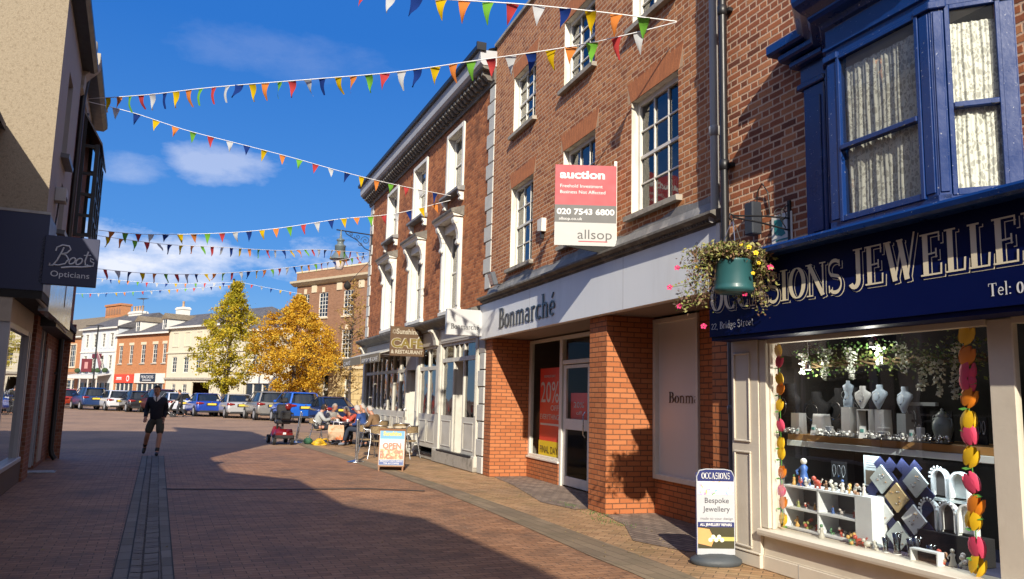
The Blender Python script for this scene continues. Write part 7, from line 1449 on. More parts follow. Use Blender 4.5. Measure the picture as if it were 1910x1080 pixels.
def bunting(label, pts, sp, start=0, size=1.0, seed=1, skip0=.2, skip1=.1, wind=.35):
    """pts: world points the cord passes through; pennants hang every sp metres"""
    P = [Vector(p) for p in pts]; t = thing('bunting_string', label, 'bunting', tuple(P[0]), 0, group='bunting strings across the street'); rn = random.Random(seed); O = P[0]
    # smooth the cord
    Q = []
    for i in range(len(P)-1):
        a, b_, c, d = P[max(i-1, 0)], P[i], P[i+1], P[min(i+2, len(P)-1)]
        for k in range(6):
            u = k/6; Q.append(.5*((2*b_)+(-a+c)*u+(2*a-5*b_+4*c-d)*u*u+(-a+3*b_-3*c+d)*u**3))
    Q.append(P[-1]); b = MB(); b.tube([tuple(q-O) for q in Q], .008*size, cordm, 5); b.out('cord', t)
    ds = [0]
    for a, c in zip(Q, Q[1:]): ds.append(ds[-1]+(c-a).length)
    s = skip0; k = start
    while s < ds[-1]-skip1:
        i = max(j for j in range(len(ds)) if ds[j] <= s); i = min(i, len(Q)-2); u = (s-ds[i])/max(1e-6, ds[i+1]-ds[i]); p = Q[i].lerp(Q[i+1], u); d = (Q[i+1]-Q[i]).normalized()
        o = bpy.data.objects.new('pennant', PEN[SEQ[k % 6], rn.randrange(3)]); COL.objects.link(o); o.parent = t; o.location = p-O
        yaw = atan2(d.y, d.x)+rn.gauss(0, .12); sw = rn.gauss(wind*.4, wind*.7)
        o.rotation_euler = (Matrix.Rotation(yaw, 4, 'Z') @ Matrix.Rotation(-math.asin(max(-1, min(1, d.z)))+rn.gauss(0, .05), 4, 'Y') @ Matrix.Rotation(sw, 4, 'X')).to_euler(); o.scale = (size, size, size*rn.uniform(.92, 1.08)); s += sp*rn.uniform(.93, 1.07); k += 1
    return t
def ln(A, B_, tz): return [(A[0]+(B_[0]-A[0])*t, A[1]+(B_[1]-A[1])*t, z) for t, z in tz]
a2 = LF.w(-3.0, .4)[:2]; b2 = BF.w(-8.15, .1)[:2]; b3 = KF.w(1.7, .35)[:2]; a4 = LF.w(-6.5, .62)[:2]; b5 = KF.w(12.5, .1)[:2]; a1 = LF.w(2.0, .4)[:2]
bunting('long bunting string from the left corbel to the orange brick shop', ln(a2, b2, [(0, 7.27), (.15, 7.07), (.296, 6.93), (.504, 6.67), (.63, 6.52), (.758, 6.44), (.838, 6.39), (.899, 6.37), (.956, 6.39), (1, 6.42)]), .315, 0, 1.0, 3, .6, .25)
bunting('nearest bunting string crossing overhead at the top of the photo', ln(a1, b2, [(0, 8.6), (.3, 7.75), (.46, 7.22), (.53, 6.98), (.60, 6.86), (.657, 6.82), (.764, 6.73), (.868, 6.61), (.95, 6.50), (1, 6.43)]), .335, 2, 1.0, 5, .3, .1)
bunting('bunting string sloping down from the left corbel to the nearest café window hood', ln(a2, b3, [(0, 7.21), (.105, 7.14), (.229, 6.97), (.359, 6.87), (.511, 6.75), (.658, 6.61), (.823, 6.5), (1, 6.44)]), .37, 4, .85, 8, .5, .1)
bunting('bunting string from the glazed oriel rising to the nearest café window hood', ln(a4, b3, [(0, 5.29), (.133, 5.23), (.34, 5.32), (.499, 5.48), (.675, 5.76), (.789, 5.88), (.87, 6.01), (1, 6.33)]), .32, 1, .85, 9, .3, .1)
bunting('upper of two bunting strings from the glazed oriel to the far café corner', ln(a4, b5, [(0, 5.16), (.171, 5.33), (.33, 5.6), (.564, 5.99), (.741, 6.39), (1, 6.80)]), .38, 0, .9, 10, .3, .1)
bunting('lower of two bunting strings from the left row to the far café corner', ln(a4, b5, [(0, 4.38), (.131, 4.5), (.3, 4.78), (.501, 5.25), (.745, 5.92), (.858, 6.27), (1, 6.73)]), .36, 3, .85, 11, .3, .1)
bunting('distant bunting string running from the left houses to the dark mast', [(-40, 66, 10.9), (-33.0, 63, 10.35), (-27.9, 63, 10.1), (-22.3, 63, 10.3)], .75, 0, 1.3, 12, .3, .3)
bunting('lower distant bunting string sagging towards the dark mast', [(-41, 66, 9.5), (-34.3, 63, 9.1), (-27.9, 63, 9.55), (-22.3, 63, 10.1)], .7, 4, 1.2, 13, .3, .3)
bunting('short distant bunting string between the dark mast and the bank', [(-22.1, 63, 10.4), (-19.3, 63, 9.9), (-16.0, 63, 9.4)], .8, 2, 1.2, 14, .5, .3)
# ---------------------------------------------------------------- hanging basket and its bracket
t = thing('basket_bracket', 'scrolled black iron bracket holding the flower basket above the jewellery fascia', 'bracket', (-.57, 0, 3.3), fr=JF); I = M['iron']
b = MB(); b.box(-.02, .02, 0, .025, -.1, .30, I, .004); b.tube([(0, .02, .12), (0, .30, .11), (0, .68, .075)], .009, I, 6); b.tube([(0, .02, .0), (0, .35, .04), (0, .68, .06)], .009, I, 6)
b.tube([(0, .05+.09*(1-k/24)*cos(k/24*9)+.06, .14+.08*(1-k/24)*sin(k/24*9)) for k in range(24)], .006, I, 5); b.tube([(0, .67, .075), (0, .71, .09), (0, .72, .05), (0, .69, .02), (0, .67, .04)], .008, I, 6); b.tube([(0, .02, .26), (0, .1, .2), (0, .12, .1), (0, .06, .02)], .006, I, 5); b.out('ironwork', t)
bx, by, bz = JF.w(-.57, .68, 2.64)
t = thing('hanging_basket', 'teal hanging basket overflowing with brown foliage and pink and yellow flowers', 'hanging basket', (bx, by, bz))
teal = mat('teal_plastic_tub', (.02, .090, .098), .45, var=.15, scale=6, coat=.1)
b = MB(); b.lathe((0, 0, 0), [(.165, .0), (.18, .01), (.185, .035), (.175, .05), (.178, .07), (.165, .27), (.175, .285), (.17, .30), (.15, .30)], teal, 28); b.lathe((0, 0, -.012), [(.03, 0), (.16, .004), (.165, .014)], teal, 20); b.out('tub', t)
b = MB()
for k in range(3): a = k*2.1+.4; b.tube([(cos(a)*.165, sin(a)*.165, .29), (cos(a)*.05, sin(a)*.05, .60), (0, 0, .69)], .005, M['steel'], 5)
b.out('chain', t)
rn = random.Random(31); fm = [plain('foliage_%d' % i, c, .7, var=.3) for i, c in enumerate([(.12, .15, .03), (.22, .22, .05), (.16, .085, .045), (.07, .04, .025), (.28, .26, .10)])]
b = MB(); ends = []
for i in range(270):
    a = rn.uniform(0, 2*pi); r1 = rn.uniform(.08, .16); up = rn.uniform(.0, .16); cd = -.27*cos(a)-.96*sin(a); out_ = rn.uniform(.14, .42)*(1.28 if cos(a-2.8) > 0 else .92)*(.5 if cd > .35 else 1); drop = rn.choice([rn.uniform(-.12, .12), rn.uniform(-.42, -.05)]) if out_ > .2 and cd < .35 else rn.uniform(.03, .15)
    p0 = Vector((cos(a)*r1, sin(a)*r1, .28)); p1 = Vector((cos(a)*out_*.65, sin(a)*out_*.65, .30+up)); p2 = Vector((cos(a+.2)*out_, sin(a+.2)*out_, .28+drop))
    b.tube([tuple(p0), tuple(p1), tuple(p2)], [.0022, .0018, .001], fm[2], 4, cap=False); ends.append(p2)
    for k in range(34):
        u = rn.uniform(.15, 1.05); p = p0.lerp(p1, u*2) if u < .5 else p1.lerp(p2, (u-.5)*2); p = p+Vector((rn.gauss(0, .022), rn.gauss(0, .022), rn.gauss(0, .022))); s = rn.uniform(.010, .026); n = Vector((rn.gauss(0, 1), rn.gauss(0, 1), rn.gauss(.4, 1))).normalized(); x = n.orthogonal().normalized(); y = n.cross(x); th = rn.uniform(0, 6.3); x, y = x*cos(th)+y*sin(th), y*cos(th)-x*sin(th)
        b.add([tuple(p-x*s), tuple(p+y*s*.5+n*s*.15), tuple(p+x*s*1.1), tuple(p-y*s*.5)], [(0, 1, 2, 3)], fm[min(4, int(rn.random()**.8*5))])
b.out('foliage', t)
def flower(p, c, r, n=5):
    b = MB(); nrm = Vector((p[0]*.5-.15, p[1]*.5-.9, .35)).normalized(); x = nrm.orthogonal().normalized(); y = nrm.cross(x); P = Vector(p)
    for k in range(n):
        a = 2*pi*k/n; d = x*cos(a)+y*sin(a); e = x*cos(a+.55)+y*sin(a+.55); f = x*cos(a-.55)+y*sin(a-.55); b.add([tuple(P), tuple(P+f*r*.85+nrm*.012), tuple(P+d*r*1.05+nrm*.004), tuple(P+e*r*.85+nrm*.012)], [(0, 1, 2, 3)], c)
    b.ball(tuple(P+nrm*.006), r*.22, fm[0], 6, 4); b.out('flower', t)
pkf = plain('pink_petal', (.62, .04, .16), .6); yef = plain('yellow_petal', (.85, .62, .04), .6)
for (x, y, z, c, r) in ((.10, -.16, .40, yef, .026), (.15, -.2, .34, yef, .026), (.20, -.12, .26, yef, .02), (.30, -.14, .22, pkf, .032), (-.55, -.1, .20, pkf, .028), (-.60, .0, .03, pkf, .03), (-.50, .05, -.14, pkf, .028), (-.29, -.02, -.33, pkf, .03), (.07, -.1, -.03, pkf, .026), (.10, .15, .42, pkf, .03), (-.1, -.12, .38, yef, .018), (.12, -.2, .15, yef, .02), (.02, -.18, .42, yef, .018), (-.36, -.05, .22, yef, .014), (.2, -.05, .38, yef, .02)): flower((x, y, z), c, r)
for k in ((-.60, .0, .03), (-.55, -.1, .20), (-.50, .05, -.14)):
    b = MB(); b.tube([(-.2, 0, .25), (k[0]*.7, k[1], k[2]+.04), k], .003, fm[0], 4)
    for q in range(14): u = q/14; p = Vector((-.2, 0, .22)).lerp(Vector(k), u); s = .014; b.add([(p.x-s, p.y, p.z), (p.x, p.y, p.z+s), (p.x+s, p.y, p.z), (p.x, p.y, p.z-s*.6)], [(0, 1, 2, 3)], fm[q % 3])
    b.out('trailing_stem', t)
# ---------------------------------------------------------------- jewellery window display (wall frame: x along the window, y towards the glass)
def T_(name, label, cat, x, y, z, rz=0.0, group=None): return thing(name, label, cat, (x, y, z), rz, group, JF)
sw = plain('display_white', (.72, .75, .76), .5); sb = plain('display_blue_white', (.52, .66, .82), .45); bkv = plain('black_velvet', (.012, .012, .014), .9); dw = plain('display_pale', (.5, .56, .56), .5)
# paper tulips
tc_ = {'y': plain('tulip_yellow', (.85, .50, .01), .6, var=.05), 'o': plain('tulip_orange', (.85, .24, .01), .6, var=.05), 'p': plain('tulip_pink', (.72, .06, .14), .6, var=.05), 'g': plain('tulip_leaf', (.10, .32, .04), .6)}
def garland(label, x, zs, cols, r, seed):
    t = T_('tulip_garland', label, 'paper flower garland', x, -.105, zs[-1]-.05, group='tulip garlands in the jewellery window'); z0 = zs[-1]-.05; rn = random.Random(seed)
    b = MB(); b.tube([(0, 0, 0), (0, -.0, zs[0]-z0+.1)], .004, tc_['g'], 5); b.out('cord', t)
    for z, c in zip(zs, cols):
        b = MB(); dx, dz = rn.uniform(-.012, .012), z-z0; tilt = rn.choice([R(12), R(-15), R(165), R(30), R(-30)]); b.T = Matrix.Translation((dx, 0, dz)) @ Matrix.Rotation(tilt, 4, 'Y')
        for k in range(5):     # cupped petals
            a = 2*pi*k/5+rn.uniform(-.2, .2); vs = []
            for j in range(5):
                q = j/4; rr = r*(.35+.65*sin(pi*min(1, q*.75+.1))); ww = r*.75*sin(pi*(.15+.75*q))
                for s in (-1, 0, 1): aa = a+s*ww/r*.95; vs.append((cos(aa)*rr*(1 if s else 1.06), sin(aa)*rr*.32*(1 if s else 1.06), (q-.45)*r*2.1))
            b.add(vs, [(j*3+i, j*3+i+1, (j+1)*3+i+1, (j+1)*3+i) for j in range(4) for i in range(2)], tc_[c], True)
        b.out('tulip', t)
        if rn.random() < .8:
            b = MB(); s = rn.choice([-1, 1]); b.add([(0, .01, dz-r*1.1), (s*.04, .02, dz-r*1.3), (s*.085, .01, dz-r*1.15), (s*.045, .0, dz-r*.95)], [(0, 1, 2, 3)], tc_['g'], True); b.out('leaf', t)
garland('string of small paper tulips down the left edge of the jewellery window', -.235, [2.14, 2.03, 1.86, 1.76, 1.60, 1.40, 1.24, 1.13, .95, .77, .66, .50], 'ypyoypyyopoy', .056, 2)
garland('string of larger paper tulips down the right edge of the jewellery window', -2.335, [2.16, 2.00, 1.88, 1.80, 1.69, 1.53, 1.41, 1.25, 1.06, .90, .81, .60, .47], 'yoppoypypoypy', .072, 3)
# shelf
t = t_shelf = T_('display_shelf', 'long oak edged shelf with a white strip running across the jewellery window', 'shelf', -1.2, -.55, 1.25)
b = MB(); b.box(-1.3, 1.10, -.4, .25, .01, .075, M['wood'], .004); b.out('board', t); b = MB(); b.box(-1.3, 1.10, .20, .262, -.045, .01, plain('light_strip', (.62, .72, .78), .4), .004); b.out('white_edge', t)
t2 = dup(t, (-4.0, -.55, 1.25), 0, 'oak edged shelf in the second jewellery window beyond the cream mullion', JF)
# busts on plinths
def bust(label, x, z, h, m, kind='neck', y=-.5, lean=0.0):
    t = T_('necklace_bust', label, 'display bust', x, y, z, rz=rr_.uniform(-.3, .3), group='necklace display busts')
    if kind == 'torso':
        b = MB(); b.lathe((0, 0, 0), [(.035, 0), (.052, .0), (.056, .06*h/.22), (.034, .12*h/.22), (.05, .17*h/.22), (.058, .20*h/.22), (.02, .225*h/.22), (.018, .25*h/.22)], m, 16, sx=1, sy=.6); b.out('form', t)
    else:
        b = MB(); pr_ = [(-.02, 0), (.02, 0), (.055, .08), (.075, .15), (.055, .17), (.028, .185), (.026, .235), (-.026, .235), (-.028, .185), (-.055, .17), (-.075, .15), (-.055, .08)]; k = h/.235
        rings = []
        for zz, w, d in ((0, .012, .014), (.04, .04, .022), (.09, .075, .028), (.14, .098, .030), (.165, .092, .028), (.182, .055, .026), (.198, .032, .026), (.225, .034, .028), (.235, .03, .026)): rings.append([(w*cos(2*pi*i/16)*k, (d*sin(2*pi*i/16)+(.02 if zz < .1 else 0))*k-(.235-zz)*.0, zz*k) for i in range(16)])
        b.loft(rings, m); b.out('form', t)
    n_ = MB(); k = h/.235; n_.tube([(.045*k*sin(a), .036*k+.008+.012*cos(a*.5), (.165-.085*cos(a*.5)**2)*k) for a in [(-3+i*.5) for i in range(13)]], .0025, M['steel'], 5); n_.ball((0, .052*k, .075*k), .007, plain('pendant_blue', (.05, .15, .4), .2), 8, 5); n_.out('necklace', t)
def plinth(label, x, z0, z1, w, m=sw, y=-.5, open_=False):
    t = T_('display_plinth', label, 'plinth', x, y, z0, group='display plinths in the jewellery window'); h = z1-z0; b = MB()
    if open_:
        b.box(-w/2, -w/2+.012, -.05, .05, 0, h-.0121, m); b.box(w/2-.012, w/2, -.05, .05, 0, h-.0121, m); b.box(-w/2, w/2, -.05, .05, h-.012, h, m); b.box(-w/2, w/2, -.052, -.05, 0, h, bkv)
    else: b.loft([[(-w/2, -.05, 0), (w/2, -.05, 0), (w/2, .05, 0), (-w/2, .05, 0)], [(-w/2*.94, -.045, h), (w/2*.94, -.045, h), (w/2*.94, .045, h), (-w/2*.94, .045, h)]], m, False)
    b.out('block', t)
rr_ = random.Random(6); SH = 1.327
plinth('tall white tapered plinth under the torso bust', -.73, SH, 1.60, .11); bust('small white torso bust on the tall tapered plinth', -.73, 1.602, .22, sb, 'torso')
bust('slim white neck bust standing behind the open plinth', -.91, 1.59, .21, sw); plinth('white open fronted plinth between the busts', -.95, SH, 1.585, .15, sw, open_=True)
bust('pale blue white neck bust in the middle of the upper shelf', -1.11, 1.59, .22, sb); plinth('white block plinth under the middle pale blue bust', -1.12, SH, 1.585, .11, y=-.52)
bust('pale blue white neck bust right of the middle of the shelf', -1.39, 1.56, .23, sb); plinth('short pale plinth under the right hand blue bust', -1.38, SH, 1.555, .10, dw)
bust('tall black necklace bust at the far left of the upper shelf', -.02, SH, .50, bkv, y=-.42); bust('second black necklace bust left of the white draped stand', -.22, SH, .42, bkv, y=-.58); bust('third black necklace bust behind the draped stand', -.42, SH, .46, bkv, y=-.7); bust('fourth black necklace bust left of the torso bust', -.60, SH, .47, bkv, y=-.72); bust('white bust glimpsed through the second window', -2.86, SH, .42, sw, y=-.5)
t = T_('draped_stand', 'small stand draped in pleated white cloth on the upper shelf', 'stand', -.42, -.45, SH, group=None); b = MB(); vs = []; n = 28
for z, k in ((0, 1.15), (.17, 1.0), (.20, .95)):
    for i in range(n): a = 2*pi*i/n; q = .075*(max(abs(cos(a)), abs(sin(a)))**-1)*k; f = 1+.06*sin(a*14)*(1 if z < .1 else .4); vs.append((cos(a)*q*f, sin(a)*q*.7*f, z))
b.add(vs, [(j*n+i, j*n+(i+1) % n, (j+1)*n+(i+1) % n, (j+1)*n+i) for j in range(2) for i in range(n)]+[tuple(2*n+i for i in range(n))], sw, True); b.out('cloth', t)
plinth('small white cube plinth behind the beaded bracelets', -.20, SH, 1.53, .12, sw, y=-.36)
t = T_('lidded_urn', 'large grey green lidded pottery urn with leaf pattern at the right of the upper shelf', 'urn', -1.76, -.50, SH); urn = mat('grey_green_glaze', (.26, .30, .29), .35, var=.2, scale=12, dirt=(.05, .14, .08), dirtamt=1.2)
b = MB(); b.lathe((0, 0, 0), [(.045, 0), (.055, .02), (.08, .11), (.078, .16), (.055, .2), (.047, .215)], urn, 24); b.out('body', t); b = MB(); b.lathe((0, 0, .215), [(.052, 0), (.052, .012), (.022, .04), (.01, .046), (.014, .06), (.0001, .07)], urn, 20); b.out('lid', t)
for s in (-1, 1): b = MB(); b.tube([(s*.045, 0, .2), (s*.085, 0, .195), (s*.09, 0, .145), (s*.075, 0, .12)], .008, urn, 7); b.out('handle', t)
t = T_('bracelet_bar', 'pale two tier bracelet bar stand left of the pottery urn', 'jewellery stand', -1.53, -.55, SH); b = MB(); b.box(-.14, .14, -.02, .02, .30, .33, dw); b.box(-.16, .13, -.03, .03, .16, .18, bkv); b.box(-.01, .01, -.015, .015, 0, .30, bkv); b.out('bars', t)
# small jewellery on the shelf: trays with many pieces
def tray(label, x0, x1, y, seed, n=40, z=SH, cols=None):
    t = T_('jewellery_tray', label, 'jewellery tray', (x0+x1)/2, y, z); rn = random.Random(seed); w = (x0-x1)/2; b = MB(); b.box(-w, w, -.05, .05, 0, .008, bkv); b.out('tray', t); b = MB()
    cols = cols or [M['steel'], sw, bkv, M['steel']]
    for i in range(n):
        x, y_, z_, r = rn.uniform(-w, w), rn.uniform(-.05, .05), rn.uniform(.01, .06), rn.uniform(.006, .016); c = rn.choice(cols)
        if rn.random() < .5: b.ball((x, y_, z_), r, c, 7, 5)
        else: b.tube([(x+r*1.2*cos(a), y_, z_+r*1.2*sin(a)) for a in [k*.7 for k in range(10)]], .0022, c, 4)
    b.out('trinkets', t)
tray('black tray of beaded bracelets at the left end of the shelf', -.08, -.30, -.24, 1, 60); tray('row of silver bangles on white pads in the middle of the shelf', -.62, -1.12, -.24, 2, 60, cols=[sw, M['steel'], sw]); tray('long black ring tray right of the middle of the shelf', -1.18, -1.62, -.26, 3, 90); tray('small tray of charms under the pottery urn', -1.70, -2.0, -.26, 4, 40); tray('tray of silver pieces in the second window', -2.8, -3.1, -.3, 5, 40)
for i, (x, h, w) in enumerate(((-.33, .06, .05), (-.55, .10, .07), (-1.16, .11, .065), (-1.68, .10, .06), (-2.73, .13, .05))):
    t = T_('price_card', ['tiny white card at the left of the draped stand', 'white folded card between the draped stand and bangles', 'white card with teal print beside the bangle row', 'white easel card left of the charm tray', 'white card standing at the edge of the second window'][i], 'card', x, -.22, SH+.001, rz=.2*(i % 3-1)); b = MB(); b.add([(-w/2, 0, 0), (w/2, 0, 0), (w/2*.9, -.02, h), (-w/2*.9, -.02, h), (-w/2, -.05, 0), (w/2, -.05, 0)], [(0, 1, 2, 3), (4, 3, 2, 5)], sw); b.out('sheet', t); b = MB(); b.box(-w*.25, w*.25, -.008, -.004, h*.5, h*.75, plain('card_teal', (.1, .35, .33), .6)); b.out('print', t)
# white shelving unit lower left
t = T_('white_shelf_unit', 'white cube shelving unit holding figurines at the lower left of the window', 'shelf unit', -.62, -.32, .405)
b = MB(); Hh_ = .42
for x in (.50, .03, -.44): b.box(x-.011, x+.011, -.14, .1, 0, Hh_, sw, .002)
for z in (0.02, .21, Hh_): b.box(-.45, .51, -.14, .1, z-.02, z, sw, .002)
b.box(-.45, .51, -.145, -.14, 0, Hh_, plain('unit_back', (.12, .13, .13), .8)); b.out('carcass', t); b = MB(); b.ext([(0, 0), (.24, 0), (.05, .40), (0, .42)], .452, .456, sw, 'x') if False else b.ext([(-.14, 0), (.1, 0), (.1, Hh_), (-.14, Hh_)], -.62, -.452, sw, 'x'); recalc(b.out('side_panel', t))
cl = [plain('fig_%d' % i, c, .4) for i, c in enumerate([(.5, .48, .42), (.45, .08, .05), (.1, .25, .12), (.6, .35, .1), (.05, .12, .35), (.35, .2, .12), (.6, .55, .5), (.3, .32, .1)])]
def figurine(label, x, y, z, h, c1, c2, kind=0, seed=0):
    t = T_('figurine', label, 'figurine', x, y, z, rz=(seed % 7-3)*.3, group='small figurines in the jewellery window'); rn = random.Random(seed); b = MB()
    if kind == 0:
        b.lathe((0, 0, 0), [(h*.22, 0), (h*.24, h*.06), (h*.15, h*.3), (h*.11, h*.5), (h*.15, h*.66), (h*.06, h*.76)], c1, 10); b.ball((0, 0, h*.86), h*.12, c2, 8, 6); b.tube([(h*.12, 0, h*.64), (h*.26, h*.12, h*.5), (h*.1, h*.2, h*.42)], h*.045, c1, 5)
    elif kind == 1:
        b.ball((0, 0, h*.42), h*.3, c1, 10, 7, (1.4, .8, .9)); b.ball((h*.4, 0, h*.75), h*.2, c1, 8, 6); b.tube([(-h*.38, 0, h*.5), (-h*.6, 0, h*.8)], h*.06, c2, 5)
        for sx in (-1, 1): b.tube([(sx*h*.22, .0, h*.3), (sx*h*.25, 0, 0)], h*.09, c1, 6)
    else:
        for k in range(6): a = rn.uniform(0, 6.3); b.ball((cos(a)*h*.3, sin(a)*h*.2, h*(.2+.12*k)), h*.17, rn.choice([c1, c2]), 7, 5)
        b.lathe((0, 0, 0), [(h*.25, 0), (h*.2, h*.2)], c2, 8)
    b.out('figure', t)
figurine('blue and white lady figurine standing on top of the white shelf unit', -.30, -.32, .826, .27, cl[4], cl[0], 0, 3)
names = []
k = 0; rn = random.Random(9)
spots = [(.36, .422, 0), (.28, .422, 1), (.20, .422, 2), (.08, .422, 1), (-.02, .422, 0), (-.10, .422, 2), (-.2, .422, 0), (-.27, .422, 1), (-.35, .422, 2), (-.42, .422, 0)]
desc = ['yellow flower', 'pink pig', 'white bird', 'red robin', 'black cat', 'silver hedgehog', 'lilac lady', 'orange cat', 'grey owl', 'grey bear']
cc_ = [(3, 2), (1, 6), (0, 6), (1, 0), (5, 5), (0, 0), (6, 4), (3, 6), (0, 5), (6, 0)]
for i, (x, z, kd) in enumerate(spots): figurine('small %s figurine, number %s along the top of the white shelf unit' % (('coloured', 'pale', 'dark')[i % 3], ['first', 'second', 'third', 'fourth', 'fifth', 'sixth', 'seventh', 'eighth', 'ninth', 'tenth'][i]), -.62+x*1.15+.0, -.28, .405+z, .085+rn.random()*.035, cl[cc_[i][0]], cl[cc_[i][1]], kd, i)
cell = [('upper left', .27, .211), ('upper right', -.2, .211), ('lower left', .27, .021), ('lower right', -.2, .021)]
for nm, x, z in cell:
    for j, (q, w_) in enumerate((('left', .13), ('middle', .0), ('right', -.13))): figurine('small figurine at the %s of the %s cell in the white shelf unit' % (q, nm), -.62+x+w_+rn.uniform(-.02, .02), -.30, .405+z, .06+rn.random()*.05, rn.choice(cl), rn.choice(cl), rn.randrange(3), rn.randrange(50))
# notice, diamonds, arches, glassware
t = T_('display_notice', 'white printed notice with a photograph standing behind the shelf unit', 'notice', -1.07, -.42, .90); b = MB(); b.box(-.10, .10, -.004, 0, 0, .27, dw); b.out('sheet', t); b = MB(); b.box(-.08, .08, .0, .002, .01, .14, plain('photo_brown', (.12, .09, .06), .5)); b.out('photo', t); b = MB()
for q in range(4): b.box(-.07, .07, 0, .002, .165+q*.02, .170+q*.02, M['letterg'])
b.out('text_lines', t)
t = T_('trellis_board', 'navy lattice board carrying six pale diamond shaped card pads', 'display board', -1.38, -.36, .40)
b = MB(); nvy = plain('navy_ribbon', (.012, .018, .08), .7)
def dia(mb, cx, cz, r, y0, y1, m): mb.ext([(cx-r, cz), (cx, cz-r), (cx+r, cz), (cx, cz+r)], y0, y1, m, 'y')

for (q0, q1, q2, q3) in ((-.34, .16, .22, .74), (-.34, .46, -.02, .74), (-.12, .0, .32, .44), (.32, .14, -.22, .74), (.12, -.02, -.34, .44), (.32, .44, .04, .74)):
    dx_, dz_ = q2-q0, q3-q1; l_ = sqrt(dx_*dx_+dz_*dz_); nx, nz = -dz_/l_*.05, dx_/l_*.05; b.ext([(q0-nx, max(0, q1-nz)), (q2-nx, q3-nz), (q2+nx, q3+nz), (q0+nx, max(0, q1+nz))], -.03-.001*(q0 > 0), -.02-.001*(q0 > 0), nvy, 'y')
recalc(b.out('lattice', t))
for (px, pz, m_) in ((.16, .58, dw), (-.20, .59, dw), (.0, .44, plain('diamond_gold', (.50, .38, .20), .6)), (.17, .29, sw), (-.17, .28, sw), (.0, .12, dw)):
    b = MB(); dia(b, px, pz, .125, -.018, .0, m_); dm = recalc(b.out('diamond_pad', t)); b = MB(); rn = random.Random(int(px*100+pz*10))
    for q in range(9): b.ball((px+rn.uniform(-.06, .06), .004, pz+rn.uniform(-.06, .06)), .006, rn.choice([M['steel'], M['wood'], M['letterg']]), 6, 4)
    b.out('earring', dm)
def arch(label, x, y, z, w, h, fill, fret=True):
    t = T_('arched_frame', label, 'ornamental frame', x, y, z, group='white arched ornaments'); n = 14
    o_ = [(-w/2, 0), (-w/2, h-w/2)]+[(w/2*-cos(pi*i/n), h-w/2+w/2*sin(pi*i/n)) for i in range(1, n)]+[(w/2, h-w/2), (w/2, 0)]
    k = .80; i_ = [(a*k, max(.02, c*.94)) for a, c in o_]
    b = MB(); vs = [(a, 0, c) for a, c in o_]+[(a, 0, c) for a, c in i_]+[(a, -.05, c) for a, c in i_]+[(a, -.05, c) for a, c in o_]; m_ = len(o_)
    b.add(vs, [(q, q+1, m_+q+1, m_+q) for q in range(m_-1)]+[(m_+q, m_+q+1, 2*m_+q+1, 2*m_+q) for q in range(m_-1)]+[(q+1, q, 3*m_+q, 3*m_+q+1) for q in range(m_-1)], sw); b.out('frame', t)
    b = MB(); b.poly([(a, -.045, c) for a, c in i_], fill); b.out('inner_panel', t)
    if fret:
        b = MB()
        for q in range(9): a = pi*q/8; b.ball((w*.55*-cos(a), .004, h-w/2+w*.58*sin(a)), w*.075, sw, 7, 5, (1, .3, 1))
        b.out('fretwork', t)
fi = plain('arch_inner', (.10, .09, .085), .6)
arch('white fretwork arch at the top left of the stacked ornaments', -1.76, -.42, .88, .15, .24, fi); arch('plain pale green arch panel at the top right of the ornaments', -1.96, -.40, .88, .17, .23, dw, False); arch('white fretwork arch at the lower left of the stacked ornaments', -1.68, -.38, .62, .15, .24, fi); arch('white fretwork arch in the lower middle of the ornaments', -1.86, -.38, .62, .15, .24, fi); arch('white arch with a heart key pendant at the lower right', -2.04, -.37, .62, .16, .25, sw, False)
t = T_('arch_stand', 'dark block stand under the stacked white arches', 'stand', -1.86, -.42, .405); b = MB(); b.box(-.3, .28, -.1, .06, 0, .215, bkv, .004); b.box(-.2, .2, -.1, -.0, .455, .475, dw); b.out('block', t)
cgl = glass_mat('clear_glassware', (.75, .8, .8), 2.2)
for i, (x, y, r, h, lb) in enumerate(((-1.52, -.2, .04, .17, 'tall clear glass vase below the diamond board'), (-1.62, -.24, .035, .14, 'slim clear glass vase second along the window floor'), (-1.72, -.2, .045, .17, 'wide clear glass vase under the dark stand'), (-1.84, -.22, .04, .13, 'short clear tumbler near the middle right of the window floor'), (-1.42, -.18, .03, .12, 'small clear glass left of the tall vase'))):
    t = T_('glass_vase', lb, 'vase', x, y, .402, group='clear glass vases in the window'); b = MB(); b.lathe((0, 0, 0), [(r*.7, 0), (r*.75, .01), (r*.6, h*.4), (r, h), (r*.94, h), (r*.5, h*.4), (r*.6, .02)], cgl, 16); b.lathe((0, 0, 0), [(r*.8, 0), (r*.8, .008)], sw, 14); b.out('bowl', t)
for i, (x, y, h, a, c, kd, lb) in enumerate(((-1.06, -.16, .11, 3, 2, 2, 'orange and green bird figurine on the window floor by the shelf unit'), (-1.14, -.18, .10, 1, 1, 1, 'deep red elephant figurine on the window floor'), (-1.24, -.17, .09, 0, 6, 1, 'white dog figurine on the window floor'), (-1.32, -.18, .08, 0, 0, 2, 'white rose figurine on the window floor below the diamonds'), (-1.95, -.2, .12, 5, 1, 2, 'dark maroon floral figurine near the right tulips'), (-2.03, -.22, .14, 0, 0, 0, 'white draped lady figurine near the right tulips'), (-2.12, -.25, .12, 6, 0, 2, 'silver and white ornament behind the right tulips'), (-.72, -.14, .13, 0, 2, 0, 'white lady figurine in front of the shelf unit divider'), (-2.86, -.3, .16, 0, 1, 2, 'pale ornament standing in the second window'), (-2.98, -.3, .12, 4, 6, 0, 'blue ornament in the second window'))): figurine(lb, x, y, .402, h, cl[a], cl[c], kd, i+60)
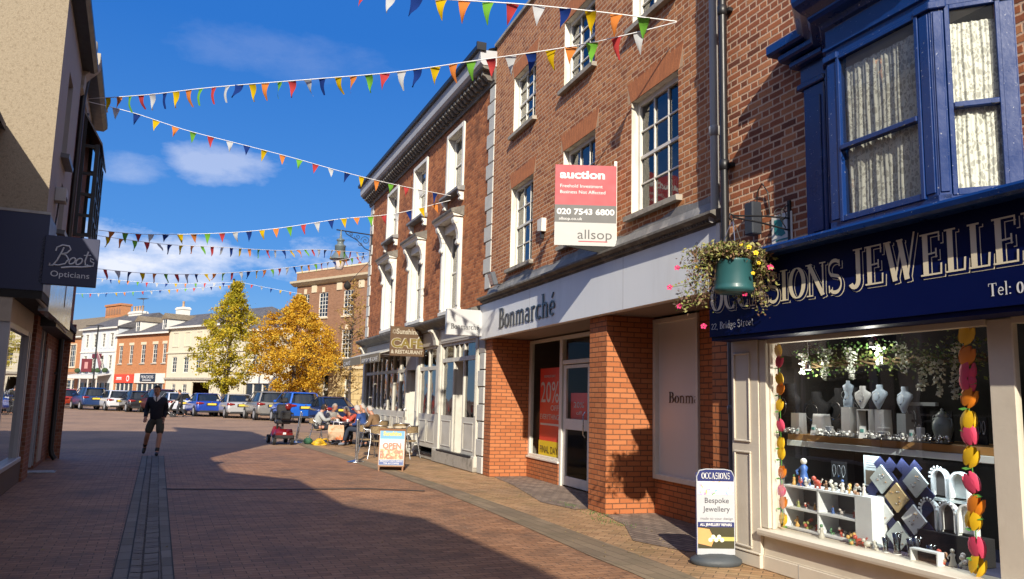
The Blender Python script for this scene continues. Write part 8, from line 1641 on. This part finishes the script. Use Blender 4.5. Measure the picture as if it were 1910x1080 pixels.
t = T_('open_white_box', 'open fronted white display box on the window floor at lower right', 'box', -1.86, -.16, .402); b = MB(); b.box(-.13, -.118, -.02, .05, 0, .10, sw); b.box(.118, .13, -.02, .05, 0, .10, sw); b.box(-.118, .118, -.02, .05, .088, .10, sw); b.box(-.118, .118, -.025, -.02, 0, .1, bkv); b.out('carcass', t)
# wisteria and spotlights
def wisteria(label, x, y, z, L, seed, tilt=0.0):
    t = T_('wisteria_spray', label, 'artificial flowers', x, y, z, group='hanging wisteria sprays'); rn = random.Random(seed); b = MB(); wq = plain('wisteria_white', (.72, .76, .68), .7); gq = plain('wisteria_green', (.07, .16, .03), .7); b.tube([(0, 0, 0), (tilt*.5, 0, -L*.5), (tilt, 0, -L)], .002, gq, 4)
    for i in range(int(L*330)):
        q = rn.random(); r = .028*(1-q*.7)+.004; p = Vector((tilt*q+rn.gauss(0, r), rn.gauss(0, r), -L*q)); s = rn.uniform(.010, .019); n = Vector((rn.gauss(0, 1), rn.gauss(0, 1), rn.gauss(0, 1))).normalized(); x_ = n.orthogonal().normalized(); y_ = n.cross(x_); b.add([tuple(p-x_*s), tuple(p+y_*s), tuple(p+x_*s), tuple(p-y_*s)], [(0, 1, 2, 3)], wq)
    b.out('blossom', t); b = MB()
    for i in range(34):
        p = Vector((rn.gauss(0, .07), rn.gauss(0, .04), rn.gauss(.01, .03))); s = rn.uniform(.018, .034); a = rn.uniform(0, 6.3); n = Vector((cos(a), rn.uniform(-.6, .6), sin(a)-.4)).normalized(); m_ = n.orthogonal().normalized(); b.add([tuple(p), tuple(p+n*s*.5+m_*s*.3), tuple(p+n*s), tuple(p+n*s*.5-m_*s*.3)], [(0, 1, 2, 3)], gq)
    b.out('leaves', t)
for i, (x, z, L_, tl, lb) in enumerate(((-.30, 2.12, .20, .03, 'leftmost pale wisteria spray in the window'), (-.55, 2.16, .30, .04, 'second wisteria spray from the left in the window'), (-.92, 2.15, .30, .0, 'third wisteria spray hanging above the torso bust'), (-1.22, 2.17, .20, .02, 'short wisteria spray in the window middle'), (-1.50, 2.15, .25, -.02, 'wisteria spray right of the window middle'), (-1.70, 2.04, .28, .06, 'wisteria spray hanging above the bracelet bar'), (-1.84, 2.0, .30, -.02, 'wisteria spray left of the pottery urn'), (-2.02, 2.14, .45, .06, 'longest wisteria spray hanging right above the pottery urn'), (-2.80, 2.16, .28, .0, 'wisteria spray in the second window'))): wisteria(lb, x, -.36-.05*(i % 2), z, L_, i+1, tl)
t = T_('vine_garland', 'twisted brown and green vine garland along the top of the window display', 'garland', -1.2, -.5, 2.02); b = MB(); rn = random.Random(12)
for q in range(3): b.tube([(1.0-k*.1, .03*sin(k*1.3+q*2), .03*cos(k*1.3+q*2)) for k in range(21)], .012, plain('vine_brown', (.16, .11, .05), .8), 5)
b.out('vine', t); b = MB()
for i in range(900):
    p = Vector((rn.uniform(-1.0, 1.0), rn.gauss(0, .06), rn.gauss(.02, .065))); s = rn.uniform(.02, .045); n = Vector((rn.gauss(0, 1), rn.gauss(0, 1), rn.gauss(0, 1))).normalized(); m_ = n.orthogonal().normalized(); b.add([tuple(p), tuple(p+n*s*.5+m_*s*.3), tuple(p+n*s), tuple(p+n*s*.5-m_*s*.3)], [(0, 1, 2, 3)], rn.choice([fm[0], plain('vine_leaf', (.05, .15, .02), .7), plain('vine_pale', (.25, .33, .09), .7)]))
b.out('leaves', t)
for x, z, lb in ((-.38, 1.98, 'lit left ceiling spotlight inside the jewellery window'), (-1.20, 2.16, 'lit right ceiling spotlight inside the jewellery window')):
    t = T_('spotlight', lb, 'spotlight', x, -.34, z); b = MB(); b.lathe((0, 0, 0), [(.03, -.02), (.032, .0), (.028, .05), (.02, .06)], M['steel'], 14); b.tube([(0, 0, .06), (0, 0, .36)], .005, M['steel'], 5); b.out('fitting', t); b = MB(); b.lathe((0, 0, 0), [(.0001, -.012), (.024, -.012), (.026, -.022), (.0001, -.024)], glow('spot_lamp', (1, .97, .9), 14), 12); b.out('lamp', t)
    ld = bpy.data.lights.new('spotlight_light', 'POINT'); ld.energy = 6; ld.color = (1, .95, .86); ld.shadow_soft_size = .03; lo = bpy.data.objects.new('spotlight_light', ld); COL.objects.link(lo); lo.parent = t; lo.location = (0, .02, -.07)

ld = bpy.data.lights.new('shelf_strip_light', 'AREA'); ld.shape = 'RECTANGLE'; ld.size = 2.3; ld.size_y = .03; ld.energy = 9; ld.color = (.85, .95, 1); lo = bpy.data.objects.new('shelf_strip_light', ld); COL.objects.link(lo); lo.parent = t_shelf; lo.location = (-.1, .20, -.05)
# more stock: black display cards, small boxes and a ring stand row
rn = random.Random(77)
for i, (x, y, z, w, h, lb, m_) in enumerate(((-.15, -.6, SH, .12, .30, 'black necklace card behind the beaded bracelets', bkv), (-.33, -.75, SH, .14, .34, 'tall black necklace card between the black busts', bkv), (-1.26, -.7, SH, .14, .30, 'black necklace card right of the middle bust', bkv), (-1.56, -.72, SH, .2, .26, 'wide black necklace card behind the bracelet bar', bkv), (-2.02, -.6, SH, .14, .22, 'black necklace card right of the pottery urn', bkv), (-.78, -.5, .405, .16, .22, 'dark display card standing behind the white shelf unit side', bkv), (-.45, -.62, .83, .2, .24, 'black display card above the white shelf unit', bkv))):
    t = T_('necklace_card', lb, 'display card', x, y, z, rz=rn.uniform(-.2, .2)); b = MB(); b.box(-w/2, w/2, -.012, 0, 0, h, m_); b.out('card', t)
    for q in range(3):
        b = MB(); cx_ = -w*.3+w*.3*q; b.tube([(cx_+w*.11*sin(a), .003, h*.86-h*.22*(1+cos(a))) for a in [(-3+k*.6) for k in range(11)]], .0022, M['steel'] if q % 2 else sw, 4); b.ball((cx_, .006, h*.40), .008, [sw, plain('pendant_blue', (.05, .15, .4), .2), M['steel']][q], 7, 5); b.out('necklace', t)
for i, (x, y, w, d, h, lb, m_) in enumerate(((-1.18, -.46, .08, .08, .10, 'small white ring cube right of the middle plinth', sw), (-1.27, -.36, .06, .06, .07, 'tiny white ring cube near the shelf edge', sw), (-1.48, -.34, .10, .05, .05, 'low white ring block below the bracelet bar', sw), (-.52, -.30, .09, .06, .06, 'white ring block right of the draped stand', sw), (-.66, -.32, .07, .05, .09, 'upright white earring block left of the torso plinth', sw), (-.83, -.34, .10, .05, .05, 'low white ring block below the slim bust', sw), (-1.68, -.34, .05, .05, .12, 'slim white cross stand left of the urn', sw))):
    t = T_('ring_block', lb, 'display block', x, y, SH); b = MB(); b.box(-w/2, w/2, -d/2, d/2, 0, h, m_, .005); b.out('block', t); b = MB(); b.tube([(.012*cos(a), d/2-.01, h+.010+.012*sin(a)) for a in [k*.6 for k in range(11)]], .002, M['steel'], 5); b.out('ring', t)
